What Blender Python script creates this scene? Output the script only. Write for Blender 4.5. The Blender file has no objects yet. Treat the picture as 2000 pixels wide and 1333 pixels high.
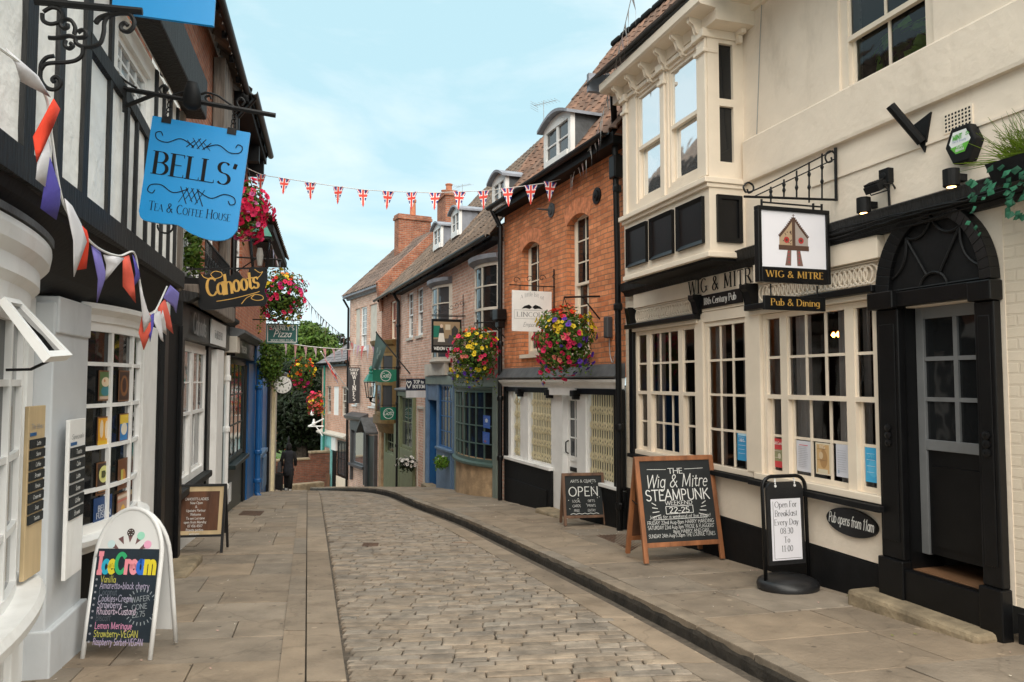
import bpy, bmesh, math, random
from mathutils import Vector, Matrix
scn = bpy.context.scene
COL = scn.collection
rad = math.radians
random.seed(7)
rnd = random.random
def ru(a, b): return a + (b - a) * random.random()
# ------------------------------------------------ camera
EYE = 1.55
FPX = 1444.4
PITCH = rad(3.09)
cd = bpy.data.cameras.new('camera')
cd.lens = 26.0; cd.sensor_width = 36.0; cd.sensor_fit = 'HORIZONTAL'
cd.clip_start = 0.05; cd.clip_end = 2000
cam = bpy.data.objects.new('camera', cd); COL.objects.link(cam)
cam.location = (0, 0, EYE); cam.rotation_euler = (math.pi / 2 + PITCH, 0, 0)
scn.camera = cam
# ------------------------------------------------ sky and sun (bright overcast)
SUN_EL, SUN_AZ = rad(52), rad(166)
w = bpy.data.worlds.new('World'); scn.world = w; w.use_nodes = True
nt = w.node_tree; nt.nodes.clear()
N = nt.nodes.new; LK = nt.links.new
o = N('ShaderNodeOutputWorld'); bg = N('ShaderNodeBackground'); sky = N('ShaderNodeTexSky')
sky.sky_type = 'NISHITA'; sky.sun_disc = False; sky.sun_elevation = SUN_EL; sky.sun_rotation = SUN_AZ
sky.air_density = 1.0; sky.dust_density = 1.5; sky.ozone_density = 1.2
tc = N('ShaderNodeTexCoord'); mp = N('ShaderNodeMapping'); mp.inputs['Scale'].default_value = (1.0, 1.0, 3.2)
nz = N('ShaderNodeTexNoise'); nz.inputs['Scale'].default_value = 2.6; nz.inputs['Detail'].default_value = 7; nz.inputs['Roughness'].default_value = .55
nz.inputs['Distortion'].default_value = .35
rp = N('ShaderNodeValToRGB'); rp.color_ramp.elements[0].position = .40; rp.color_ramp.elements[1].position = .60
rp.color_ramp.elements[0].color = (4.9, 7.3, 8.0, 1); rp.color_ramp.elements[1].color = (7.2, 8.6, 8.9, 1)
mx = N('ShaderNodeMix'); mx.data_type = 'RGBA'; mx.inputs[0].default_value = .86
LK(tc.outputs['Generated'], mp.inputs[0]); LK(mp.outputs[0], nz.inputs['Vector']); LK(nz.outputs[0], rp.inputs[0])
LK(sky.outputs[0], mx.inputs[6]); LK(rp.outputs[0], mx.inputs[7]); LK(mx.outputs[2], bg.inputs[0])
bg.inputs[1].default_value = .056; LK(bg.outputs[0], o.inputs[0])
sl = bpy.data.lights.new('sun', 'SUN'); sl.energy = 2.6; sl.angle = rad(90); sl.color = (1, .89, .77)
sun = bpy.data.objects.new('sun', sl); COL.objects.link(sun)
sd = Vector((math.sin(SUN_AZ) * math.cos(SUN_EL), math.cos(SUN_AZ) * math.cos(SUN_EL), math.sin(SUN_EL)))
sun.rotation_euler = sd.to_track_quat('Z', 'Y').to_euler(); sun.location = sd * 40
scn.view_settings.view_transform = 'Standard'; scn.view_settings.look = 'None'
scn.view_settings.gamma = 1; scn.view_settings.exposure = 1.22
try:
    scn.cycles.use_denoising = True
    scn.cycles.max_bounces = 7; scn.cycles.transparent_max_bounces = 12
    scn.cycles.sample_clamp_indirect = 6
except Exception: pass
# ------------------------------------------------ projection helpers
CAM = Vector((0, 0, EYE))
def ray(px, py):
    x = (px - 1000) / FPX; y = (666.5 - py) / FPX
    c, s = math.cos(PITCH), math.sin(PITCH)
    return Vector((x, c - y * s, s + y * c))
def at(px, py, Y):
    r = ray(px, py); return CAM + r * (Y / r.y)
def G(y):
    if y < 15.5: return -.066 * y
    z = -.066 * 15.5
    if y < 21.5:
        t = y - 15.5; return z - .066 * t - .5 * .0125 * t * t
    t = y - 21.5
    z -= .066 * 6 + .5 * .0125 * 36
    return z - .141 * min(t, 40) - .05 * max(0, min(t - 40, 100))
KERB = .12
def gp(px, py, dz=0):
    r = ray(px, py); a, b = .5, 60.
    for _ in range(60):
        m = (a + b) / 2; p = CAM + r * m
        if p.z > G(p.y) + dz: a = m
        else: b = m
    return CAM + r * a
class Fac:
    """vertical plane; X runs to the viewer's right, outward is +d"""
    def __init__(s, A, B):
        s.A = Vector((A[0], A[1], 0)); d = Vector((B[0], B[1], 0)) - s.A
        s.L = d.length; s.U = d.normalized(); s.N = s.U.cross(Vector((0, 0, 1)))
        s.rot = math.atan2(s.U.y, s.U.x)
    def uz(s, px, py, d=0):
        r = ray(px, py); A = s.A + s.N * d
        t = (A - CAM).dot(s.N) / r.dot(s.N); p = CAM + r * t
        return (p - A).dot(s.U), p.z
    def u(s, px, py=745, d=0): return s.uz(px, py, d)[0]
    def z(s, px, py, d=0): return s.uz(px, py, d)[1]
    def rect(s, px0, py0, px1, py1, d=0):
        u0, z1 = s.uz(px0, py0, d); u1, z0 = s.uz(px1, py1, d)
        return u0, u1, z0, z1
    def P(s, u, d, z): return s.A + s.U * u + s.N * d + Vector((0, 0, z))
# ------------------------------------------------ scene helpers
def thing(name, label, cat, loc=(0, 0, 0), rz=0, group=None, rot=None, kind=None):
    e = bpy.data.objects.new(name, None); COL.objects.link(e)
    e.empty_display_size = .2
    e.location = loc; e.rotation_euler = rot if rot else (0, 0, rz)
    e['label'] = label; e['category'] = cat
    if group: e['group'] = group
    if kind: e['kind'] = kind
    return e
def tag(o, label=None, cat=None, group=None, kind=None):
    if label: o['label'] = label
    if cat: o['category'] = cat
    if group: o['group'] = group
    if kind: o['kind'] = kind
    return o
def dup(root, loc=None, rz=None, label=None):
    r = root.copy(); COL.objects.link(r)
    if loc is not None: r.location = loc
    if rz is not None: r.rotation_euler = (0, 0, rz)
    if label: r['label'] = label
    for ch in list(root.children):
        c = ch.copy(); COL.objects.link(c); c.parent = r
        for g in ch.children:
            d = g.copy(); COL.objects.link(d); d.parent = c
    return r
class MB:
    def __init__(s, off=(0, 0, 0), M=None):
        s.v = []; s.f = []; s.c = []; s.off = Vector(off); s.M = M; s.col = None; s.usecol = False
    def add(s, p):
        p = Vector(p)
        if s.M is not None: p = s.M @ p
        s.v.append(p + s.off); return len(s.v) - 1
    def face(s, idx):
        s.f.append(tuple(idx)); s.c.append(s.col)
        if s.col is not None: s.usecol = True
    def poly(s, pts): s.face([s.add(p) for p in pts])
    def box(s, x0, x1, y0, y1, z0, z1):
        if x1 < x0: x0, x1 = x1, x0
        if y1 < y0: y0, y1 = y1, y0
        if z1 < z0: z0, z1 = z1, z0
        i = [s.add(p) for p in ((x0,y0,z0),(x1,y0,z0),(x1,y1,z0),(x0,y1,z0),(x0,y0,z1),(x1,y0,z1),(x1,y1,z1),(x0,y1,z1))]
        for q in ((0,3,2,1),(4,5,6,7),(0,1,5,4),(1,2,6,5),(2,3,7,6),(3,0,4,7)): s.face([i[k] for k in q])
    def fb(s, u0, u1, d0, d1, z0, z1): s.box(u0, u1, -d1, -d0, z0, z1)
    def hexa(s, p):
        i = [s.add(q) for q in p]
        for q in ((0,3,2,1),(4,5,6,7),(0,1,5,4),(1,2,6,5),(2,3,7,6),(3,0,4,7)): s.face([i[k] for k in q])
    def bar(s, a, b, wd, dp, up=(0, 0, 1)):
        a = Vector(a); b = Vector(b); t = (b - a).normalized(); up = Vector(up)
        x = t.cross(up)
        if x.length < 1e-4: x = t.cross(Vector((0, 1, 0)))
        x.normalize(); y = x.cross(t)
        x = x * wd / 2; y = y * dp / 2
        s.hexa([a-x-y, a+x-y, a+x+y, a-x+y, b-x-y, b+x-y, b+x+y, b-x+y])
    def tube(s, pts, r, n=8, cap=True):
        pts = [Vector(p) for p in pts]; rings = []
        m = len(pts); px = None
        for i, p in enumerate(pts):
            t = (pts[min(i+1, m-1)] - pts[max(i-1, 0)])
            if t.length < 1e-9: t = Vector((0, 0, 1))
            t.normalize()
            if px is None:
                px = t.cross(Vector((0, 0, 1)))
                if px.length < .05: px = t.cross(Vector((0, 1, 0)))
            px = (px - t * px.dot(t)).normalized(); py = t.cross(px)
            rr = r[i] if isinstance(r, (list, tuple)) else r
            rings.append([s.add(p + px * rr * math.cos(2*math.pi*k/n) + py * rr * math.sin(2*math.pi*k/n)) for k in range(n)])
        for i in range(m - 1):
            for k in range(n):
                s.face((rings[i][k], rings[i][(k+1) % n], rings[i+1][(k+1) % n], rings[i+1][k]))
        if cap: s.face(rings[0][::-1]); s.face(rings[-1])
    def prism(s, poly, y0, y1):
        """poly: (x,z) outline, extruded from y0 to y1"""
        a = [s.add((p[0], y0, p[1])) for p in poly]; b = [s.add((p[0], y1, p[1])) for p in poly]
        s.face(a); s.face(b[::-1]); n = len(poly)
        for i in range(n): s.face((a[i], b[i], b[(i+1) % n], a[(i+1) % n]))
    def ring(s, outer, inner, y0, y1):
        n = len(outer)
        q = [[s.add((p[0], y, p[1])) for p in L] for L in (outer, inner) for y in (y0, y1)]
        o0, o1, i0, i1 = q
        for k in range(n):
            j = (k + 1) % n
            s.face((o0[k], o0[j], i0[j], i0[k])); s.face((o1[k], i1[k], i1[j], o1[j]))
            s.face((o0[k], o1[k], o1[j], o0[j])); s.face((i0[k], i0[j], i1[j], i1[k]))
    def prism_z(s, poly, z0, z1):
        a = [s.add((p[0], p[1], z0)) for p in poly]; b = [s.add((p[0], p[1], z1)) for p in poly]
        s.face(a[::-1]); s.face(b); n = len(poly)
        for i in range(n): s.face((a[i], a[(i+1) % n], b[(i+1) % n], b[i]))
    def lathe(s, prof, c=(0, 0, 0), n=16, axis='Z'):
        rings = []
        for r, h in prof:
            R_ = []
            for k in range(n):
                a = 2*math.pi*k/n; x, y = r*math.cos(a), r*math.sin(a)
                p = (c[0]+x, c[1]+y, c[2]+h) if axis == 'Z' else (c[0]+x, c[1]-h, c[2]+y)
                R_.append(s.add(p))
            rings.append(R_)
        for i in range(len(rings)-1):
            for k in range(n): s.face((rings[i][k], rings[i][(k+1) % n], rings[i+1][(k+1) % n], rings[i+1][k]))
        s.face(rings[0][::-1]); s.face(rings[-1])
    def build(s, name, m, parent=None, smooth=False, bevel=0):
        me = bpy.data.meshes.new(name); me.from_pydata([tuple(v) for v in s.v], [], s.f); me.validate()
        me.materials.append(m if not isinstance(m, str) else MAT[m])
        if s.usecol and len(me.polygons) == len(s.f):
            at_ = me.attributes.new('Col', 'FLOAT_COLOR', 'FACE')
            buf = []
            for c in s.c: buf += list(c or (1, 1, 1)) + [1]
            at_.data.foreach_set('color', buf)
        if smooth: me.polygons.foreach_set('use_smooth', [True] * len(me.polygons))
        o = bpy.data.objects.new(name, me); COL.objects.link(o)
        if parent is not None: o.parent = parent
        if bevel:
            b = o.modifiers.new('bevel', 'BEVEL'); b.width = bevel; b.segments = 2; b.limit_method = 'ANGLE'
        return o
def arc(cx, cy, rx, ry, a0, a1, n=10):
    return [(cx + rx*math.cos(rad(a0+(a1-a0)*i/n)), cy + ry*math.sin(rad(a0+(a1-a0)*i/n))) for i in range(n+1)]
# ------------------------------------------------ skeleton letterforms (strokes of a pen)
def _glyphs():
    g = {}
    S = lambda x, a=0, b=1: [(x, b), (x, a)]
    g['A']=(.76,[[(0.02,0),(.37,1)],[(.37,1),(.72,0)],[(.14,.34),(.6,.34)]])
    g['B']=(.66,[S(.1),[(.1,1)]+arc(.3,.76,.22,.24,90,-90)+[(.1,.52)],[(.1,.52)]+arc(.32,.26,.26,.26,90,-90)+[(.1,0)]])
    g['C']=(.74,[arc(.42,.5,.36,.5,48,312,16)])
    g['D']=(.78,[S(.1),[(.1,1)]+arc(.3,.5,.4,.5,90,-90,14)+[(.1,0)]])
    g['E']=(.6,[S(.1),[(.1,1),(.52,1)],[(.1,.52),(.45,.52)],[(.1,0),(.55,0)]])
    g['F']=(.56,[S(.1),[(.1,1),(.52,1)],[(.1,.52),(.43,.52)]])
    g['G']=(.8,[arc(.42,.5,.36,.5,48,335,16),[(.72,.42),(.72,.12)],[(.5,.42),(.78,.42)]])
    g['H']=(.8,[S(.1),S(.68),[(.1,.52),(.68,.52)]])
    g['I']=(.34,[S(.17)])
    g['J']=(.42,[[(.28,1),(.28,.1)],[(.28,.1),(.2,-.12),(.04,-.15)]])
    g['K']=(.72,[S(.1),[(.62,1),(.1,.45)],[(.26,.6),(.68,0)]])
    g['L']=(.58,[S(.1),[(.1,0),(.54,0)]])
    g['M']=(.94,[[(.1,0),(.14,1)],[(.14,1),(.47,.08)],[(.47,.08),(.8,1)],[(.8,1),(.84,0)]])
    g['N']=(.82,[S(.1),[(.1,1),(.7,0)],[(.7,1),(.7,0)]])
    g['O']=(.86,[arc(.43,.5,.37,.5,90,450,22)])
    g['P']=(.62,[S(.1),[(.1,1)]+arc(.3,.74,.24,.26,90,-90)+[(.1,.48)]])
    g['Q']=(.86,[arc(.43,.5,.37,.5,90,450,22),[(.48,.2),(.84,-.14)]])
    g['R']=(.7,[S(.1),[(.1,1)]+arc(.3,.75,.24,.25,90,-90)+[(.1,.5)],[(.3,.5),(.68,0)]])
    g['S']=(.6,[arc(.3,.75,.22,.25,35,270,10)+arc(.3,.25,.25,.25,90,-145,10)])
    g['T']=(.68,[[(0.02,1),(.66,1)],[(.34,1),(.34,0)]])
    g['U']=(.76,[[(.1,1),(.1,.3)]+arc(.38,.3,.28,.3,180,360)+[(.66,1)]])
    g['V']=(.72,[[(.02,1),(.36,0)],[(.36,0),(.7,1)]])
    g['W']=(1.04,[[(.02,1),(.28,0)],[(.28,0),(.53,1)],[(.53,1),(.78,0)],[(.78,0),(1.02,1)]])
    g['X']=(.7,[[(.05,1),(.65,0)],[(.65,1),(.05,0)]])
    g['Y']=(.68,[[(.02,1),(.34,.48)],[(.66,1),(.34,.48)],[(.34,.48),(.34,0)]])
    g['Z']=(.64,[[(.06,1),(.58,1)],[(.58,1),(.06,0)],[(.06,0),(.6,0)]])
    X=.62
    bowl=lambda cx: arc(cx,.31,.21,.31,90,450,16)
    g['a']=(.56,[bowl(.27),[(.48,X),(.48,0)]])
    g['b']=(.58,[S(.1),bowl(.31)])
    g['c']=(.48,[arc(.28,.31,.21,.31,48,312,12)])
    g['d']=(.58,[bowl(.27),S(.48)])
    g['e']=(.52,[[(.07,.34),(.47,.34)]+arc(.27,.31,.2,.31,8,305,12)])
    g['f']=(.36,[arc(.3,.82,.14,.18,60,180,6)+[(.16,0)],[(.02,X),(.32,X)]])
    g['g']=(.56,[bowl(.27),[(.48,X),(.48,-.1)]+arc(.28,-.1,.2,.2,0,-140,7)])
    g['h']=(.58,[S(.1),arc(.3,.36,.2,.26,180,0,8)+[(.5,0)]])
    g['i']=(.26,[[(.13,X),(.13,0)],[(.12,.84),(.15,.8)]])
    g['j']=(.28,[[(.15,X),(.15,-.12),(.05,-.26)],[(.14,.84),(.17,.8)]])
    g['k']=(.54,[S(.1),[(.46,X),(.1,.24)],[(.22,.34),(.5,0)]])
    g['l']=(.26,[S(.13)])
    g['m']=(.86,[[(.1,X),(.1,0)],arc(.27,.4,.17,.22,180,0,8)+[(.44,0)],arc(.61,.4,.17,.22,180,0,8)+[(.78,0)]])
    g['n']=(.58,[[(.1,X),(.1,0)],arc(.3,.36,.2,.26,180,0,8)+[(.5,0)]])
    g['o']=(.56,[bowl(.28)])
    g['p']=(.58,[[(.1,X),(.1,-.3)],bowl(.31)])
    g['q']=(.58,[bowl(.27),[(.48,X),(.48,-.3)]])
    g['r']=(.42,[[(.1,X),(.1,0)],arc(.28,.4,.18,.22,180,50,6)])
    g['s']=(.44,[arc(.22,.465,.15,.155,35,270,8)+arc(.22,.155,.17,.155,90,-145,8)])
    g['t']=(.36,[[(.16,.86),(.16,.12),(.24,.01),(.34,.05)],[(.02,X),(.32,X)]])
    g['u']=(.58,[[(.1,X),(.1,.22)]+arc(.29,.22,.19,.22,180,360,8)+[(.48,X)],[(.48,X),(.48,0)]])
    g['v']=(.5,[[(.04,X),(.25,0)],[(.25,0),(.46,X)]])
    g['w']=(.74,[[(.04,X),(.2,0)],[(.2,0),(.37,X)],[(.37,X),(.54,0)],[(.54,0),(.7,X)]])
    g['x']=(.5,[[(.05,X),(.45,0)],[(.45,X),(.05,0)]])
    g['y']=(.5,[[(.04,X),(.25,0)],[(.46,X),(.16,-.28),(.04,-.28)]])
    g['z']=(.48,[[(.06,X),(.42,X)],[(.42,X),(.06,0)],[(.06,0),(.44,0)]])
    g['0']=(.6,[arc(.3,.5,.22,.5,90,450,18)])
    g['1']=(.44,[[(.08,.8),(.24,1)],[(.24,1),(.24,0)]])
    g['2']=(.58,[arc(.28,.74,.21,.26,160,-20,8)+[(.06,0)],[(.06,0),(.52,0)]])
    g['3']=(.56,[arc(.26,.76,.2,.24,150,-90,8)+arc(.26,.26,.23,.26,90,-150,8)])
    g['4']=(.6,[[(.42,1),(.04,.3)],[(.04,.3),(.56,.3)],[(.42,1),(.42,0)]])
    g['5']=(.56,[[(.48,1),(.14,1)],[(.14,1),(.1,.56)]+arc(.27,.3,.22,.3,110,-150,10)])
    g['6']=(.58,[[(.44,.97),(.2,.75),(.09,.4)]+arc(.3,.29,.21,.29,180,-180,14)])
    g['7']=(.54,[[(.05,1),(.5,1)],[(.5,1),(.2,0)]])
    g['8']=(.58,[arc(.29,.76,.19,.24,90,450,14),arc(.29,.26,.22,.26,90,450,14)])
    g['9']=(.58,[arc(.28,.71,.21,.29,0,360,14)+[(.45,.4),(.3,.1),(.14,.02)]])
    g['&']=(.84,[[(.78,0),(.22,.72)]+arc(.36,.82,.15,.17,200,-40,8)+[(.12,.36)]+arc(.3,.22,.22,.22,150,300,8)+[(.7,.46)]])
    g["'"]=(.2,[[(.12,1),(.07,.76)]]); g['"']=(.3,[[(.1,1),(.08,.8)],[(.22,1),(.2,.8)]])
    g['-']=(.42,[[(.06,.36),(.36,.36)]]); g['+']=(.5,[[(.08,.34),(.42,.34)],[(.25,.52),(.25,.16)]])
    g['.']=(.2,[[(.08,.05),(.12,0)]]); g[',']=(.2,[[(.12,.06),(.06,-.12)]]); g[':']=(.24,[[(.1,.5),(.13,.46)],[(.1,.08),(.13,.04)]])
    g['£']=(.6,[arc(.36,.76,.16,.22,30,180,6)+[(.22,.3),(.08,0)],[(.08,0),(.54,0)],[(.08,.45),(.42,.45)]])
    g['!']=(.24,[[(.12,1),(.12,.3)],[(.11,.06),(.13,.02)]])
    g['/']=(.4,[[(.06,0),(.36,1)]])
    g[' ']=(.34,[])
    return g
GL = _glyphs()
def twidth(s, h, sp=0, sx=1): return sum((GL.get(c, GL[' '])[0] + sp) for c in s) * h * sx
def ribbon(mb, P, pts, ws, lift):
    n = len(pts); Lp = []; Rp = []
    for i in range(n):
        a = pts[max(i-1, 0)]; b = pts[min(i+1, n-1)]
        dx, dy = b[0]-a[0], b[1]-a[1]; l = math.hypot(dx, dy) or 1
        nx, ny = -dy/l*ws[i]/2, dx/l*ws[i]/2
        Lp.append(mb.add(P(pts[i][0]+nx, pts[i][1]+ny, lift))); Rp.append(mb.add(P(pts[i][0]-nx, pts[i][1]-ny, lift)))
    for i in range(n-1): mb.face((Lp[i], Rp[i], Rp[i+1], Lp[i+1]))
def text(mb, s, x, z, h, y=-.004, thick=.15, thin=None, serif=0, slant=0, sp=.02, align='c', sx=1, jit=0, rot=0, curve=0, small=None):
    """letters on the plane y=const, reading along +x; thick/thin are shares of the height"""
    if thin is None: thin = thick
    W = twidth(s, h, sp, sx)
    x0 = x - (W/2 if align == 'c' else W if align == 'r' else 0); cx = 0; k = 0
    cr, sr = math.cos(rot), math.sin(rot)
    for ch in s:
        sc = h
        if small and ch.islower(): ch = ch.upper(); sc = h*small
        adv, st = GL.get(ch, GL[' '])
        jr = ru(-jit, jit); jy = ru(-jit, jit)*h*.5
        ends = {}
        for q in st:
            if len(q) == 2:
                for e in q: ends[e] = ends.get(e, 0) + 1
        def P(a, b, lift):
            X = x0 + cx + (a + slant*b + jr*b) * sc * sx - x; Z = b*sc + jy
            if curve: Z += curve * (1 - (2*(X)/max(W, 1e-6))**2)
            return (x + X*cr - Z*sr, y - lift, z + X*sr + Z*cr)
        for q in st:
            ws = []
            n = len(q)
            for i in range(n):
                a = q[max(i-1, 0)]; b = q[min(i+1, n-1)]; dx, dy = b[0]-a[0], b[1]-a[1]; l = math.hypot(dx, dy) or 1
                f = abs(dy)/l
                if n == 2 and dx*dy > 0 and abs(dx) > .12: f = .12
                elif n == 2 and abs(dy) > .2 and dx*dy < 0: f = 1
                ws.append(thin + (thick-thin) * f**1.3)
            k += 1
            qq = list(q)
            if not serif and thick > .05:      # round the pen ends a little
                (ax, ay), (bx, by) = qq[0], qq[1]; l = math.hypot(bx-ax, by-ay) or 1; e = thick*.4
                qq[0] = (ax-(bx-ax)/l*e, ay-(by-ay)/l*e)
                (ax, ay), (bx, by) = qq[-1], qq[-2]; l = math.hypot(bx-ax, by-ay) or 1
                qq[-1] = (ax-(bx-ax)/l*e, ay-(by-ay)/l*e)
            ribbon(mb, P, qq, ws, .0003*(k % 12))
            if serif and n == 2 and abs(q[0][1]-q[1][1]) > .28:
                dg = abs(q[0][0]-q[1][0]) > .12
                for e in q:
                    if dg and ends.get(e, 0) > 1: continue
                    k += 1
                    wq = ws[0]/2 + serif
                    ribbon(mb, P, [(e[0]-wq, e[1]), (e[0]+wq, e[1])], [thin*1.15]*2, .0003*(k % 12))
            elif serif and ch in 'EFTLZCSG' and n == 2 and abs(q[0][1]-q[1][1]) < .02 and abs(q[0][0]-q[1][0]) > .3:
                for e in ((q[0], q[1]) if ch == 'T' else (q[1],)):
                    k += 1; dz = -.14 if e[1] > .6 else .14
                    if .3 < e[1] < .7: continue
                    ribbon(mb, P, [e, (e[0], e[1]+dz)], [thin*1.6, thin*.6], .0003*(k % 12))
        cx += (adv + sp) * h * sx * (sc/h if small else 1)
    return W
def stroke(mb, pts, wd, y=-.004, lift=0): ribbon(mb, lambda a, b, l: (a, y-l, b), pts, [wd]*len(pts), lift)
def disc(mb, cx, cz, rx, rz, y, n=18):
    mb.poly([(cx+rx*math.cos(2*math.pi*k/n), y, cz+rz*math.sin(2*math.pi*k/n)) for k in range(n)])
# ------------------------------------------------ materials (all procedural)
MAT = {}
def _base(name):
    m = bpy.data.materials.new(name); m.use_nodes = True; t = m.node_tree
    b = t.nodes['Principled BSDF']; MAT[name] = m
    return m, t, b
def mat(name, c, rough=.6, var=.12, scale=5, bump=.08, bscale=40, metal=0, spec=.5, vcol=False, c2=None, dist=.004, stain=0, streak=False, spots=0):
    m, t, b = _base(name); nd = t.nodes.new; lk = t.links.new
    tc = nd('ShaderNodeTexCoord')
    n1 = nd('ShaderNodeTexNoise'); n1.inputs['Scale'].default_value = scale; n1.inputs['Detail'].default_value = 6
    if streak:
        mp = nd('ShaderNodeMapping'); mp.inputs['Scale'].default_value = (1, 1, .12); lk(tc.outputs['Object'], mp.inputs[0]); lk(mp.outputs[0], n1.inputs['Vector'])
    else: lk(tc.outputs['Object'], n1.inputs['Vector'])
    r = nd('ShaderNodeValToRGB'); r.color_ramp.elements[0].position = .32; r.color_ramp.elements[1].position = .68
    lo = c2 if c2 else tuple(x*(1-var) for x in c); hi = c if c2 else tuple(min(1, x*(1+var)) for x in c)
    r.color_ramp.elements[0].color = (*lo, 1); r.color_ramp.elements[1].color = (*hi, 1)
    lk(n1.outputs[0], r.inputs[0]); out = r.outputs[0]
    if stain:
        n3 = nd('ShaderNodeTexNoise'); n3.inputs['Scale'].default_value = 1.7; n3.inputs['Detail'].default_value = 9; n3.inputs['Roughness'].default_value = .7
        mp3 = nd('ShaderNodeMapping'); mp3.inputs['Scale'].default_value = (1, 1, .4); lk(tc.outputs['Object'], mp3.inputs[0]); lk(mp3.outputs[0], n3.inputs['Vector'])
        r3 = nd('ShaderNodeValToRGB'); r3.color_ramp.elements[0].position = .55; r3.color_ramp.elements[1].position = .78
        r3.color_ramp.elements[0].color = (1, 1, 1, 1); r3.color_ramp.elements[1].color = (1-stain, 1-stain*1.08, 1-stain*1.2, 1)
        lk(n3.outputs[0], r3.inputs[0])
        mm = nd('ShaderNodeMix'); mm.data_type = 'RGBA'; mm.blend_type = 'MULTIPLY'; mm.inputs[0].default_value = 1
        lk(out, mm.inputs[6]); lk(r3.outputs[0], mm.inputs[7]); out = mm.outputs[2]
    if spots:
        ve = nd('ShaderNodeTexVoronoi'); ve.feature = 'DISTANCE_TO_EDGE'; ve.inputs['Scale'].default_value = .75; nj = nd('ShaderNodeTexNoise'); nj.inputs['Scale'].default_value = 4; nj.inputs['Detail'].default_value = 5
        lk(tc.outputs['Object'], nj.inputs['Vector']); vw = nd('ShaderNodeMix'); vw.data_type = 'RGBA'; vw.blend_type = 'ADD'; vw.inputs[0].default_value = .22; lk(tc.outputs['Object'], vw.inputs[6]); lk(nj.outputs['Color'], vw.inputs[7]); lk(vw.outputs[2], ve.inputs['Vector'])
        re = nd('ShaderNodeValToRGB'); re.color_ramp.elements[0].position = .003; re.color_ramp.elements[1].position = .009; re.color_ramp.elements[0].color = (.45, .43, .40, 1); re.color_ramp.elements[1].color = (1, 1, 1, 1); lk(ve.outputs['Distance'], re.inputs[0])
        mm = nd('ShaderNodeMix'); mm.data_type = 'RGBA'; mm.blend_type = 'MULTIPLY'; mm.inputs[0].default_value = .28
        lk(out, mm.inputs[6]); lk(re.outputs[0], mm.inputs[7]); out = mm.outputs[2]
        v = nd('ShaderNodeTexVoronoi'); v.inputs['Scale'].default_value = 3.1; lk(tc.outputs['Object'], v.inputs['Vector'])
        v2 = nd('ShaderNodeTexVoronoi'); v2.inputs['Scale'].default_value = 5.3; lk(tc.outputs['Object'], v2.inputs['Vector'])
        for vv, c0, c1 in ((v, (1+spots*3, 1+spots*3, 1+spots*3, 1), .055), (v2, (1-spots*3, 1-spots*3, 1-spots*3, 1), .075)):
            rr = nd('ShaderNodeValToRGB'); rr.color_ramp.elements[0].position = c1; rr.color_ramp.elements[1].position = c1+.03
            rr.color_ramp.elements[0].color = c0; rr.color_ramp.elements[1].color = (1, 1, 1, 1); lk(vv.outputs['Distance'], rr.inputs[0])
            mm = nd('ShaderNodeMix'); mm.data_type = 'RGBA'; mm.blend_type = 'MULTIPLY'; mm.inputs[0].default_value = 1
            lk(out, mm.inputs[6]); lk(rr.outputs[0], mm.inputs[7]); out = mm.outputs[2]
    if vcol:
        a = nd('ShaderNodeAttribute'); a.attribute_name = 'Col'
        mm = nd('ShaderNodeMix'); mm.data_type = 'RGBA'; mm.blend_type = 'MULTIPLY'; mm.inputs[0].default_value = 1
        lk(out, mm.inputs[6]); lk(a.outputs['Color'], mm.inputs[7]); out = mm.outputs[2]
    lk(out, b.inputs['Base Color'])
    b.inputs['Roughness'].default_value = rough; b.inputs['Metallic'].default_value = metal; b.inputs['Specular IOR Level'].default_value = spec
    if bump:
        n2 = nd('ShaderNodeTexNoise'); n2.inputs['Scale'].default_value = bscale; n2.inputs['Detail'].default_value = 5
        if streak: lk(mp.outputs[0], n2.inputs['Vector'])
        else: lk(tc.outputs['Object'], n2.inputs['Vector'])
        bp = nd('ShaderNodeBump'); bp.inputs['Strength'].default_value = min(1, bump*4); bp.inputs['Distance'].default_value = dist
        lk(n2.outputs[0], bp.inputs['Height']); lk(bp.outputs[0], b.inputs['Normal'])
    return m
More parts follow.
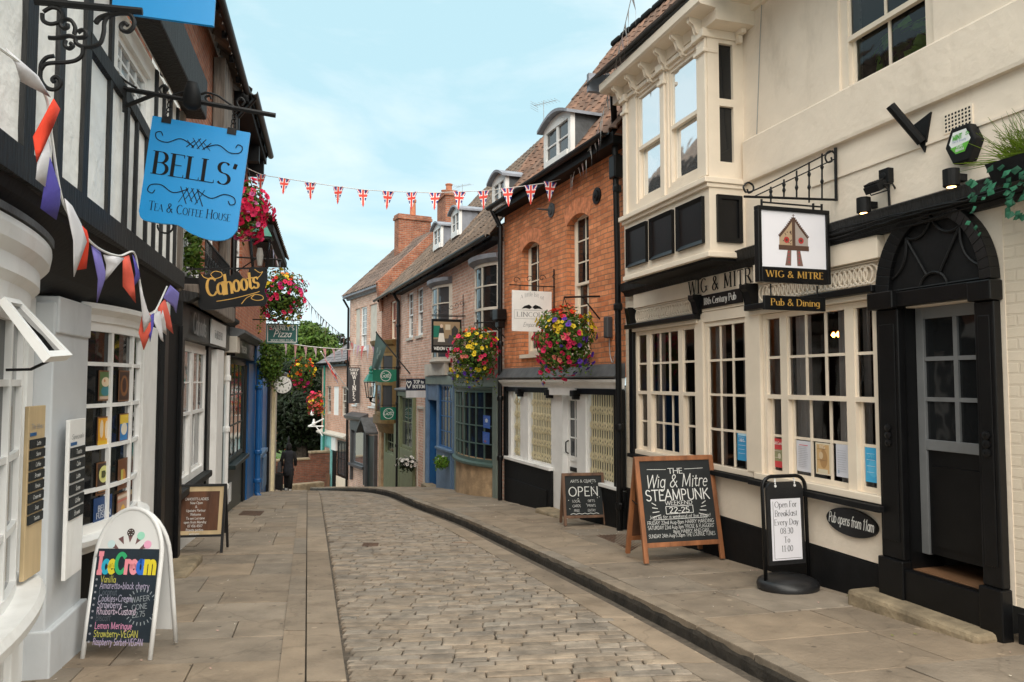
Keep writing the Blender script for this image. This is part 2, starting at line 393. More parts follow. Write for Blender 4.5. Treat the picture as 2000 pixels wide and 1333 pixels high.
def brick(name, c1, c2, mortar, bw=.225, bh=.075, ms=.008, bump=.6, spread=.35, paint=False, off=.5):
    m, t, b = _base(name); nd = t.nodes.new; lk = t.links.new
    tc = nd('ShaderNodeTexCoord'); sx = nd('ShaderNodeSeparateXYZ'); lk(tc.outputs['Object'], sx.inputs[0])
    ad = nd('ShaderNodeMath'); ad.operation = 'ADD'; lk(sx.outputs[0], ad.inputs[0]); lk(sx.outputs[1], ad.inputs[1])
    cb = nd('ShaderNodeCombineXYZ'); lk(ad.outputs[0], cb.inputs[0]); lk(sx.outputs[2], cb.inputs[1])
    nw = nd('ShaderNodeTexNoise'); nw.inputs['Scale'].default_value = 2.2; nw.inputs['Detail'].default_value = 3; lk(tc.outputs['Object'], nw.inputs['Vector'])
    vm = nd('ShaderNodeVectorMath'); vm.operation = 'SCALE'; vm.inputs[3].default_value = .05
    vs = nd('ShaderNodeVectorMath'); vs.operation = 'SUBTRACT'; vs.inputs[1].default_value = (.5, .5, .5)
    lk(nw.outputs['Color'], vs.inputs[0]); lk(vs.outputs[0], vm.inputs[0])
    va = nd('ShaderNodeVectorMath'); lk(cb.outputs[0], va.inputs[0]); lk(vm.outputs[0], va.inputs[1])
    bt = nd('ShaderNodeTexBrick'); bt.offset = off; bt.inputs['Scale'].default_value = 1
    bt.inputs['Brick Width'].default_value = bw; bt.inputs['Row Height'].default_value = bh; bt.inputs['Mortar Size'].default_value = ms
    bt.inputs['Mortar Smooth'].default_value = .35; bt.inputs['Bias'].default_value = 0
    bt.inputs['Color1'].default_value = (*c1, 1); bt.inputs['Color2'].default_value = (*c2, 1); bt.inputs['Mortar'].default_value = (*mortar, 1)
    lk(va.outputs[0], bt.inputs['Vector'])
    n1 = nd('ShaderNodeTexNoise'); n1.inputs['Scale'].default_value = 3; n1.inputs['Detail'].default_value = 8; n1.inputs['Roughness'].default_value = .65; lk(tc.outputs['Object'], n1.inputs['Vector'])
    r = nd('ShaderNodeValToRGB'); r.color_ramp.elements[0].position = .3; r.color_ramp.elements[1].position = .7
    r.color_ramp.elements[0].color = (1-spread, 1-spread, 1-spread, 1); r.color_ramp.elements[1].color = (1+spread*.5, 1+spread*.5, 1+spread*.5, 1)
    lk(n1.outputs[0], r.inputs[0])
    mm = nd('ShaderNodeMix'); mm.data_type = 'RGBA'; mm.blend_type = 'MULTIPLY'; mm.inputs[0].default_value = 1
    lk(bt.outputs['Color'], mm.inputs[6]); lk(r.outputs[0], mm.inputs[7]); lk(mm.outputs[2], b.inputs['Base Color'])
    b.inputs['Roughness'].default_value = .5 if paint else .85; b.inputs['Specular IOR Level'].default_value = .3
    n2 = nd('ShaderNodeTexNoise'); n2.inputs['Scale'].default_value = 45; lk(tc.outputs['Object'], n2.inputs['Vector'])
    iv = nd('ShaderNodeMath'); iv.operation = 'MULTIPLY_ADD'; iv.inputs[1].default_value = -1.0; iv.inputs[2].default_value = 1
    lk(bt.outputs['Fac'], iv.inputs[0])
    a2 = nd('ShaderNodeMath'); a2.operation = 'MULTIPLY_ADD'; a2.inputs[1].default_value = .35; lk(n2.outputs[0], a2.inputs[0]); lk(iv.outputs[0], a2.inputs[2])
    bp = nd('ShaderNodeBump'); bp.inputs['Strength'].default_value = bump; bp.inputs['Distance'].default_value = .01
    lk(a2.outputs[0], bp.inputs['Height']); lk(bp.outputs[0], b.inputs['Normal'])
    return m
def glass_dark(name, c=(.012, .013, .014), rough=.04, spec=.6):
    m, t, b = _base(name); b.inputs['Base Color'].default_value = (*c, 1); b.inputs['Roughness'].default_value = rough; b.inputs['Specular IOR Level'].default_value = spec
    n2 = t.nodes.new('ShaderNodeTexNoise'); n2.inputs['Scale'].default_value = 2.5
    tc = t.nodes.new('ShaderNodeTexCoord'); t.links.new(tc.outputs['Object'], n2.inputs['Vector'])
    bp = t.nodes.new('ShaderNodeBump'); bp.inputs['Strength'].default_value = .22; bp.inputs['Distance'].default_value = .02
    t.links.new(n2.outputs[0], bp.inputs['Height']); t.links.new(bp.outputs[0], b.inputs['Normal'])
    return m
def glass_clear(name, refl=1.0):
    m, t, b = _base(name); nd = t.nodes.new; lk = t.links.new
    t.nodes.remove(b); out = t.nodes['Material Output']
    tr = nd('ShaderNodeBsdfTransparent'); tr.inputs[0].default_value = (.95, .955, .95, 1)
    gl = nd('ShaderNodeBsdfGlossy'); gl.inputs['Roughness'].default_value = .02
    fr = nd('ShaderNodeFresnel'); fr.inputs[0].default_value = 1.5
    tc = nd('ShaderNodeTexCoord'); n2 = nd('ShaderNodeTexNoise'); n2.inputs['Scale'].default_value = 2.2; lk(tc.outputs['Object'], n2.inputs['Vector'])
    bp = nd('ShaderNodeBump'); bp.inputs['Strength'].default_value = .1; bp.inputs['Distance'].default_value = .02; lk(n2.outputs[0], bp.inputs['Height']); lk(bp.outputs[0], gl.inputs['Normal'])
    ml = nd('ShaderNodeMath'); ml.operation = 'MULTIPLY'; ml.inputs[1].default_value = refl; lk(fr.outputs[0], ml.inputs[0])
    mx = nd('ShaderNodeMixShader'); lk(ml.outputs[0], mx.inputs[0]); lk(tr.outputs[0], mx.inputs[1]); lk(gl.outputs[0], mx.inputs[2]); lk(mx.outputs[0], out.inputs[0])
    return m
def emit(name, c, s):
    m, t, b = _base(name); b.inputs['Base Color'].default_value = (*c, 1); b.inputs['Emission Color'].default_value = (*c, 1); b.inputs['Emission Strength'].default_value = s
    return m
def leafmat(name, c, var=.45, rough=.55):
    m, t, b = _base(name); nd = t.nodes.new; lk = t.links.new
    a = nd('ShaderNodeAttribute'); a.attribute_name = 'Col'
    mm = nd('ShaderNodeMix'); mm.data_type = 'RGBA'; mm.blend_type = 'MULTIPLY'; mm.inputs[0].default_value = 1
    mm.inputs[6].default_value = (*c, 1); lk(a.outputs['Color'], mm.inputs[7]); lk(mm.outputs[2], b.inputs['Base Color'])
    b.inputs['Roughness'].default_value = rough; b.inputs['Specular IOR Level'].default_value = .3
    tl = nd('ShaderNodeBsdfTranslucent'); lk(mm.outputs[2], tl.inputs[0])
    ms = nd('ShaderNodeMixShader'); ms.inputs[0].default_value = .25
    lk(b.outputs[0], ms.inputs[1]); lk(tl.outputs[0], ms.inputs[2]); lk(ms.outputs[0], t.nodes['Material Output'].inputs[0])
    return m
CREAM = (.82, .71, .575)
mat('cream_paint', CREAM, .5, .05, 3, .06, 30, stain=.15)
mat('cream_plaster', (.82, .71, .585), .75, .06, 2.2, .17, 14, dist=.010, stain=.24)
brick('cream_brick', (.78, .67, .53), (.80, .69, .555), (.74, .63, .50), .225, .078, .010, .35, .06, True)
mat('white_paint', (.82, .81, .79), .45, .05, 4, .06, 30, stain=.2)
mat('grey_paint', (.60, .62, .64), .45, .05, 4, .06, 30, stain=.25)
mat('old_white_plaster', (.84, .825, .79), .8, .08, 3, .45, 9, dist=.015, stain=.18)
mat('black_paint', (.005, .005, .0055), .35, .2, 8, .05, 40, spec=.3)
mat('matt_black', (.006, .006, .0065), .6, .25, 9, .12, 30, spec=.25)
mat('black_timber', (.007, .007, .007), .65, .5, 14, .5, 40, dist=.012, streak=True)
mat('weathered_timber', (.17, .14, .115), .8, .45, 14, .5, 40, dist=.012, streak=True)
mat('lead', (.09, .095, .10), .6, .3, 5, .25, 12, dist=.01)
mat('pale_lead', (.23, .245, .28), .6, .2, 5, .15, 12, dist=.01)
mat('iron', (.006, .006, .0065), .5, .2, 20, .1, 80, spec=.3)
brick('orange_brick', (.84, .33, .15), (.62, .205, .085), (.44, .22, .13), .225, .078, .009, 1, .4)
brick('pink_brick', (.76, .48, .37), (.62, .34, .245), (.72, .60, .51), .225, .078, .014, .7, .3)
brick('far_brick', (.66, .37, .265), (.54, .27, .185), (.56, .44, .36), .23, .08, .013, .6, .25)
brick('rust_brick', (.40, .15, .08), (.28, .09, .05), (.34, .24, .18), .225, .078, .011, .8, .4)
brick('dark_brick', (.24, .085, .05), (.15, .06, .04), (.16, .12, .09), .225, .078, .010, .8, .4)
brick('left_brick', (.46, .17, .085), (.36, .11, .06), (.42, .26, .18), .225, .078, .008, .8, .3)
mat('arch_brick', (.68, .26, .125), .85, .3, 9, .4, 30)
mat('pantile', (.165, .095, .066), .85, .45, 3, .4, 25, vcol=True, stain=.45)
mat('grey_pantile', (.125, .092, .072), .88, .4, 3, .4, 25, vcol=True, stain=.5)
mat('slate', (.14, .13, .13), .7, .3, 4, .3, 20, vcol=True)
mat('terracotta', (.42, .15, .075), .8, .2, 6, .2, 30)
mat('sett_stone', (.262, .216, .168), .75, .28, 7, .8, 32, vcol=True, dist=.012, stain=.3, spots=.12)
mat('flagstone', (.262, .209, .155), .8, .18, 3.5, .5, 26, vcol=True, dist=.008, stain=.38, spots=.16)
mat('kerb_stone', (.24, .20, .155), .8, .25, 5, .5, 22, vcol=True, dist=.012, stain=.35)
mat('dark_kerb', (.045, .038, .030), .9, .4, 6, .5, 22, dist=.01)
mat('joint_dirt', (.10, .08, .06), .95, .3, 20, .4, 60)
mat('ground_earth', (.12, .11, .08), .95, .3, 2, .3, 20)
mat('lawn', (.07, .12, .03), .9, .3, 8, .3, 50)
mat('step_stone', (.25, .195, .125), .85, .35, 5, .5, 20, dist=.012, stain=.4)
mat('sandstone', (.42, .29, .17), .85, .3, 4, .5, 18, dist=.012, stain=.3)
mat('blue_paint', (.018, .10, .26), .4, .1, 6, .06, 40, stain=.2)
mat('door_grey', (.17, .175, .18), .4, .08, 5, .04, 40, stain=.2)
mat('dusty_blue', (.13, .21, .33), .5, .15, 4, .06, 40, stain=.25)
mat('bright_blue', (.012, .105, .30), .35, .08, 6, .04, 40)
mat('slate_green', (.085, .135, .12), .4, .1, 6, .06, 40)
mat('pale_green', (.22, .27, .235), .5, .12, 4, .06, 40, stain=.2)
mat('bottle_green', (.010, .020, .020), .35, .2, 6, .05, 40)
mat('sage_paint', (.20, .225, .125), .45, .1, 6, .05, 40, stain=.15)
mat('olive_brown', (.20, .125, .045), .45, .25, 5, .08, 40)
mat('aqua_paint', (.20, .50, .50), .45, .1, 6, .05, 40)
mat('stone_paint', (.56, .51, .44), .6, .1, 4, .1, 30, stain=.15)
mat('grey_shop', (.075, .075, .08), .4, .15, 6, .05, 40)
mat('curtain_blue', (.52, .50, .50), .9, .25, 5, .2, 30, streak=True)
mat('curtain_rust', (.24, .07, .045), .9, .2, 5, .2, 30, streak=True)
mat('blind_white', (.66, .64, .60), .8, .08, 5, .05, 30)
mat('gate_cream', (.92, .81, .55), .45, .08, 8, .03, 40)
mat('wood_frame', (.30, .115, .045), .5, .4, 10, .25, 40, streak=True)
mat('worn_wood', (.16, .085, .05), .6, .4, 10, .25, 40, streak=True)
mat('dark_wood', (.11, .045, .022), .5, .4, 10, .2, 40, streak=True)
mat('plank', (.56, .42, .24), .6, .15, 9, .15, 30, streak=True)
mat('floor_wood', (.20, .105, .055), .4, .2, 6, .1, 20)
mat('slate_board', (.015, .018, .019), .7, .35, 5, .1, 60, c2=(.008, .011, .012))
mat('navy_board', (.008, .018, .030), .55, .3, 5, .1, 60)
mat('paper', (.78, .77, .82), .35, .02, 3, 0)
mat('white_plastic', (.75, .75, .74), .35, .04, 5, 0)
mat('black_plastic', (.014, .014, .015), .4, .2, 12, .1, 90)
mat('sky_blue_sign', (.0, .26, .62), .35, .03, 3, .02, 30)
mat('teal_sign', (.006, .105, .095), .4, .08, 4, .02, 30)
mat('grass_green_sign', (.004, .155, .09), .4, .06, 4, .02, 30)
mat('navy_sign', (.010, .013, .03), .4, .1, 4, .02, 30)
mat('grey_sign', (.055, .055, .06), .5, .1, 4, .02, 30)
mat('gold', (.62, .36, .085), .35, .15, 8, .05, 40, metal=.35)
mat('chalk', (.72, .72, .70), .9, .15, 50, 0)
mat('faint_chalk', (.22, .24, .25), .9, .25, 50, 0)
mat('letter_white', (.78, .77, .74), .5, .05, 5, 0)
mat('letter_dark', (.010, .010, .010), .7, .1, 5, 0, spec=.15)
mat('letter_navy', (.012, .022, .10), .5, .1, 5, 0)
mat('vivid', (1, 1, 1), .5, .03, 12, 0, vcol=True)
mat('cloth', (1, 1, 1), .85, .08, 9, .15, 60, vcol=True)
mat('coat_navy', (.022, .024, .032), .9, .3, 12, .2, 60)
mat('cloth_dark', (.010, .010, .011), .9, .3, 12, .2, 60)
mat('skin', (.45, .26, .18), .5, .08, 10, 0)
mat('bark', (.05, .038, .028), .9, .4, 9, .6, 20, dist=.02)
mat('verdigris', (.02, .20, .145), .4, .2, 9, .06, 50)
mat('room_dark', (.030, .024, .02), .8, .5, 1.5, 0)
mat('moss', (.12, .10, .05), .95, .4, 20, .5, 60)
mat('cable_grey', (.30, .30, .30), .5, .1, 9, 0)
mat('old_bunting', (.55, .53, .50), .8, .15, 9, 0)
mat('rust_metal', (.12, .07, .045), .7, .4, 20, .3, 90)
glass_dark('dark_glass', spec=.45); glass_dark('grey_glass', (.05, .055, .06)); glass_dark('sky_glass', (.30, .32, .33), .06, .8)
glass_clear('clear_glass', 1.0); glass_clear('lamp_glass', .8)
glass_dark('dull_glass', (.03, .034, .036), .12, .18); glass_clear('thin_glass', .3)
glass_dark('reflecting_glass', (.80, .82, .84), .04, .9); MAT['reflecting_glass'].node_tree.nodes['Principled BSDF'].inputs['Metallic'].default_value = .9
emit('warm_bulb', (1, .30, .05), 14); emit('soft_bulb', (1, .55, .2), 6)
leafmat('leaf', (.075, .14, .025)); leafmat('dark_leaf', (.014, .028, .010)); leafmat('fresh_leaf', (.12, .24, .03)); leafmat('blue_leaf', (.025, .13, .07))
leafmat('petal', (1, 1, 1), rough=.6)
# ------------------------------------------------ the ground, road and pavements
def lerp_tab(tab, y):
    if y <= tab[0][0]: a, b = tab[0], tab[1]
    elif y >= tab[-1][0]: a, b = tab[-2], tab[-1]
    else:
        for a, b in zip(tab, tab[1:]):
            if a[0] <= y <= b[0]: break
    return a[1] + (b[1]-a[1]) * (y-a[0]) / (b[0]-a[0])
_kt = []
for px, py in ((1560, 1320), (1340, 1210), (1100, 1098), (900, 1008), (800, 975)):
    p = gp(px, py, KERB); _kt.append((p.y, p.x))
KT = [(-4, _kt[0][1] + .27*(_kt[0][0]+4))] + _kt + [(18.5, -3.05), (21, -4.1), (25, -5.5), (29, -7.2), (36, -10.6), (60, -20)]
def kx(y):                    # smoothed kerb line
    return (lerp_tab(KT, y-1) + 2*lerp_tab(KT, y) + lerp_tab(KT, y+1)) / 4
_e1 = [gp(597, 1325), gp(600, 965)]; _e2 = [gp(678, 1325), gp(624, 965)]
def lin(a, b, y): return a.x + (b.x-a.x)*(y-a.y)/(b.y-a.y)
def ex1(y): return lin(_e1[0], _e1[1], y)       # left border of the gutter stones
def ex2(y): return max(lin(_e2[0], _e2[1], y), ex1(y)+.22)
GUT = .42
mb = MB()
ys = [-12, -4] + [i*.5 for i in range(0, 90)] + [45, 60, 80, 120, 200, 500]
xs = [-400, -60, -20, -12, -8, -5, -3, -1, 0, 1, 2, 4, 8, 20, 60, 400]
gi = [[mb.add((x, y, G(y)-.09)) for x in xs] for y in ys]
for j in range(len(ys)-1):
    for i in range(len(xs)-1): mb.face((gi[j][i], gi[j][i+1], gi[j+1][i+1], gi[j+1][i]))
tag(mb.build('ground', 'ground_earth'), kind='structure')
# bedding of the road, a dirt coloured sheet the setts stand in
mb = MB(); pr = None
for k in range(0, 100):
    y = -3 + k*.5; a = mb.add((ex2(y)-.02, y, G(y)-.03)); b = mb.add((kx(y), y, G(y)-.022))
    if pr: mb.face((pr[0], pr[1], b, a))
    pr = (a, b)
tag(mb.build('road_bed', 'joint_dirt'), kind='structure')
def stone(mb, c4, z4, h=.05, bev=.012, dome=.004):
    """c4: four xy corners (ccw), z4 their heights"""
    cx = sum(c[0] for c in c4)/4; cy = sum(c[1] for c in c4)/4
    top = []; mid = []; bot = []
    for (x, y), z in zip(c4, z4):
        dx, dy = cx-x, cy-y; l = math.hypot(dx, dy) or 1
        top.append(mb.add((x+dx/l*bev*1.4, y+dy/l*bev*1.4, z))); mid.append(mb.add((x, y, z-bev*.8))); bot.append(mb.add((x, y, z-h)))
    c = mb.add((cx, cy, sum(z4)/4+dome))
    for i in range(4):
        j = (i+1) % 4
        mb.face((top[i], top[j], c)); mb.face((mid[i], mid[j], top[j], top[i])); mb.face((bot[i], bot[j], mid[j], mid[i]))
rs = random.Random(11)
mb = MB(); y = 2.2
def stcol(r, lo=.82, hi=1.15):
    v = r.uniform(lo, hi); h = r.uniform(-.03, .05)
    return (v*(1+h), v, v*(1-h*1.3))
while y < 27:
    dy = rs.uniform(.085, .125)
    xl = ex2(y)+.008; xr = kx(y)-GUT
    x = xl + rs.uniform(-.3, 0)
    ph = rs.uniform(0, 6)
    while x < xr:
        w_ = rs.uniform(.17, .42)
        if rs.random() < .12: w_ *= .6
        a = max(x, xl); b = min(x+w_, xr)
        x += w_
        if b-a < .06: continue
        gap = rs.uniform(.0025, .006); sl = .10
        f = lambda X, Y: Y + sl*(X-xl) + .016*math.sin(X*1.7+ph*.05) + .012*math.sin(X*3.1+Y)
        j = lambda: rs.uniform(-.006, .006)
        c4 = [(a+gap+j(), f(a, y)+gap+j()), (b-gap+j(), f(b, y)+gap+j()), (b-gap+j(), f(b, y+dy)-gap*.6+j()), (a+gap+j(), f(a, y+dy)-gap*.6+j())]
        dz = rs.uniform(-.003, .003); cr = rs.choice([0, 0, 0, rs.uniform(-.005, .005)])
        z4 = [G(c[1])+dz+rs.uniform(-.003, .003)+(cr if q in (0, 3) else -cr) for q, c in enumerate(c4)]
        mb.col = stcol(rs)
        if rs.random() < .08: mb.col = tuple(v*q for v, q in zip(mb.col, (.93, .96, .98)))
        if rs.random() < .004: mb.col = (1.05, .88, .76)
        stone(mb, c4, z4, .045, rs.uniform(.006, .010), rs.uniform(.001, .005))
    y += dy
tag(mb.build('road', 'sett_stone'), kind='structure')
# gutter strips of long flush stones
def strip(name, fl, fr, z, m, y0, y1, lmin, lmax, seed, gap=.006, bev=.008, h=.06, lo=.85, hi=1.12):
    r = random.Random(seed); mb = MB(); y = y0
    while y < y1:
        L_ = r.uniform(lmin, lmax); mb.col = stcol(r, lo, hi)
        n = max(1, int(L_/.5)); q = L_/n; dz = r.uniform(-.003, .003)
        for i in range(n):
            ya, yb = y+i*q+(gap if i == 0 else 0), y+(i+1)*q-(gap if i == n-1 else -.0005)
            c4 = [(fl(ya), ya), (fr(ya), ya), (fr(yb), yb), (fl(yb), yb)]
            if n == 1: stone(mb, c4, [G(c[1])+z+dz for c in c4], h, bev, 0)
            else:
                t = [mb.add((c[0], c[1], G(c[1])+z+dz)) for c in c4]; b = [mb.add((c[0], c[1], G(c[1])+z+dz-h)) for c in c4]
                mb.face(t)
                for i0 in range(4): mb.face((b[i0], b[(i0+1) % 4], t[(i0+1) % 4], t[i0]))
        y += L_
    return tag(mb.build(name, m), kind='structure')
strip('gutter_stones', lambda y: ex1(y)+.006, lambda y: ex2(y)-.006, .004, 'flagstone', 1.5, 28, .8, 1.5, 3)
strip('channel_stones', lambda y: kx(y)-GUT+.01, lambda y: kx(y)-.14, .006, 'flagstone', 1.5, 28, .7, 1.3, 4)
strip('edging_stones', lambda y: ex1(y)-.17, lambda y: ex1(y)-.006, .012, 'flagstone', 1.5, 30, .9, 1.6, 5)
# right kerb: a real step with a riser coloured much darker than its top
strip('kerb_stones', lambda y: kx(y)-.005, lambda y: kx(y)+.16, KERB, 'kerb_stone', 1.5, 36, .6, 1.1, 6, h=.05, lo=.8, hi=1.1)
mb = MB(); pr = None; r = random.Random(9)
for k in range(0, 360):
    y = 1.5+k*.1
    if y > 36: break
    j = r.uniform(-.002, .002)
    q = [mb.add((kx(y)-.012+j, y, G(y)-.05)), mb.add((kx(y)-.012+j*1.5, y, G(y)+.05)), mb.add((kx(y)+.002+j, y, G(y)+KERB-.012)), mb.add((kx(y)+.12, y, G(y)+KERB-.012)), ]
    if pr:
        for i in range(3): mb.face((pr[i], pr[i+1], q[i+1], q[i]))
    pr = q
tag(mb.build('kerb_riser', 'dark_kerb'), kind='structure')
CAMB = .035
def paving(name, fl, fr, z, y0, y1, seed, rot=.0, rows=(.5, .85), cols=(.5, 1.0)):
    r = random.Random(seed); mb = MB(); y = y0
    while y < y1:
        dy = r.uniform(*rows); xl, xr = fl(y), fr(y)
        x = xl
        while x < xr-.02:
            w_ = r.uniform(*cols)
            if xr-(x+w_) < .25: w_ = xr-x
            g = .004; sk = r.uniform(-.01, .01)
            def F(t, Y): return fl(Y)+(fr(Y)-fl(Y))*((t-xl)/(xr-xl))
            nn = 2
            mb.col = stcol(r, .84, 1.12); dz = r.uniform(-.003, .003); tx = r.uniform(-.004, .004)
            ya, yb = y+g, y+dy-g
            c4 = [(F(x, ya)+g, ya+rot*(x-xl)), (F(x+w_, ya)-g, ya+rot*(x+w_-xl)), (F(x+w_, yb)-g, yb+rot*(x+w_-xl)), (F(x, yb)+g, yb+rot*(x-xl))]
            z4 = [G(c[1])+z+dz+(tx if q in (0, 1) else -tx)+(CAMB*max(0, (c[0]-kx(c[1]))/max(.5, rfx(c[1])-kx(c[1]))) if z > .05 else 0) for q, c in enumerate(c4)]
            stone(mb, c4, z4, .05, .006, 0)
            x += w_
        y += dy
    return tag(mb.build(name, 'flagstone'), kind='structure')
def lfx(y): return -3.25-.247*(y-5.46)
def rfx(y):
    return 3.2-.308*(y-5.45) if y < 10.5 else 1.64-.39*(y-10.5) if y < 15.1 else -.157-.367*(y-15.1) if y < 28.3 else -5-.535*(y-28.3)
paving('pavement_uphill', lambda y: lfx(y)-.5, lambda y: ex1(y)-.178, 0, 1.5, 34, 21, .12)
paving('pavement_right', lambda y: kx(y)+.168, lambda y: rfx(y)+.45, KERB-.004, 1.5, 36, 22, .2)
mb = MB(); pr = None            # bedding under both pavements
for k in range(0, 74):
    y = 1+k*.5
    q = [mb.add((lfx(y)-.6, y, G(y)-.03)), mb.add((ex1(y), y, G(y)-.03)), mb.add((kx(y)+.1, y, G(y)+KERB-.034)), mb.add((rfx(y)+.5, y, G(y)+KERB-.034))]
    if pr: mb.face((pr[0], pr[1], q[1], q[0])); mb.face((pr[2], pr[3], q[3], q[2]))
    pr = q
tag(mb.build('pavement_bed', 'joint_dirt'), kind='structure')
# ------------------------------------------------ building kit
SPLIT = set('pilaster door_pilaster black_moulding window_sill sill_board head_board fascia_board name_panel shop_sill stall_riser plinth black_strip window_post stall_vent door_frame door_case door_jamb eaves_bracket corner_timber door_frame_post coping ridge_tiles'.split())
class Bd:
    def __init__(s, name, label, cat, f, zb, group=None):
        s.f = f; s.zb = zb
        s.root = thing(name, label, cat, f.P(0, 0, zb), f.rot, group)
    def mb(s): return MB((0, 0, -s.zb))
    def wall(s, m, u0, u1, z0, z1, ops=(), thick=.22, d=0, name='wall', depth=None, top=True):
        """front at d with openings (u0,u1,z0,z1) that have real reveals"""
        mb = s.mb(); depth = depth or thick
        us = sorted({u0, u1, *[min(max(q, u0), u1) for op in ops for q in op[:2]]}); zs = sorted({z0, z1, *[min(max(q, z0), z1) for op in ops for q in op[2:]]})
        for a, b in zip(us, us[1:]):
            for c, e in zip(zs, zs[1:]):
                if b-a < 1e-5 or e-c < 1e-5: continue
                mu, mz = (a+b)/2, (c+e)/2
                if any(o[0] < mu < o[1] and o[2] < mz < o[3] for o in ops): continue
                n = max(1, int((b-a)/.5)); k = max(1, int((e-c)/.5))
                mb.poly([(a, -d, c), (b, -d, c), (b, -d, e), (a, -d, e)])
        for o in ops:
            y0, y1 = -d, -d+depth
            a, b, c, e = o
            mb.poly([(a, y0, c), (a, y0, e), (a, y1, e), (a, y1, c)]); mb.poly([(b, y0, c), (b, y1, c), (b, y1, e), (b, y0, e)])
            mb.poly([(a, y0, c), (a, y1, c), (b, y1, c), (b, y0, c)]); mb.poly([(a, y0, e), (b, y0, e), (b, y1, e), (a, y1, e)])
        for u in (u0, u1): mb.poly([(u, -d, z0), (u, -d+thick, z0), (u, -d+thick, z1), (u, -d, z1)])
        if top: mb.poly([(u0, -d, z1), (u1, -d, z1), (u1, -d+thick, z1), (u0, -d+thick, z1)])
        return mb.build(name, m, s.root)
    def fbox(s, name, m, u0, u1, d0, d1, z0, z1, parent=None, bevel=0):
        mb = s.mb(); mb.fb(u0, u1, d0, d1, z0, z1); return mb.build(name, m, parent or s.root, bevel=bevel)
    def boxes(s, name, m, L, parent=None, bevel=0):
        if name in SPLIT:
            for b in L: mb = s.mb(); mb.fb(*b); o = mb.build(name, m, parent or s.root, bevel=bevel)
            return o
        mb = s.mb()
        for b in L: mb.fb(*b)
        return mb.build(name, m, parent or s.root, bevel=bevel)
    def window(s, u0, u1, z0, z1, cols=2, rows=(1, 1), d=-.08, m='white_paint', glass='dark_glass', fw=.055, bar=.022, sash=True, name='window', curtain=None, split=None, sill=None, low_split=None):
        """rows=(upper,lower) pane rows of a sliding sash, or an int for a fixed light"""
        mb = s.mb()
        mb.fb(u0, u0+fw, d-.07, d, z0, z1); mb.fb(u1-fw, u1, d-.07, d, z0, z1)
        mb.fb(u0+fw, u1-fw, d-.07, d-.002, z1-fw, z1); mb.fb(u0+fw, u1-fw, d-.07, d-.002, z0, z0+fw*1.2)
        a, b, c, e = u0+fw, u1-fw, z0+fw*1.2, z1-fw
        gm = s.mb()
        def light(c, e, nr, dd, bb):
            mb.fb(a, a+bb, dd-.03, dd-.004, c, e); mb.fb(b-bb, b, dd-.03, dd-.004, c, e)
            for k in range(1, cols): x = a+(b-a)*k/cols; mb.fb(x-bar/2, x+bar/2, dd-.025, dd-.006, c, e)
            for k in range(1, nr): z = c+(e-c)*k/nr; mb.fb(a+bb, b-bb, dd-.025, dd-.008, z-bar/2, z+bar/2)
            gm.poly([(a, -dd+.018, c), (b, -dd+.018, c), (b, -dd+.018, e), (a, -dd+.018, e)])
        if sash and not isinstance(rows, int):
            zm = c+(e-c)*(split if split else rows[1]/(rows[0]+rows[1]))
            light(zm, e, rows[0], d-.01, .02); light(c, zm, rows[1], d-.045, .035)
            mb.fb(a, b, d-.05, d-.002, zm-.022, zm+.022)
            mb.fb(a, b, d-.07, d-.046, c, c+.045)
        else: light(c, e, rows if isinstance(rows, int) else sum(rows), d-.01, .018)
        w_ = mb.build(name, m, s.root)
        gm.build('pane', glass, w_)
        if sill: q = s.mb(); q.fb(u0-.05, u1+.05, d-.05, .05, z0-.07, z0); q.build('sill', sill, w_)
        if curtain:
            q = s.mb(); n = 14
            for lo, hi in ((a, a+(b-a)*.26), (b-(b-a)*.26, b)) if curtain[1] != 'full' else ((a, b),):
                pts = [(lo+(hi-lo)*i/n, -d+.11+.018*math.sin(i*2.4)) for i in range(n+1)]
                for p, r in zip(pts, pts[1:]): q.poly([(p[0], p[1], c), (r[0], r[1], c), (r[0], r[1], e), (p[0], p[1], e)])
            q.build('curtain', curtain[0], w_)
        return w_
    def room(s, u0, u1, z0, z1, d0=-.2, depth=2.5, m='room_dark', name='interior', floor=None):
        mb = s.mb(); y0, y1 = -d0, -d0+depth
        P = lambda u, y, z: (u, y, z)
        mb.poly([P(u0,y1,z0), P(u1,y1,z0), P(u1,y1,z1), P(u0,y1,z1)])
        mb.poly([P(u0,y0,z0), P(u0,y1,z0), P(u0,y1,z1), P(u0,y0,z1)]); mb.poly([P(u1,y0,z0), P(u1,y1,z0), P(u1,y1,z1), P(u1,y0,z1)])
        mb.poly([P(u0,y0,z1), P(u1,y0,z1), P(u1,y1,z1), P(u0,y1,z1)])
        if not floor: mb.poly([P(u0,y0,z0), P(u1,y0,z0), P(u1,y1,z0), P(u0,y1,z0)])
        o = mb.build(name, m, s.root)
        if floor:
            q = s.mb(); q.poly([P(u0,y0,z0), P(u1,y0,z0), P(u1,y1,z0), P(u0,y1,z0)]); q.build('floor', floor, s.root)
        return o
    def roof(s, E0, E1, R1, R0, m='pantile', tw=.22, ch=.27, name='roof', seed=1, amp=.026, cols=((.8, .85, .85), (1.25, 1.15, 1.05)), step=.014, nsub=5):
        """corners as (u,d,z): eave left, eave right, ridge right, ridge left"""
        r = random.Random(seed); mb = s.mb()
        V = lambda p: Vector((p[0], -p[1], p[2]))
        e0, e1, r1, r0 = V(E0), V(E1), V(R1), V(R0)
        nrm = (e1-e0).cross(r0-e0).normalized()
        if nrm.z < 0: nrm = -nrm
        nu = max(2, int((e1-e0).length/tw)); nv = max(2, int((r0-e0).length/ch))
        sag = lambda a, t: -.05*math.sin(math.pi*a)*math.sin(math.pi*t)
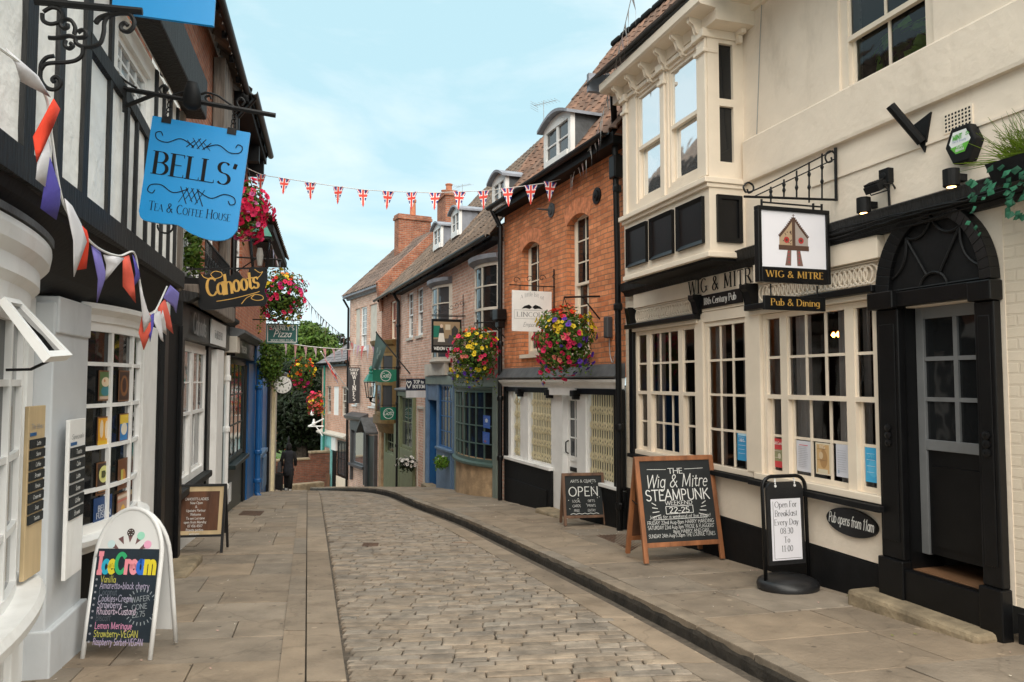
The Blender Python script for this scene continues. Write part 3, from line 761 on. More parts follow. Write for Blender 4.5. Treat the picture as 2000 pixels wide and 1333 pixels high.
        def pt(a, t): return (e0*(1-a)+e1*a)*(1-t)+(r0*(1-a)+r1*a)*t
        K = nu*nsub
        tint = [[None]*nu for _ in range(nv)]
        for j in range(nv):
            jit = [r.uniform(-.006, .006) for _ in range(nu)]
            for i in range(nu):
                k = r.random(); k2 = r.uniform(.85, 1.15)
                tint[j][i] = tuple((a+(b-a)*k)*k2 for a, b in zip(*cols))
            lo = []; hi = []
            for i in range(K+1):
                a = i/K; ph = 2*math.pi*(i/nsub)
                h = amp*(math.sin(ph)+.28*math.sin(2*ph+.6)) if amp else 0
                jj = jit[min(i//nsub, nu-1)]
                lo.append(mb.add(pt(a, max(0, (j-.10)/nv)) + nrm*(h+step+jj+sag(a, j/nv))))
                hi.append(mb.add(pt(a, (j+1)/nv) + nrm*(h+jj*.3+sag(a, (j+1)/nv))))
            for i in range(K):
                mb.col = tint[j][i//nsub]; mb.face((lo[i], lo[i+1], hi[i+1], hi[i]))
            # front edge of the course
            lo2 = [mb.add(mb.v[q]-mb.off-nrm*(step+.012)) for q in lo]
            for i in range(K): mb.col = tuple(c*.8 for c in tint[j][i//nsub]); mb.face((lo2[i], lo2[i+1], lo[i+1], lo[i]))
        o = mb.build(name, m, s.root)
        return o
    def under(s, pts, m, name='roof_deck'):
        mb = s.mb(); mb.poly([(p[0], -p[1], p[2]) for p in pts]); return mb.build(name, m, s.root)
    def gutter(s, u0, u1, d, z, m='black_paint', r=.06, name='gutter', z2=None):
        mb = s.mb(); n = 8; z2 = z if z2 is None else z2
        prof = [(d+r*math.cos(a), r*math.sin(a)) for a in [math.pi+math.pi*k/n for k in range(n+1)]]
        prof += [(p[0]*.0+d+(p[0]-d)*.8, p[1]*.8) for p in prof[::-1]]
        A = [mb.add((u0, -p[0], z+p[1])) for p in prof]; B = [mb.add((u1, -p[0], z2+p[1])) for p in prof]
        for k in range(len(prof)): mb.face((A[k], B[k], B[(k+1) % len(prof)], A[(k+1) % len(prof)]))
        mb.face(A); mb.face(B[::-1])
        k = u0+.4
        while k < u1: mb.fb(k-.015, k+.015, d-r-.06, d-r+.01, z-.09, z+.02); k += .85
        return mb.build(name, m, s.root, smooth=False)
    def downpipe(s, pts, r=.04, m='black_paint', clips=(), name='downpipe'):
        mb = s.mb(); mb.tube([(p[0], -p[1], p[2]) for p in pts], r, 10)
        for u, d, z in clips: mb.lathe([(r*1.3, -.05), (r*1.45, -.03), (r*1.45, .03), (r*1.3, .05)], (u, -d, z), 10)
        return mb.build(name, m, s.root, smooth=False)
    def dormer(s, u0, u1, z0, z1, d, back, m_cheek='lead', m_roof='pale_lead', cols=2, rows=1, glass='grey_glass', name='dormer'):
        mb = s.mb(); z1b = z1-.02
        mb.fb(u0+.02, u1-.02, d-back-.15, d-.05, z1-.03, z1-.005); dm = mb.build(name, m_cheek, s.root)
        for u in (u0+.02, u1-.02): mb = s.mb(); mb.poly([(u, -d+.03, z0-.1), (u, -d+back+.15, z0-.1), (u, -d+back+.15, z1-.031), (u, -d+.03, z1-.031)]); mb.build('cheek', m_cheek, dm)
        q = s.mb(); n = 8; w = u1-u0; a = [(u0-.07+(w+.14)*k/n, z1+.16*math.sin(math.pi*k/n)) for k in range(n+1)]
        for k in range(n):
            p, r = a[k], a[k+1]
            q.hexa([(p[0], -d-.1, p[1]-.05), (r[0], -d-.1, r[1]-.05), (r[0], -d+back+.5, r[1]-.05), (p[0], -d+back+.5, p[1]-.05), (p[0], -d-.1, p[1]), (r[0], -d-.1, r[1]), (r[0], -d+back+.5, r[1]), (p[0], -d+back+.5, p[1])])
        q.build('dormer_roof', m_roof, dm)
        q = s.mb(); fw = .09
        q.fb(u0, u0+fw, d-.08, d, z0-.1, z1); q.fb(u1-fw, u1, d-.08, d, z0-.1, z1); q.fb(u0+fw, u1-fw, d-.08, d, z1-fw, z1); q.fb(u0+fw, u1-fw, d-.08, d+.03, z0-.1, z0+.05)
        q.prism([(u0, z1)]+[(u0+w*k/n, z1+.1*math.sin(math.pi*k/n)) for k in range(1, n)]+[(u1, z1)], -d+.002, -d+.05)
        um = (u0+u1)/2; q.fb(um-.03, um+.03, d-.06, d-.01, z0+.05, z1-fw)
        for a0, b0 in ((u0+fw, um-.03), (um+.03, u1-fw)):
            for k in range(1, rows+1): z = z0+.05+(z1-fw-z0-.05)*k/(rows+1); q.fb(a0, b0, d-.05, d-.02, z-.012, z+.012)
        q.build('casement', 'white_paint', dm)
        q = s.mb(); q.poly([(u0+fw, -d+.04, z0), (u1-fw, -d+.04, z0), (u1-fw, -d+.04, z1-fw), (u0+fw, -d+.04, z1-fw)]); q.build('pane', glass, dm)
        return dm
    def chimney(s, u0, u1, d0, d1, z0, z1, m='orange_brick', pots=2, name='chimney', pot_h=.45):
        mb = s.mb(); mb.fb(u0, u1, d0, d1, z0, z1-.22); mb.fb(u0-.05, u1+.05, d0-.05, d1+.05, z1-.22, z1-.1); mb.fb(u0-.02, u1+.02, d0-.02, d1+.02, z1-.1, z1)
        c = mb.build(name, m, s.root)
        for k in range(pots):
            q = s.mb(); uc = u0+(u1-u0)*(k+.5)/pots; dc = (d0+d1)/2; h = pot_h*ru(.5, 1.2) if pots > 1 else pot_h
            q.lathe([(.13, 0), (.12, h*.8), (.15, h*.82), (.15, h*.95), (.11, h), (.09, h*.9)], (uc, -dc, z1), 14); q.build('chimney_pot', 'terracotta', c)
        return c
def arch_head(bd, u0, u1, z, rise, d=0, depth=.22, m='wall', over=.0, n=10):
    """fills the corners above a segmental arch: opening top is z+rise, springing z"""
    mb = bd.mb(); um = (u0+u1)/2
    top = z+rise
    pts = [(u0+(u1-u0)*k/n, z+rise*(1-(2*k/n-1)**2)) for k in range(n+1)]
    for p, q in zip(pts, pts[1:]):
        mb.poly([(p[0], -d, p[1]), (q[0], -d, q[1]), (q[0], -d, top), (p[0], -d, top)])
        mb.poly([(p[0], -d, p[1]), (p[0], -d+depth, p[1]), (q[0], -d+depth, q[1]), (q[0], -d, q[1])])
    return mb.build('wall_spandrel', m, bd.root)
def voussoirs(bd, u0, u1, z, rise, h, d=.006, m='arch_brick', n=16):
    mb = bd.mb(); um = (u0+u1)/2; r = random.Random(5); mb.col = None
    for k in range(n):
        a0, a1 = k/n+.006, (k+1)/n-.006
        def p(a, o):
            x = u0+(u1-u0)*a; lean = (a-.5)*2
            return (x+lean*o*.35, z+rise*(1-(2*a-1)**2)+o)
        (x0, z0), (x1, z1), (x2, z2), (x3, z3) = p(a0, 0), p(a1, 0), p(a1, h), p(a0, h)
        mb.hexa([(x0, -d, z0), (x1, -d, z1), (x1, .03, z1), (x0, .03, z0), (x3, -d, z3), (x2, -d, z2), (x2, .03, z2), (x3, .03, z3)])
    return mb.build('brick_arch', m, bd.root)
def cornice(bd, u0, u1, z, prof, m, name='cornice', ret=True):
    """prof: list of (d, dz) outline in section, extruded along u"""
    mb = bd.mb()
    A = [mb.add((u0, -p[0], z+p[1])) for p in prof]; B = [mb.add((u1, -p[0], z+p[1])) for p in prof]; n = len(prof)
    for k in range(n): mb.face((A[k], B[k], B[(k+1) % n], A[(k+1) % n]))
    mb.face(A[::-1]); mb.face(B)
    return mb.build(name, m, bd.root)

def dsolve(f, px, py, zE, slope, dE):
    return min([dE-.02*k for k in range(160)], key=lambda d: abs(f.z(px, py, d)-(zE+(dE-d)*slope)))
# ================================================ PUB, right foreground
PB = Fac((1.64, 10.5), (4.12, 2.45))
pub = Bd('pub_building', 'cream painted corner pub with black trim, small paned windows and a hanging oriel bay', 'pub', PB, -.35)
U = PB.u
w1 = (.30, 1.88); w2 = (2.06, 2.88); w3 = (3.14, 4.66)
ZS, ZH = .56, 2.22
dr = (PB.u(1757, 800, .07), PB.u(1908, 800, .07)); PL, PR = PB.u(1715, 800, .07), PB.u(1947, 800, .07); DZ0, DZ1 = .10, 2.12
ru0, ru1 = U(1638, 90), U(1824, 60); rz0 = PB.z(1740, 150)-.09
ops_low = [(w1[0], w1[1], ZS, ZH), (w2[0], w2[1], ZS, ZH), (w3[0], w3[1], ZS, ZH), (dr[0], dr[1], DZ0, DZ1)]
bz0, bz1 = 2.87, 5.42; bu0, bu1 = .86, 2.86; BD = .44
pub.wall('cream_plaster', .30, dr[1]+.18, .06, 2.76, ops_low, .24)
pub.wall('cream_plaster', -.06, 6.05, 2.76, 5.5, [(ru0, ru1, rz0, 5.25), (bu0+.1, bu1-.1, 3.7, 5.2)], .26, d=.004, name='upper_wall')
pub.wall('cream_brick', dr[1]+.18, 8.42, .06, 2.76, (), .24, name='brick_wall', d=-.004)
pub.wall('cream_brick', -.06, .30, -.1, 2.76, (), .24, name='brick_wall', d=-.003)
pub.wall('cream_plaster', 6.05, 8.42, 2.76, 5.5, (), .24, name='upper_wall', d=-.02)
pub.fbox('plinth', 'matt_black', -.05, dr[0]-.2, -.2, .014, -1.1, .05); pub.fbox('plinth', 'matt_black', dr[1]+.2, 8.4, -.2, .012, -1.1, .02)
# raised band course and string line
cornice(pub, 2.9, 6.06, 3.63, [(.0, 0), (.05, .005), (.055, .03), (.055, .44), (.02, .47), (0, .47)], 'cream_plaster', 'band_course')
pub.fbox('string_line', 'cream_plaster', 3.9, 6.0, .0, .018, 3.34, 3.36)
# ground floor joinery: each opening is filled with a wide framed cream window
def pub_light(u0, u1, cols, rows, sash, curt=None, fw=.05):
    pub.window(u0, u1, ZS, ZH, cols, rows, .02, 'cream_paint', 'clear_glass', fw=fw, bar=.026, sash=sash, curtain=curt)
a, b = w1; q = (b-a)
pub_light(a, a+q*.235, 1, (2, 2), True); pub_light(a+q*.235, a+q*.76, 3, (2, 2), True, ('curtain_blue', 'side')); pub_light(a+q*.76, b, 1, (2, 2), True)
pub_light(w2[0], w2[1], 3, 4, False, ('curtain_blue', 'side'))
a, b = w3; q = b-a; 
pub_light(a, a+q*.21, 1, (2, 2), True, ('curtain_blue', 'side')); pub_light(a+q*.21, a+q*.79, 3, (2, 2), True, ('curtain_blue', 'side')); pub_light(a+q*.79, b, 1, (2, 2), True, ('curtain_blue', 'side'))
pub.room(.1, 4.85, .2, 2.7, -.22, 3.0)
# sill, mouldings, pilaster strips
pub.boxes('window_sill', 'matt_black', [(.16, 3.0, -.02, .10, ZS-.055, ZS-.005), (2.995, 4.74, -.02, .13, ZS-.058, ZS-.008)], bevel=.006)
pub.boxes('sill_board', 'cream_paint', [(.3, 2.97, 0, .045, ZS, ZS+.06), (3.02, 4.70, 0, .07, ZS, ZS+.06)], bevel=.005)
pub.boxes('pilaster', 'cream_paint', [(1.885, 2.055, 0, .05, ZS+.06, 2.26), (2.885, 3.135, 0, .055, ZS+.06, 2.26)], bevel=.005)
pub.boxes('corner_board', 'black_paint', [(.18, .295, 0, .07, ZS-.005, 2.33)], bevel=.008)
pub.boxes('black_moulding', 'black_paint', [(.16, 2.0, 0, .13, 2.27, 2.33), (2.98, 4.72, 0, .13, 2.27, 2.33)], bevel=.008)
pub.boxes('head_board', 'cream_paint', [(.3, 1.96, 0, .075, 2.225, 2.268), (2.0, 2.96, 0, .04, 2.225, 2.34), (3.0, 4.72, 0, .075, 2.225, 2.268)])
for uc in (1.98, 3.0, .22):
    mb = pub.mb(); pr = [(.0, 2.33), (.09, 2.33), (.10, 2.40), (.12, 2.47), (.15, 2.50), (.15, 2.545), (0, 2.545)] if uc > .5 else [(.0, 2.33), (.08, 2.33), (.1, 2.46), (.12, 2.56), (0, 2.56)]
    hw = .055
    A = [mb.add((uc-hw, -p[0], p[1])) for p in pr]; B = [mb.add((uc+hw, -p[0], p[1])) for p in pr]; n = len(pr)
    for k in range(n): mb.face((A[k], B[k], B[(k+1) % n], A[(k+1) % n]))
    mb.face(A[::-1]); mb.face(B); pub_c = mb.build('console', 'black_paint', pub.root, bevel=.006)
# interlaced ring friezes
def lattice(u0, u1, z0, z1, d):
    mb = pub.mb(); h = z1-z0; r = h/2-.008; n = int((u1-u0)/(h*.36)); step = (u1-u0-2*r)/n
    for k in range(n+1):
        cx = u0+r+step*k
        mb.ring(arc(cx, (z0+z1)/2, r, r, 0, 352, 22), arc(cx, (z0+z1)/2, r-.013, r-.013, 0, 352, 22), -d-.012-.0008*(k % 5), -d)
    mb.fb(u0, u1, d-.01, d+.014, z0-.012, z0); mb.fb(u0, u1, d-.01, d+.014, z1, z1+.012)
    mb.build('ring_frieze', 'cream_paint', pub.root)
lattice(.32, 1.90, 2.345, 2.53, .022); lattice(3.1, 4.70, 2.345, 2.53, .022)
pub.boxes('fascia_board', 'cream_paint', [(.3, 1.9, .0, .05, 2.55, 2.74), (2.05, 2.92, .0, .05, 2.345, 2.74), (3.08, 4.74, 0, .08, 2.548, 2.735)], bevel=.004)
mb = pub.mb(); text(mb, 'WIG & MITRE', 2.50, 2.565, .155, -.075, .17, .05, serif=.05, sp=.16, sx=1.02); mb.build('lettering', 'letter_dark', pub.root)
mb = pub.mb(); mb.fb(2.03, 2.87, .055, .07, 2.375, 2.53); pl = mb.build('name_board', 'black_paint', pub.root, bevel=.005)
mb = pub.mb(); text(mb, '18th Century Pub', 2.45, 2.42, .075, -.073, .17, .06, serif=.04, sp=.03); mb.build('lettering', 'letter_white', pl)
# heavy black beam with cables along it
cornice(pub, .05, 8.4, 2.74, [(0, 0), (.06, 0), (.08, .05), (.12, .07), (.135, .15), (.145, .175), (.02, .22), (0, .22)], 'black_timber', 'beam')
mb = pub.mb(); r = random.Random(3)
for k in range(5):
    zz = 2.75+.022*k; pts = []
    for i in range(60):
        u = 3.2+i*.08; pts.append((u, -(.139-.005*k if k > 2 else .085+.018*k)-.012, zz+.015*math.sin(i*.23+k)+r.uniform(-.006, .006)))
    mb.tube(pts, .007, 5)
mb.build('cable', 'iron', pub.root)
# ---- oriel bay
mb = pub.mb(); d0 = BD
fw_ops = [(PB.u(1242, 280, BD), PB.u(1290, 280, BD), 3.78, 5.16), (PB.u(1304, 230, BD), PB.u(1364, 230, BD), 3.78, 5.16)]
bay = pub.wall('cream_paint', bu0, bu1, bz0, bz1, fw_ops, .1, d=BD, name='oriel_bay')
mb = pub.mb()   # side walls of the bay: cheek with a narrow window
sd0, sd1 = .13, .30
for u, sg in ((bu1, 1), (bu0, -1)):
    x0, x1 = (u-.08, u-.001) if sg > 0 else (u+.001, u+.08)
    for (da, db, za, zb_) in ((0.0, sd0, bz0, bz1), (sd1, BD-.1, bz0, bz1), (sd0, sd1, bz0, 3.86), (sd0, sd1, 4.46, 4.54), (sd0, sd1, 5.14, bz1)):
        mb.fb(x0, x1, da, db, za, zb_)
    mb.build('bay_cheek', 'cream_paint', bay); mb = pub.mb()
for u in (bu1-.04, bu0+.04): mb = pub.mb(); mb.poly([(u, -sd0, 3.8), (u, -sd1, 3.8), (u, -sd1, 5.2), (u, -sd0, 5.2)]); mb.build('pane', 'dark_glass', bay)
for o_ in fw_ops:
    pub.window(o_[0], o_[1], o_[2], o_[3], 1, (1, 1), BD-.02, 'cream_paint', 'reflecting_glass', fw=.04, split=.5, name='bay_window')
um = (fw_ops[0][1]+fw_ops[1][0])/2
mb = pub.mb()
for u in (bu0+.06, um, bu1-.09):      # slender pilasters with moulded caps
    hw = .05 if u != bu1-.09 else .085
    mb.fb(u-hw, u+hw, BD, BD+.03, 3.7, 5.18); mb.fb(u-hw-.02, u+hw+.02, BD, BD+.055, 5.02, 5.06); mb.fb(u-hw-.03, u+hw+.03, BD, BD+.07, 5.18, 5.27)
mb.fb(bu1, bu1+.02, 0.03, BD+.05, 5.18, 5.27); mb.fb(bu1, bu1+.012, .32, BD+.02, 5.02, 5.06)
mb.fb(bu0, bu1, BD, BD+.035, 5.2, 5.25)
mb.build('bay_pilaster', 'cream_paint', bay, bevel=.006)
mb = pub.mb(); mb.fb(bu0-.06, bu1+.04, 0, BD+.07, 3.62, 3.68); mb.fb(bu0-.03, bu1+.02, 0, BD+.035, 3.575, 3.62); mb.fb(bu0-.02, bu1+.02, 0, BD+.03, bz0-.03, bz0+.03)
mb.build('bay_sill', 'cream_paint', bay, bevel=.008)
mb = pub.mb()
mb.fb(bu0+.02, bu1-.02, .02, BD-.02, bz0-.06, bz0-.031); mb.build('bay_soffit', 'matt_black', bay)
def panel(u0, u1, z0, z1, side=False):
    mb = pub.mb(); f = .045
    if not side:
        D = BD
        mb.fb(u0, u1, D, D+.012, z0, z1)
        o_, i_ = [(u0, z0), (u1, z0), (u1, z1), (u0, z1)], [(u0+f, z0+f), (u1-f, z0+f), (u1-f, z1-f), (u0+f, z1-f)]
        k = [mb.add((p[0], -D-.012-.028, p[1])) for p in o_]; m_ = [mb.add((p[0], -D-.013, p[1])) for p in i_]; e_ = [mb.add((p[0], -D-.005, p[1])) for p in o_]
        for j in range(4): mb.face((k[j], k[(j+1) % 4], m_[(j+1) % 4], m_[j])); mb.face((e_[j], e_[(j+1) % 4], k[(j+1) % 4], k[j]))
    else:
        mb.box(bu1, bu1+.012, -u1, -u0, z0, z1)
        for (a_, b_, c_, e_) in ((u0, u1, z0, z0+f), (u0, u1, z1-f, z1), (u0, u0+f, z0+f, z1-f), (u1-f, u1, z0+f, z1-f)): mb.box(bu1+.0125, bu1+.035, -b_, -a_, c_, e_)
    return mb.build('black_panel', 'black_paint', bay)
pw = (bu1-bu0-.36)/3
for k in range(3): u0 = bu0+.09+k*(pw+.09); panel(u0, u0+pw, 3.0, 3.5)
panel(.06, .36, 3.0, 3.5, True)
# eaves cornice on corbels over the bay, roof above
cornice(pub, .55, 8.4, 5.42, [(.0, 0), (.05, 0), (.06, .06), (.30, .07), (.30, .16), (0, .16)], 'cream_paint', 'eaves_cornice')
cornice(pub, bu0-.28, bu1+.22, 5.27, [(.0, 0), (BD+.03, 0), (BD+.03, .12), (BD+.21, .14), (BD+.23, .16), (BD+.23, .255), (0, .255)], 'cream_paint', 'bay_cornice')
for k in range(6):
    u = bu0+.02+k*(bu1-bu0-.1)/5; mb = pub.mb(); hw = .024
    pr = [(BD, 5.17), (BD+.04, 5.18), (BD+.05, 5.22), (BD+.09, 5.25), (BD+.12, 5.33), (BD+.17, 5.36), (BD+.17, 5.42), (BD, 5.42)]
    A = [mb.add((u-hw, -p[0], p[1])) for p in pr]; B = [mb.add((u+hw, -p[0], p[1])) for p in pr]; n = len(pr)
    for j in range(n): mb.face((A[j], B[j], B[(j+1) % n], A[(j+1) % n]))
    mb.face(A[::-1]); mb.face(B); mb.build('corbel', 'cream_paint', pub.root, bevel=.006)
for dd in (.08,):
    mb = pub.mb(); mb.box(bu1+.02, bu1+.2, -.12, -.04, 5.32, 5.42); mb.box(bu1+.02, bu1+.14, -.11, -.05, 5.22, 5.32); mb.box(bu1+.02, bu1+.08, -.105, -.055, 5.14, 5.22); mb.build('corbel', 'cream_paint', pub.root, bevel=.006)
pub.roof((.3, .78, 5.60), (8.4, .55, 5.60), (8.4, -3.2, 8.2), (.3, -3.2, 8.2), 'slate', .25, .22, amp=0, seed=31, nsub=1, step=.012)
pub.boxes('lead_flashing', 'pale_lead', [(.35, .42, -2.6, .75, 5.5, 5.75)])
pub.chimney(1.1, 1.75, -1.05, -.35, 5.6, 7.05, 'rust_brick', 0)
mb = pub.mb(); mb.tube([(*(lambda q: (q[0], -.012, q[1]))(PB.uz(px, py, .012)),) for px, py in ((1488, 2), (1484, 90), (1481, 180), (1478, 260), (1477, 335))], .004, 5); mb.build('wire', 'cable_grey', pub.root)
# ---- sash window over the door
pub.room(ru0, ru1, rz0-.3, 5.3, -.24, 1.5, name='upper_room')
pub.window(ru0, ru1, rz0, 5.25, 2, (1, 1), -.02, 'cream_paint', 'clear_glass', fw=.09, split=.45, name='sash_window', sill='cream_plaster')
# ---- doorway
mb = pub.mb(); pw = .17
pub.boxes('door_pilaster', 'black_paint', [(PL, dr[0], 0, .07, .16, 2.12), (PL-.015, dr[0]+.012, 0, .10, -.36, .16), (dr[1], PR, 0, .07, .16, 2.1), (dr[1]-.012, PR+.012, 0, .10, -.42, .16), (PL-.03, dr[0]+.01, 0, .13, 2.12, 2.26), (dr[1]-.01, PR+.02, 0, .12, 2.1, 2.24), (PL+.03, dr[0]-.03, .07, .078, .3, 2.0), (dr[1]+.03, PR-.03, .07, .078, .3, 2.0)], bevel=.01)
mb = pub.mb()
for uc in ((PL+dr[0])/2, (PR+dr[1])/2):
    mb = pub.mb()
    for z in (1.18, 1.12, 1.06): mb.lathe([(.03, 0), (.03, .012), (.012, .018)], (uc, -.079, z), 10, 'Y')
    mb.build('rosette', 'black_paint', pub.root)
uc = (PL+PR)/2+.02; rw = (PR-PL)/2-.01; zc = 2.25; rh = .62
mb = pub.mb(); mb.prism(arc(uc, zc, rw-.05, rh-.05, 0, 180, 24), -.03, -.006); fan = mb.build('fanlight', 'matt_black', pub.root)
mb = pub.mb(); o_ = arc(uc, zc, rw, rh, 0, 180, 26); i_ = arc(uc, zc, rw-.11, rh-.09, 0, 180, 26)
for k in range(26):
    p0, p1, q0, q1 = o_[k], o_[k+1], i_[k], i_[k+1]
    mb.hexa([(q0[0], -.005, q0[1]), (p0[0], -.005, p0[1]), (p0[0], -.10, p0[1]), (q0[0], -.07, q0[1]), (q1[0], -.005, q1[1]), (p1[0], -.005, p1[1]), (p1[0], -.10, p1[1]), (q1[0], -.07, q1[1])])
mb.fb(uc-.04, uc+.04, .03, .11, zc+rh-.11, zc+rh+.03)
mb.build('arch_moulding', 'black_paint', fan, bevel=.004)
mb = pub.mb(); Y = -.035
def scal(pts): mb.tube([(p[0], Y-.008, p[1]) for p in pts], .011, 6)
ri = [arc(uc, zc, rw-.12, rh-.1, a_, a_, 1)[0] for a_ in (12, 52, 90, 128, 168)]
for a_, b_ in zip(ri, ri[1:]):
    m_ = ((a_[0]+b_[0])/2*.72+uc*.28, (a_[1]+b_[1])/2*.72+zc*.28)
    scal([((1-t)**2*a_[0]+2*t*(1-t)*m_[0]+t*t*b_[0], (1-t)**2*a_[1]+2*t*(1-t)*m_[1]+t*t*b_[1]) for t in [k/8 for k in range(9)]])
for p in (ri[1], ri[3]): scal([(uc+(p[0]-uc)*.22, zc+(p[1]-zc)*.22), (p[0]*.96+uc*.04, p[1]*.96+zc*.04)])
scal(arc(uc, zc, .12, .11, 0, 180, 10)); scal([(uc-rw+.1, zc+.01), (uc+rw-.1, zc+.01)])
mb.build('tracery', 'iron', fan)
pub.fbox('door_lintel', 'black_paint', dr[0]-.02, dr[1]+.02, -.24, .085, 2.13, 2.245, bevel=.006)
pub.boxes('door_jamb', 'black_paint', [(dr[0]-.001, dr[0]+.02, -.3, .012, DZ0, 2.13), (dr[1]-.02, dr[1]+.001, -.3, .012, DZ0, 2.13)])
pub.fbox('threshold', 'black_paint', dr[0]-.02, dr[1]+.02, -.3, .08, -.3, DZ0, bevel=.01)
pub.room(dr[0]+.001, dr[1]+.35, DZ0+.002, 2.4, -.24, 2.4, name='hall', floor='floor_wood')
# inner half glazed door, set back and grey
iu0, iu1, dd = dr[0]+.022, dr[1]-.021, -.085
pub.fbox('floor_edge', 'floor_wood', dr[0]+.022, dr[1]-.022, -.9, -.0, DZ0-.02, DZ0+.006)
L = [(iu0, iu0+.07, dd-.05, dd, DZ0+.12, 2.12), (iu0+.07, iu1, dd-.05, dd, 2.03, 2.12), (iu0+.07, iu1, dd-.05, dd, 1.02, 1.1), (iu0+.07, iu1, dd-.05, dd-.02, DZ0+.13, 1.02)]
idr = pub.boxes('inner_door', 'door_grey', L[:3], bevel=.004)
pub.boxes('door_panel', 'black_paint', L[3:]+[(iu0+.12, iu1-.1, dd-.02, dd-.005, .3, .9)], idr)
xs = [iu0+.07+(iu1-iu0-.07)*k/2 for k in range(3)]
pub.boxes('glazing_bar', 'door_grey', [(xs[1]-.018, xs[1]+.018, dd-.04, dd-.006, 1.1, 2.03)]+[(iu0+.07, iu1, dd-.04, dd-.008, z-.016, z+.016) for z in (1.41, 1.72)], idr)
mb = pub.mb(); mb.poly([(iu0+.07, -dd+.025, 1.1), (iu1, -dd+.025, 1.1), (iu1, -dd+.025, 2.03), (iu0+.07, -dd+.025, 2.03)]); mb.build('pane', 'dark_glass', idr)
# worn stone steps
mb = pub.mb(); a0, b0 = U(1705, 1150), U(1968, 1200)
mb.fb(a0, b0, -.05, .27, -.42, -.13); st = mb.build('door_step', 'step_stone', pub.root, bevel=.035)
# ================================================ BRICK HOUSE
BH = Fac((-.157, 15.1), (1.64, 10.5))
bh = Bd('brick_house', 'orange brick house with a steep pantile roof, two dormers and a white and black shopfront', 'house', BH, -.75)
U = BH.u
HL = BH.L
wa = BH.rect(1019, 478, 1053, 655); wb = BH.rect(1107, 425, 1151, 640)
zA, zB = 2.05, 2.0
topA, topB = wa[3]-.02, wb[3]-.02
bh.wall('orange_brick', 0, HL-.06, 1.6, 5.36, [(wa[0], wa[1], zA, topA), (wb[0], wb[1], zB, topB)], .3)
for (u0, u1, tp, zz) in ((wa[0], wa[1], topA, zA), (wb[0], wb[1], topB, zB)):
    arch_head(bh, u0, u1, tp-.13, .13, 0, .3, 'orange_brick'); voussoirs(bh, u0-.03, u1+.03, tp-.14, .135, .25)
bh.window(wa[0]+.05, wa[1]+.0, zA, topA, 2, (3, 3), -.12, 'cream_paint', 'dark_glass', fw=.06, sill='cream_paint')
bh.window(wb[0]+.05, wb[1]+.0, zB, topB, 2, (3, 3), -.12, 'cream_paint', 'dark_glass', fw=.06, sill='cream_paint')
for px, py, sp in ((1078, 411, 1), (1167, 383, 0)):
    u, z = BH.uz(px, py); mb = bh.mb(); prof = [(.13, 0), (.13, .02), (.085, .025), (.08, .045), (.05, .05), (.03, .06)]+([(.018, .07), (.014, .22), (.02, .24), (.002, .3)] if sp else [(.002, .065)])
    mb.lathe(prof, (u, -.002, z), 18, 'Y'); mb.build('tie_plate', 'iron' if not sp else 'lead', bh.root)
zE, zR = 5.12, 8.98
bh.roof((-.02, .28, zE), (HL+.25, .28, zE), (HL+.25, -2.6, zR), (-.02, -2.6, zR), 'pantile', seed=2)
bh.boxes('ridge_tiles', 'pantile', [(-.02+k*.42, .38+k*.42, -2.75, -2.5, zR-.03, zR+.09) for k in range(12)], bevel=.05)
bh.boxes('eaves_board', 'matt_black', [(0, HL+.1, -.25, .26, 4.93, 5.10)])
bh.gutter(-.1, HL+.0, .32, zE-.01, r=.065)
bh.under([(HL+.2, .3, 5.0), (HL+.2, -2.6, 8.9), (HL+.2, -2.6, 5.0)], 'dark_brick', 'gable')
for pxa, pya, pxb, pyb in ((1062, 332, 1114, 216), (961, 408, 987, 340)):
    dd = dsolve(BH, (pxa+pxb)/2, pya, zE, 1.34, .28)
    u0, z0 = BH.uz(pxa, pya, dd); u1, z1 = BH.uz(pxb, pyb, dd)
    bh.dormer(u0, u1, z0+.03, z1, dd, (z1-z0)/1.34+.1)
hp = [(*BH.uz(px, py, .4), .4) for px, py in ((1186, 148), (1196, 172))]
bh.downpipe([(hp[0][0], .4, hp[0][1]), (hp[1][0], .4, hp[1][1]), (HL-.04, .16, 5.28), (HL-.03, .13, 3.2), (HL-.03, .13, -.7)], .045, clips=[(HL-.03, .13, z) for z in (4.75, 4.3, 2.6, .9, -.2)])
mb = bh.mb(); mb.fb(HL-.12, HL+.06, .06, .22, 4.45, 4.78); mb.build('hopper', 'black_paint', bh.root, bevel=.02)
bh.downpipe([(.06, .30, 5.04), (.08, .12, 4.7), (.08, .12, 2.9)], .05); 
mb = bh.mb(); mb.fb(-.06, .22, .03, .24, 2.78, 3.0); mb.fb(-.02, .18, .05, .2, 2.62, 2.78); mb.build('hopper', 'black_paint', bh.root, bevel=.015)
bh.downpipe([(.08, .12, 2.62), (.08, .12, -.95)], .045, clips=[(.08, .12, z) for z in (2.3, 1.2, 0)])
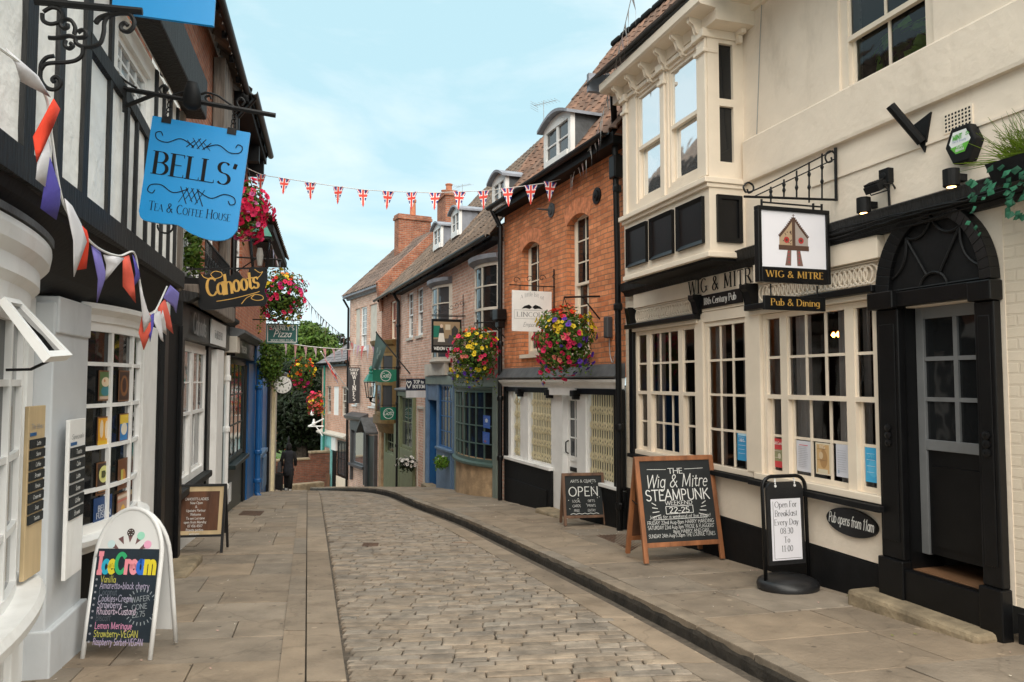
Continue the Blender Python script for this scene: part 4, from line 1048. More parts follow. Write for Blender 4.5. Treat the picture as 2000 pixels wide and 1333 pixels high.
# shopfront
zF, zW0, zW1 = 1.62, .06, 1.42
cornice(bh, .12, HL-.06, 1.44, [(.02, 0), (.09, .0), (.11, .05), (.16, .09), (.175, .13), (0, .15)], 'white_paint', 'shop_cornice')
cornice(bh, .05, HL-.06, 1.585, [(.0, 0), (.17, .01), (.185, .03), (.07, .2), (.0, .22)], 'lead', 'lead_apron')
s0, s1, s2, s3, s4, s5, s6 = U(997), U(1016), U(1031), U(1076), U(1098), U(1126), U(1143)
s7 = U(1208)
s0b, s1b = s0+.03, s1
ops = [(s0b, s1b, zW0, zW1), (s2, s3, zW0, zW1), (s6, s7, .02, zW1), (s4, s5, -.62, zW1)]
bh.wall('white_paint', .22, s7+.02, -1.2, 1.46, ops, .12, name='shopfront')
bh.boxes('stall_riser', 'matt_black', [(.12, s3+.1, 0, .05, -1.3, .0), (.3, s3-.06, .05, .07, -.9, -.35), (s5+.18, HL-.06, 0, .05, -1.2, -.02), (HL-.32, HL-.06, 0, .06, 0, 1.42), (.1, .24, 0, .06, 0, 1.44)], bevel=.01)
bh.boxes('shop_sill', 'white_paint', [(.2, s3+.1, 0, .09, 0, .06), (s6-.1, s7+.06, 0, .09, -.02, .03)], bevel=.008)
bh.boxes('name_panel', 'black_paint', [(.24, s3+.02, 0, .06, 1.34, 1.43), (s5+.12, HL-.1, 0, .06, 1.34, 1.43)], bevel=.006)
bh.boxes('door_head_board', 'white_paint', [(s3+.06, s5+.1, 0, .09, 1.31, 1.44)], bevel=.006)
for u in (s1+.13, s3+.06, s5+.08): mb = bh.mb(); mb.fb(u-.06, u+.06, .0, .14, 1.30, 1.40); mb.fb(u-.045, u+.045, 0, .11, 1.25, 1.301); mb.build('shop_bracket', 'black_paint', bh.root, bevel=.012)
bh.room(.2, HL-.1, -1.0, 1.46, -.55, 1.8)
for (u0, u1, z0, z1) in ops[:3]:
    mb = bh.mb(); f = .03
    for bx in ((u0, u0+f, -.08, -.03, z0, z1), (u1-f, u1, -.08, -.03, z0, z1), (u0+f, u1-f, -.08, -.032, z1-f, z1), (u0+f, u1-f, -.08, -.032, z0, z0+f)): mb.fb(*bx)
    wn = mb.build('display_window', 'white_paint', bh.root)
    q = bh.mb(); q.poly([(u0+f, .055, z0+f), (u1-f, .055, z0+f), (u1-f, .055, z1-f), (u0+f, .055, z1-f)]); q.build('pane', 'thin_glass', wn)
    # folding lattice gate inside
    g = bh.mb(); n = max(4, int((u1-u0)/.075)); H = z1-z0; y = .075
    for k in range(n+1):
        x = u0+(u1-u0)*k/n; g.box(x-.015, x+.015, y, y+.012, z0, z1)
    m_ = int(H/.24)
    for k in range(n):
        xa, xb = u0+(u1-u0)*k/n, u0+(u1-u0)*(k+1)/n
        for j in range(m_):
            z = z0+.06+j*.24; s_ = 1 if (k) % 2 else -1
            g.bar((xa, y-.004, z+.06-.06*s_), (xb, y-.004, z+.06+.06*s_), .022, .005, (0, 1, 0)); g.bar((xa, y-.010, z+.06+.06*s_), (xb, y-.010, z+.06-.06*s_), .022, .005, (0, 1, 0))
    g.build('folding_gate', 'gate_cream', wn)
# shop door
dd = -.10; a, b = s4, s5
L = [(a, a+.07, dd-.04, dd, -.62, 1.3), (b-.07, b, dd-.04, dd, -.62, 1.3), (a+.07, b-.07, dd-.04, dd-.001, 1.22, 1.3), (a+.07, b-.07, dd-.04, dd-.001, .22, .3), (a+.07, b-.07, dd-.04, dd-.015, -.62, .22), (a+.1, b-.1, dd-.02, dd-.008, -.5, -.1), (a, b, dd-.04, dd+.01, 1.3, 1.34)]
for k in (1, 2): z = .3+.92*k/3; L.append((a+.07, b-.07, dd-.03, dd-.004, z-.012, z+.012))
x = (a+b)/2; L.append((x-.012, x+.012, dd-.03, dd-.005, .3, 1.22))
sdoor = bh.boxes('shop_door', 'white_paint', L)
q = bh.mb(); q.poly([(a+.07, -dd+.02, .3), (b-.07, -dd+.02, .3), (b-.07, -dd+.02, 1.22), (a+.07, -dd+.02, 1.22)]); q.build('pane', 'grey_glass', sdoor)
q = bh.mb(); q.tube([(a+.03, -dd-.0, .55), (a+.03, -dd-.05, .52), (a+.03, -dd-.05, .36), (a+.03, -dd, .33)], .012, 6); q.build('handle', 'iron', sdoor)
q = bh.mb(); q.fb(a+.1, b-.1, dd-.001, dd+.008, .05, .12); q.build('letter_flap', 'iron', sdoor)
bh.boxes('door_step', 'step_stone', [(s3+.02, s5+.1, -.1, .32, -1.1, -.62)], bevel=.03)
# ================================================ PINK BRICK TERRACE with four small shopfronts
TR = Fac((-3.75, 24.9), (-.157, 15.1))
tr = Bd('brick_terrace', 'long pink brick terrace with grey bow sashes above green, blue and sage painted shopfronts', 'terrace', TR, -1.9)
U = TR.u; TL = TR.L
zE = 4.56
sill_z = 1.0
def up(px0, py0, px1, py1): return TR.rect(px0, py0, px1, py1)
f1, f2 = up(797, 573, 806, 660), up(815, 565, 825, 655)
wz0, wz1 = (f1[2]+f2[2])/2, (f1[3]+f2[3])/2
opsU = [(f1[0]-.05, f1[1]+.05, wz0, wz1), (f2[0]-.05, f2[1]+.05, wz0, wz1)]
b0, b1 = U(838), U(861)
tr.wall('pink_brick', 0, TL-.02, -2.7, zE+.26, opsU+[(b0+.1, b1-.1, -1.7, 1.02)], .3)
for o_ in opsU: tr.window(o_[0], o_[1], o_[2], o_[3], 2, (3, 3), -.05, 'white_paint', 'grey_glass', fw=.05, sill='stone_paint')
tr.fbox('string_course', 'pink_brick', 0, U(838), 0, .05, 1.62, 1.78)
tr.roof((-.05, .3, zE), (TL, .3, zE), (TL, -2.8, 8.55), (-.05, -2.8, 8.2), 'grey_pantile', .25, .33, seed=5, nsub=4, cols=((.75, .78, .78), (1.35, 1.25, 1.1)))
# the warmer, newer tiles next to the tall house
tr.gutter(.1, TL-.1, .34, zE, r=.075)
tr.boxes('eaves_board', 'matt_black', [(.1, TL-.05, -.2, .24, zE-.12, zE-.04)])
tr.downpipe([(.1, .34, zE), (.06, .1, zE-.35), (.06, .1, -2)], .055, clips=[(.06, .1, z) for z in (3.4, 2, .8, -.6)])
def bow(bd, u0, u1, bulge, z0, z1, cols, rows, m, glass, name='bow_window', fw=.05, bar=.025, n=12, panes=True, d0=0, sash=None):
    mb = bd.mb(); gm = bd.mb()
    P = lambda t: (u0+(u1-u0)*t, d0+bulge*(1-(2*t-1)**2)**.8)
    def vert(t, wd, za, zb_, off=0, dp=.06):
        x, d = P(t); e = .01; xa, da = P(max(0, t-e)); xb, db = P(min(1, t+e)); tx, ty = xb-xa, -(db-da); l = math.hypot(tx, ty); tx, ty = tx/l, ty/l
        nx, ny = ty, -tx
        c = (x, -d); w2 = wd/2
        q = [(c[0]-tx*w2+nx*off, c[1]-ty*w2+ny*off), (c[0]+tx*w2+nx*off, c[1]+ty*w2+ny*off), (c[0]+tx*w2+nx*(off-dp), c[1]+ty*w2+ny*(off-dp)), (c[0]-tx*w2+nx*(off-dp), c[1]-ty*w2+ny*(off-dp))]
        mb.hexa([(*p, za) for p in q]+[(*p, zb_) for p in q])
    def horiz(z, h, off=0, dp=.05, mbx=None, t0=0, t1=1, nn=n):
        M_ = mbx or mb; pr = None
        for k in range(nn+1):
            t = t0+(t1-t0)*k/nn; x, d = P(t)
            q = [M_.add((x, -d-off, z-h/2)), M_.add((x, -d-off, z+h/2)), M_.add((x, -d-off+dp, z+h/2)), M_.add((x, -d-off+dp, z-h/2))]
            if pr:
                for i in range(4): M_.face((pr[i], q[i], q[(i+1) % 4], pr[(i+1) % 4]))
            else: M_.face(q)
            pr = q
        M_.face(pr[::-1])
    vert(0.012, fw*1.5, z0, z1, .012); vert(.988, fw*1.5, z0, z1, .012)
    for k in range(1, cols): vert(k/cols, bar*(1.0), z0+fw, z1-fw, .0)
    horiz(z0+fw/2, fw, .004); horiz(z1-fw/2, fw, .004)
    for k in range(1, rows): horiz(z0+(z1-z0)*k/rows, bar*(1.9 if sash == k else 1), -.003)
    nn = max(n, cols)
    nn = cols*max(1, n//cols)
    for k in range(nn):
        (xa, da), (xb, db) = P(k/nn), P((k+1)/nn)
        gm.poly([(xa, -da+.03, z0), (xb, -db+.03, z0), (xb, -db+.03, z1), (xa, -da+.03, z1)])
    w_ = mb.build(name, m, bd.root); gm.build('pane', glass, w_)
    return w_, P, horiz
def bow_cap(bd, P, zz, prof, m, name, parent, n=14):
    """moulding following a bow: prof of (off, dz)"""
    mb = bd.mb(); pr = None
    for k in range(n+1):
        x, d = P(k/n); q = [mb.add((x+(p[0]*.6*(2*k/n-1)), -d-p[0], zz+p[1])) for p in prof]
        if pr:
            for i in range(len(q)): mb.face((pr[i], q[i], q[(i+1) % len(q)], pr[(i+1) % len(q)]))
        else: mb.face(q)
        pr = q
    mb.face(pr[::-1]); return mb.build(name, m, parent)
# upper bow sashes
for (pxa, pya, pxb, pyb, gl, n_) in ((919, 520, 960, 640, 'dark_glass', 3), (838, 552, 868, 655, 'grey_glass', 3)):
    u0, z1 = TR.uz(pxa, pya+14, .2); u1, z0 = TR.uz(pxb, pyb, .2)
    z1 = 4.05; z0 = 2.1
    w_, P, hz = bow(tr, u0, u1, .28, z0, z1, n_, 4, 'stone_paint', gl, bar=.03, fw=.07, sash=2)
    bow_cap(tr, P, z1, [(-.3, 0), (.03, 0), (.12, .07), (.14, .16), (-.3, .24)], 'pale_lead', 'bow_hood', w_); bow_cap(tr, P, z0-.08, [(-.28, 0), (.04, 0), (.06, .04), (.05, .08), (-.28, .08)], 'stone_paint', 'bow_sill', w_)
# green bow shop
g0, g1 = U(896), U(968); gz0, gz1 = -.18, 1.36
tr.boxes('shopfront', 'pale_green', [(g0-.1, g1+.28, .0, .10, 1.42, 1.62), (g0-.1, g0+.02, 0, .08, -1.2, 1.42), (g1+.02, g1+.28, 0, .08, -1.2, 1.42)], bevel=.008)
cornice(tr, g0-.12, g1+.3, 1.62, [(0, 0), (.12, 0), (.22, .06), (.26, .1), (.26, .14), (0, .16)], 'pale_green', 'shop_cornice')
w_, P, hz = bow(tr, g0+.02, g1+.02, .34, gz0, gz1, 9, 4, 'slate_green', 'dark_glass', 'bow_shop_window', bar=.024, fw=.06, n=18)
bow_cap(tr, P, gz0-.1, [(-.36, 0), (.05, 0), (.08, .03), (.08, .07), (.0, .1), (-.36, .1)], 'slate_green', 'bow_sill', w_)
bow_cap(tr, P, gz1, [(-.36, 0), (.02, 0), (.04, .05), (-.36, .06)], 'slate_green', 'bow_head', w_)
bow_cap(tr, P, -1.5, [(-.36, 0), (.01, 0), (-.015, 1.4), (-.36, 1.4)], 'sandstone', 'bow_base', w_)
# blue shop
b0, b1, b2 = U(838), U(861), U(890)
tr.boxes('shopfront', 'dusty_blue', [(b0-.08, b0+.1, 0, .09, -1.9, 1.5), (b0+.1, b1-.1, 0, .06, 1.02, 1.5), (b1-.1, b1+.02, 0, .09, -1.9, 1.5), (b2-.02, b2+.1, 0, .09, -1.4, 1.5), (b1+.02, b2-.02, 0, .12, -1.9, -.22)], bevel=.008)
tr.boxes('shop_fascia', 'pale_green', [(b0-.1, b2+.12, 0, .1, 1.46, 1.68)]); 
tr.window(b1+.02, b2-.02, -.2, 1.46, 4, 4, .04, 'bright_blue', 'grey_glass', fw=.05, bar=.03, sash=False, name='shop_window')
tr.boxes('window_sill', 'dusty_blue', [(b1-.02, b2+.06, 0, .16, -.24, -.18)], bevel=.008)
mb = tr.mb(); mb.fb(b0+.09, b1-.09, -.26, -.22, -1.7, 1.02); tr_d = mb.build('shop_door', 'blue_paint', tr.root)
tr.boxes('door_recess', 'blue_paint', [(b0+.098, b0+.112, -.22, .0, -1.6, 1.02), (b1-.112, b1-.098, -.22, .0, -1.6, 1.02)])
tr.boxes('door_step', 'step_stone', [(b0, b1-.02, -.1, .22, -2, -1.32)], bevel=.02)
tr.fbox('panel_bay', 'stone_paint', U(838, 745)+.1, U(880), .05, .16, 1.7, 2.02)
# sage shop and narrow door
q0, q1, q2, q3, q4 = U(778), U(786), U(812), U(818), U(830)
tr.boxes('shopfront', 'sage_paint', [(.15, q1+.02, 0, .1, -2.4, 1.2), (q2-.06, q2+.08, 0, .1, -2.3, 1.2), (q1+.02, q2-.06, 0, .08, -2.3, -.62), (.1, q2+.1, 0, .12, 1.06, 1.2)], bevel=.008)
tr.window(q1+.02, q2-.06, -.6, 1.06, 2, (1, 1), .03, 'sage_paint', 'grey_glass', fw=.07, sash=False, name='shop_window')
cornice(tr, .08, q2+.14, 1.2, [(0, 0), (.1, 0), (.22, .06), (.22, .1), (0, .14)], 'pale_lead', 'shop_cornice')
tr.boxes('side_door', 'slate_green', [(q3, q4, -.12, -.06, -2.2, .72)]); tr.boxes('door_frame', 'stone_paint', [(q3-.08, q3, -.05, .04, -2.2, .8), (q4, q4+.08, -.05, .04, -2.2, .8), (q3, q4, -.05, .04, .72, .8)])
tr.boxes('door_step', 'step_stone', [(q3-.1, q4+.1, -.1, .25, -2.4, -1.62)], bevel=.02)
for pxa, pya, pxb, pyb in ((881, 464, 897, 407), (846, 488, 861, 438)):
    dd = dsolve(TR, (pxa+pxb)/2, pya, zE, 1.25, .3)
    u0, z0 = TR.uz(pxa, pya, dd); u1, z1 = TR.uz(pxb, pyb, dd)
    tr.dormer(u0, u1, z0+.03, z1, dd, (z1-z0)/1.25+.1, 'pale_lead', 'pale_lead')
u0, zt = TR.uz(862, 388, -2.7); u1, _ = TR.uz(880, 388, -2.7)
tr.chimney(u0+.1, u1, -2.95, -2.5, 7.2, zt, 'rust_brick', 2, pot_h=.4)
# ================================================ house with the brown oriel
GA = Fac((-5.0, 28.3), (-3.75, 24.9))
ga = Bd('oriel_house', 'narrow orange brick house with a brown timber oriel and a sage green shopfront', 'house', GA, -2.4)
U = GA.u; GL_ = GA.L
gw = GA.rect(764, 590, 771, 665); gw2 = GA.rect(778, 580, 785, 660)
ga.wall('rust_brick', 0, GL_, -2.9, 4.85, [(gw[0]-.08, gw[1]+.08, gw[2], gw[3])], .25)
ga.window(gw[0]-.08, gw[1]+.08, gw[2], gw[3], 1, (1, 1), -.06, 'cream_paint', 'curtain_rust', fw=.06)
ga.roof((-.05, .25, 4.65), (GL_+.05, .25, 4.65), (GL_+.05, -3, 8.1), (-.05, -3, 8.1), 'grey_pantile', .25, .33, seed=8, nsub=4)
ga.gutter(0, GL_, .3, 4.62)
o0, z1_ = GA.uz(735, 650, .5); o1, z0_ = GA.uz(775, 775, .5)
w_, P, hz = bow(ga, .5, 2.9, .5, .35, 2.55, 4, 2, 'olive_brown', 'grey_glass', 'oriel', fw=.12, bar=.11, n=12)
bow_cap(ga, P, 2.55, [(-.5, 0), (.02, 0), (.05, .22), (.14, .28), (.2, .42), (-.5, .5)], 'olive_brown', 'oriel_cornice', w_)
bow_cap(ga, P, -.28, [(-.5, 0), (-.16, 0), (-.06, .25), (.06, .35), (.06, .62), (-.5, .63)], 'olive_brown', 'oriel_base', w_)
ga.boxes('shopfront', 'sage_paint', [(1.2, GL_-.1, 0, .1, -3, -1.0), (1.2, 1.5, 0, .1, -1, .1), (GL_-.6, GL_-.1, 0, .1, -1, .1)], bevel=.01)
ga.boxes('stone_pier', 'sandstone', [(.25, .8, 0, .12, -3.2, .0)], bevel=.02)
ga.window(1.5, GL_-.6, -1, .1, 2, 3, .04, 'sage_paint', 'dark_glass', sash=False, name='shop_window')
# ================================================ tall wine shop house
WN = Fac((-7.05, 32.1), (-5.0, 28.3))
wn = Bd('wine_shop', 'tall pale pink brick house with blind upper windows and a dark grey wine shop front', 'house', WN, -2.9)
U = WN.u; WL = WN.L
wv = [WN.rect(*q) for q in ((694, 588, 703, 656), (705, 584, 716, 653), (722, 576, 736, 648))]
ar = [WN.rect(*q) for q in ((690, 702, 697, 725), (722, 692, 731, 790))]
z0w = 2.85; z1w = 4.6
opw = [(v[0], v[1], z0w, z1w) for v in wv]+[(a_[0], a_[1]+.1, .55, 2.15) for a_ in ar]
wn.wall('pink_brick', 0, WL, -3.6, 5.1, opw, .25)
wn.fbox('blind_window', 'stone_paint', wv[0][0], wv[0][1], -.12, -.05, z0w, z1w); wn.fbox('blind_window', 'stone_paint', wv[2][0], wv[2][1], -.12, -.05, z0w, z1w)
wn.window(wv[1][0], wv[1][1], z0w, z1w, 2, (4, 2), -.04, 'white_paint', 'sky_glass', fw=.06, sill='white_paint')
for a_ in ar:
    arch_head(wn, a_[0], a_[1]+.1, 1.85, .3, 0, .2, 'pink_brick'); wn.window(a_[0], a_[1]+.1, .55, 2.15, 2, (2, 2), -.08, 'white_paint', 'sky_glass', fw=.06, sill='white_paint')
cornice(wn, -.25, WL+.1, 5.05, [(0, 0), (.08, 0), (.12, .08), (.28, .1), (.28, .2), (0, .22)], 'pale_lead', 'eaves_cornice')
rdp = min([-.5-.05*k for k in range(80)], key=lambda d: abs(WN.u(775, 489, d)+.3)); zr0 = WN.z(775, 489, rdp); zr1 = WN.z(844, 444, rdp)
wn.roof((-.3, .3, 5.24), (WL+.2, .3, 5.24), (WL+.2, rdp, (zr0+zr1)/2), (-.3, rdp, (zr0+zr1)/2), 'grey_pantile', .25, .33, seed=9, nsub=4, cols=((.8, .8, .85), (1.25, 1.15, 1.12)))
mb = wn.mb(); a_ = [(WL+.02, -.1, 4.2), (WL+.02, 3.2, 7.6), (WL+.02, 3.2, 8.6), (WL+.02, -.28, 5.3)]
mb.hexa([(x, y, z) for x, y, z in a_]+[(x+.3, y, z) for x, y, z in a_]); mb.build('gable_parapet', 'rust_brick', wn.root)
mb = wn.mb(); mb.poly([(-.02, 0, -3), (-.02, 6.4, -3), (-.02, 6.4, 5.2), (-.02, 3.2, 8.4), (-.02, 0, 5.2)]); mb.build('gable_wall', 'pink_brick', wn.root)
df = rdp+.75; c1, zt = WN.uz(779, 417, df); c0 = c1-.55; db = min([df-.02*k for k in range(20, 200)], key=lambda d: abs(WN.u(842, 450, d)-c1))
wn.chimney(c0, c1, db, df, 5.6, zt, 'rust_brick', 1, pot_h=.75)
wn.downpipe([(-.05, .3, 5.1), (.02, .08, 4.7), (.02, .08, -3)], .05)
# wine shop front
v0, v1 = U(692), U(716); v2, v3 = U(722), U(737)
wn.boxes('shopfront', 'grey_shop', [(v0-.15, v0, 0, .12, -2.6, -.5), (v1, v1+.12, 0, .12, -2.6, -.5), (v0-.15, v1+.12, 0, .14, -.5, -.1), (v0-.15, v1+.12, 0, .2, -2.0, -1.88)], bevel=.01)
cornice(wn, v0-.3, v1+.3, -.1, [(0, 0), (.2, 0), (.34, .1), (.36, .2), (0, .35)], 'grey_shop', 'shop_cornice')
wn.window(v0, v1, -1.88, -.5, 1, 1, .04, 'grey_shop', 'reflecting_glass', sash=False, name='shop_window')
wn.boxes('shop_door', 'bottle_green', [(v2, v3, .0, .05, -3.2, -.6)]); wn.boxes('door_case', 'grey_shop', [(v2-.12, v2, 0, .14, -3.2, -.55), (v3, v3+.12, 0, .14, -3.2, -.55)])
mb = wn.mb(); um = (v2+v3)/2
for s_ in (-1, 1): mb.hexa([(um, -.0, .05), (um, -.5, .05), (um+s_*.62, -.5, -.5), (um+s_*.62, 0, -.5), (um, 0, .13), (um, -.5, .13), (um+s_*.62, -.5, -.42), (um+s_*.62, 0, -.42)])
mb.build('door_hood', 'lead', wn.root)
# ================================================ low house with the turquoise shop
TQ = Fac((-9.25, 36.1), (-7.05, 32.1))
tq = Bd('turquoise_shop_house', 'low brick house with a slate roof, white blind window and turquoise shopfront', 'house', TQ, -3.4)
U = TQ.u; QL = TQ.L
t1, t2, t3 = TQ.rect(638, 757, 646, 808), TQ.rect(651, 755, 661, 812), TQ.rect(667, 752, 677, 812)
t4 = TQ.rect(668, 717, 677, 728)
za, zb_ = t2[2], t2[3]
tq.wall('far_brick', 0, QL, -4.4, 2.35, [(q[0], q[1], za, zb_) for q in (t1, t2, t3)], .25)
tq.fbox('blind_window', 'white_paint', t2[0], t2[1], -.1, -.04, za, zb_)
for q in (t1, t3): tq.window(q[0], q[1], za, zb_, 2, (2, 2), -.06, 'stone_paint', 'grey_glass', fw=.06)
tq.roof((-.2, .25, 2.4), (QL+.1, .25, 2.4), (QL+.1, -3, 4.6), (.5, -3, 4.6), 'slate', .3, .25, amp=0, nsub=1, seed=12, step=.015, cols=((.9, .9, .95), (1.5, 1.4, 1.4)))
tq.gutter(-.2, QL, .28, 2.38); tq.boxes('eaves_board', 'black_paint', [(-.1, QL, 0, .16, 2.2, 2.34)])
cornice(tq, -.05, QL, -1.0, [(0, 0), (.14, 0), (.25, .08), (.25, .14), (0, .24)], 'stone_paint', 'shop_cornice')
x0, x1, x2, x3 = U(633), U(652), U(660), U(682)
tq.boxes('turquoise_front', 'aqua_paint', [(x0-.1, x0+.12, 0, .1, -4.4, -1), (x1-.2, x1, 0, .1, -4.4, -1), (x0+.12, x1-.2, 0, .08, -4.4, -2.9), (x0+.12, x1-.2, 0, .08, -1.5, -1.0)], bevel=.01)
tq.window(x0+.12, x1-.2, -2.9, -1.5, 1, 1, .02, 'aqua_paint', 'curtain_rust', sash=False, name='shop_window', fw=.08)
tq.boxes('dark_door', 'matt_black', [(x1+.1, x2, 0, .05, -4.4, -1.6)]); tq.boxes('fanlight_board', 'white_paint', [(x1+.02, x2+.05, 0, .09, -1.6, -1.0)])
tq.window(x2+.15, x3, -2.7, -1.1, 3, 2, .03, 'black_paint', 'grey_glass', sash=False, name='dark_shop_window', fw=.08)
tq.boxes('stall_riser', 'cream_paint', [(x2+.1, x3, 0, .06, -4.4, -2.7)])
tq.boxes('bollard_post', 'worn_wood', [(x1-.05, x1+.08, .15, .3, -4.4, -2.7)])
mb = tq.mb(); mb.poly([(-.01, 0, -5), (-.01, 6, -5), (-.01, 6, 2.4), (-.01, 3, 4.6), (-.01, 0, 2.4)]); mb.build('gable_wall', 'far_brick', tq.root)
# ================================================ LEFT SIDE: timber framed tea shop
LF = Fac((-2.51, 2.46), (-2.51-.247*30, 2.46+30))
lt = Bd('timber_framed_house', 'white and black timber framed house jettied over two white bow windows', 'house', LF, -.4)
U = LF.u
JD, JZ, JE = .45, 2.50, 4.55       # jetty depth, height, far end
# upper wall with window opening
ww0, _ = LF.uz(230, 130, JD); ww1, _ = LF.uz(296, 130, JD)
wz1 = 3.98; wz0 = LF.z(262, 240, JD)+.05
lt.wall('old_white_plaster', -3, JE, JZ-.05, 4.08, [(ww0, ww1, wz0, wz1-.05)], .25, d=JD, name='upper_wall')
lt.wall('old_white_plaster', -3, 4.3, 4.08, 6.7, [], .25, d=JD+.02, name='top_wall')
lt.window(ww0, ww1, wz0, wz1-.05, 4, (2, 2), JD-.03, 'white_paint', 'sky_glass', fw=.05, sash=False, name='casement_window')
# timbers: (px at two heights)
posts = [(52, 60, 330, .085), (112, 110, 300, .055), (163, 120, 300, .065), (205, 380, 480, .035), (239, 420, 500, .045), (258, 440, 500, .03), (279, 450, 520, .03), (295, 470, 530, .032), (310, 500, 545, .03), (324, 500, 550, .032), (337, 500, 555, .035)]
mb0 = None; r = random.Random(4)
def timber(a, b, wd, d0, pieces=7):
    mb = lt.mb(); (ua, za), (ub, zb_) = a, b; L_ = []; n = pieces
    du, dz = ub-ua, zb_-za; l = math.hypot(du, dz); nx, nz = dz/l*wd/2, -du/l*wd/2
    for k in range(n+1):
        t = k/n; j = r.uniform(-.013, .013); j2 = r.uniform(-.013, .013)
        u, z = ua+du*t, za+dz*t
        L_.append([(u-nx*(1+j*8), -d0, z-nz+j), (u+nx*(1+j2*8), -d0, z+nz+j2), (u+nx*.85, -d0-.03, z+nz*.85), (u-nx*.85, -d0-.03, z-nz*.85)])
    R_ = [[mb.add(p) for p in q] for q in L_]
    for p, q in zip(R_, R_[1:]):
        for i in range(4): mb.face((p[i], q[i], q[(i+1) % 4], p[(i+1) % 4]))
    mb.face(R_[0]); mb.face(R_[-1][::-1]); return mb.build('timber', 'black_timber', lt.root)
for px, ya, yb, wd in posts:
    u, _ = LF.uz(px, (ya+yb)/2, JD)
    timber((u+r.uniform(-.02, .02), JZ), (u+r.uniform(-.02, .02), wz0-.02 if 225 < px < 290 else 4.06), wd*1.75, JD-.008, 13)
u = -.1
for k in range(6): timber((u-k*.42, JZ), (u-k*.42, 4.06), .13, JD-.008, 13)
for k in range(11): timber((4.1-k*.5, 4.1), (4.1-k*.5+r.uniform(-.03, .03), 6.6), .1, JD-.002)
timber(LF.uz(170, 78, JD), LF.uz(248, 195, JD), .12, JD-.004); timber(LF.uz(246, 192, JD), LF.uz(300, 290, JD), .11, JD-.004)
timber((-3, 2.56), (JE, 2.50), .17, JD+.02, 14)
# black coved underside of the jetty, running down to the shop heads
mb = lt.mb(); pr = None; n = 8
sec = [(JD+.03, JZ-.02), (JD+.0, JZ-.1), (JD-.1, JZ-.2), (.22, 2.2), (.08, 2.12), (.0, 2.10), (.0, 2.5)]
A = [mb.add((-3, -p[0], p[1])) for p in sec]; B = [mb.add((JE, -p[0], p[1])) for p in sec]
for k in range(len(sec)): mb.face((A[k], B[k], B[(k+1) % len(sec)], A[(k+1) % len(sec)]))
mb.face(A[::-1]); mb.face(B); mb.build('jetty_cove', 'matt_black', lt.root)
# upper jetty / dark eaves
lt.boxes('upper_jetty', 'black_timber', [(2.0, JE+.1, JD, JD+.2, 4.10, 4.5)], bevel=.02)
lt.boxes('end_post', 'weathered_timber', [(JE-.14, JE, JD-.1, JD+.03, 2.4, 4.1)], bevel=.01)
lt.roof((-3, .95, 6.72), (4.6, .95, 6.72), (4.6, -2.4, 9.6), (-3, -2.4, 9.6), 'grey_pantile', .25, .33, seed=20, nsub=4)
# ground floor wall
lt.wall('white_paint', -3, 6.6, -.9, 2.5, [(-.9, 2.2, .2, 2.05), (3.06, 4.84, .25, 2.05)], .2, name='shop_wall')
# near bow window
w_, P, hz = bow(lt, -.95, 2.06, .36, .40, 1.92, 7, 4, 'white_paint', 'dull_glass', fw=.07, bar=.034, n=21)
bow_cap(lt, P, 1.92, [(-.42, 0), (.02, 0), (.025, .10), (.06, .14), (.06, .22), (.10, .27), (.11, .33), (.11, .36), (-.42, .42)], 'white_paint', 'bow_cornice', w_, 22)
bow_cap(lt, P, 2.32, [(-.42, .0), (.12, -.03), (.125, .0), (-.42, .10)], 'lead', 'bow_roof', w_, 22)
bow_cap(lt, P, .26, [(-.42, 0), (.03, 0), (.07, .02), (.12, .06), (.13, .11), (.11, .15), (-.42, .16)], 'white_paint', 'bow_sill', w_, 22)
bow_cap(lt, P, -.62, [(-.42, 0), (.0, 0), (.0, .2), (-.03, .22), (-.03, .88), (-.42, .88)], 'white_paint', 'bow_base', w_, 22)
for t in (.62, .84, .97):
    x, d = P(t); lt.fbox('base_pilaster', 'white_paint', x-.05, x+.05, d-.1, d+.015, -.6, .26, parent=w_, bevel=.008); lt.fbox('base_block', 'white_paint', x-.07, x+.07, d-.1, d+.04, -.62, -.3, parent=w_, bevel=.008)
# open top-hung light propped outward from the bow
ox, od = P(.86)
LP = lambda px, py, d: (lambda q: Vector((q[0], -d, q[1])))(LF.uz(px, py, d))
oa, ob, oc, od_ = LP(2, 585, .40), LP(33, 591, .37), LP(136, 699, .68), LP(92, 703, .70)
on = (ob-oa).cross(od_-oa).normalized()*.018
def obar(p, q, r_, s_): mb.hexa([p-on, q-on, r_-on, s_-on, p+on, q+on, r_+on, s_+on])
def oq(u, v): return (oa*(1-u)+ob*u)*(1-v)+(od_*(1-u)+oc*u)*v
mb = lt.mb(); e0, e1_ = .13, .09
obar(oq(0, 0), oq(e0, 0), oq(e0, 1), oq(0, 1)); obar(oq(1-e0, 0), oq(1, 0), oq(1, 1), oq(1-e0, 1)); obar(oq(e0, 0), oq(1-e0, 0), oq(1-e0, e1_), oq(e0, e1_)); obar(oq(e0, 1-e1_), oq(1-e0, 1-e1_), oq(1-e0, 1), oq(e0, 1))
ol = mb.build('open_light', 'white_paint', lt.root)
mb = lt.mb(); mb.poly([oq(e0, e1_), oq(1-e0, e1_), oq(1-e0, 1-e1_), oq(e0, 1-e1_)]); mb.build('pane', 'dark_glass', ol)
mb = lt.mb(); e = oq(.5, .97); mb.tube([e, LP(60, 722, .52), LP(12, 723, .42)], .007, 6); mb.build('casement_stay', 'iron', ol)
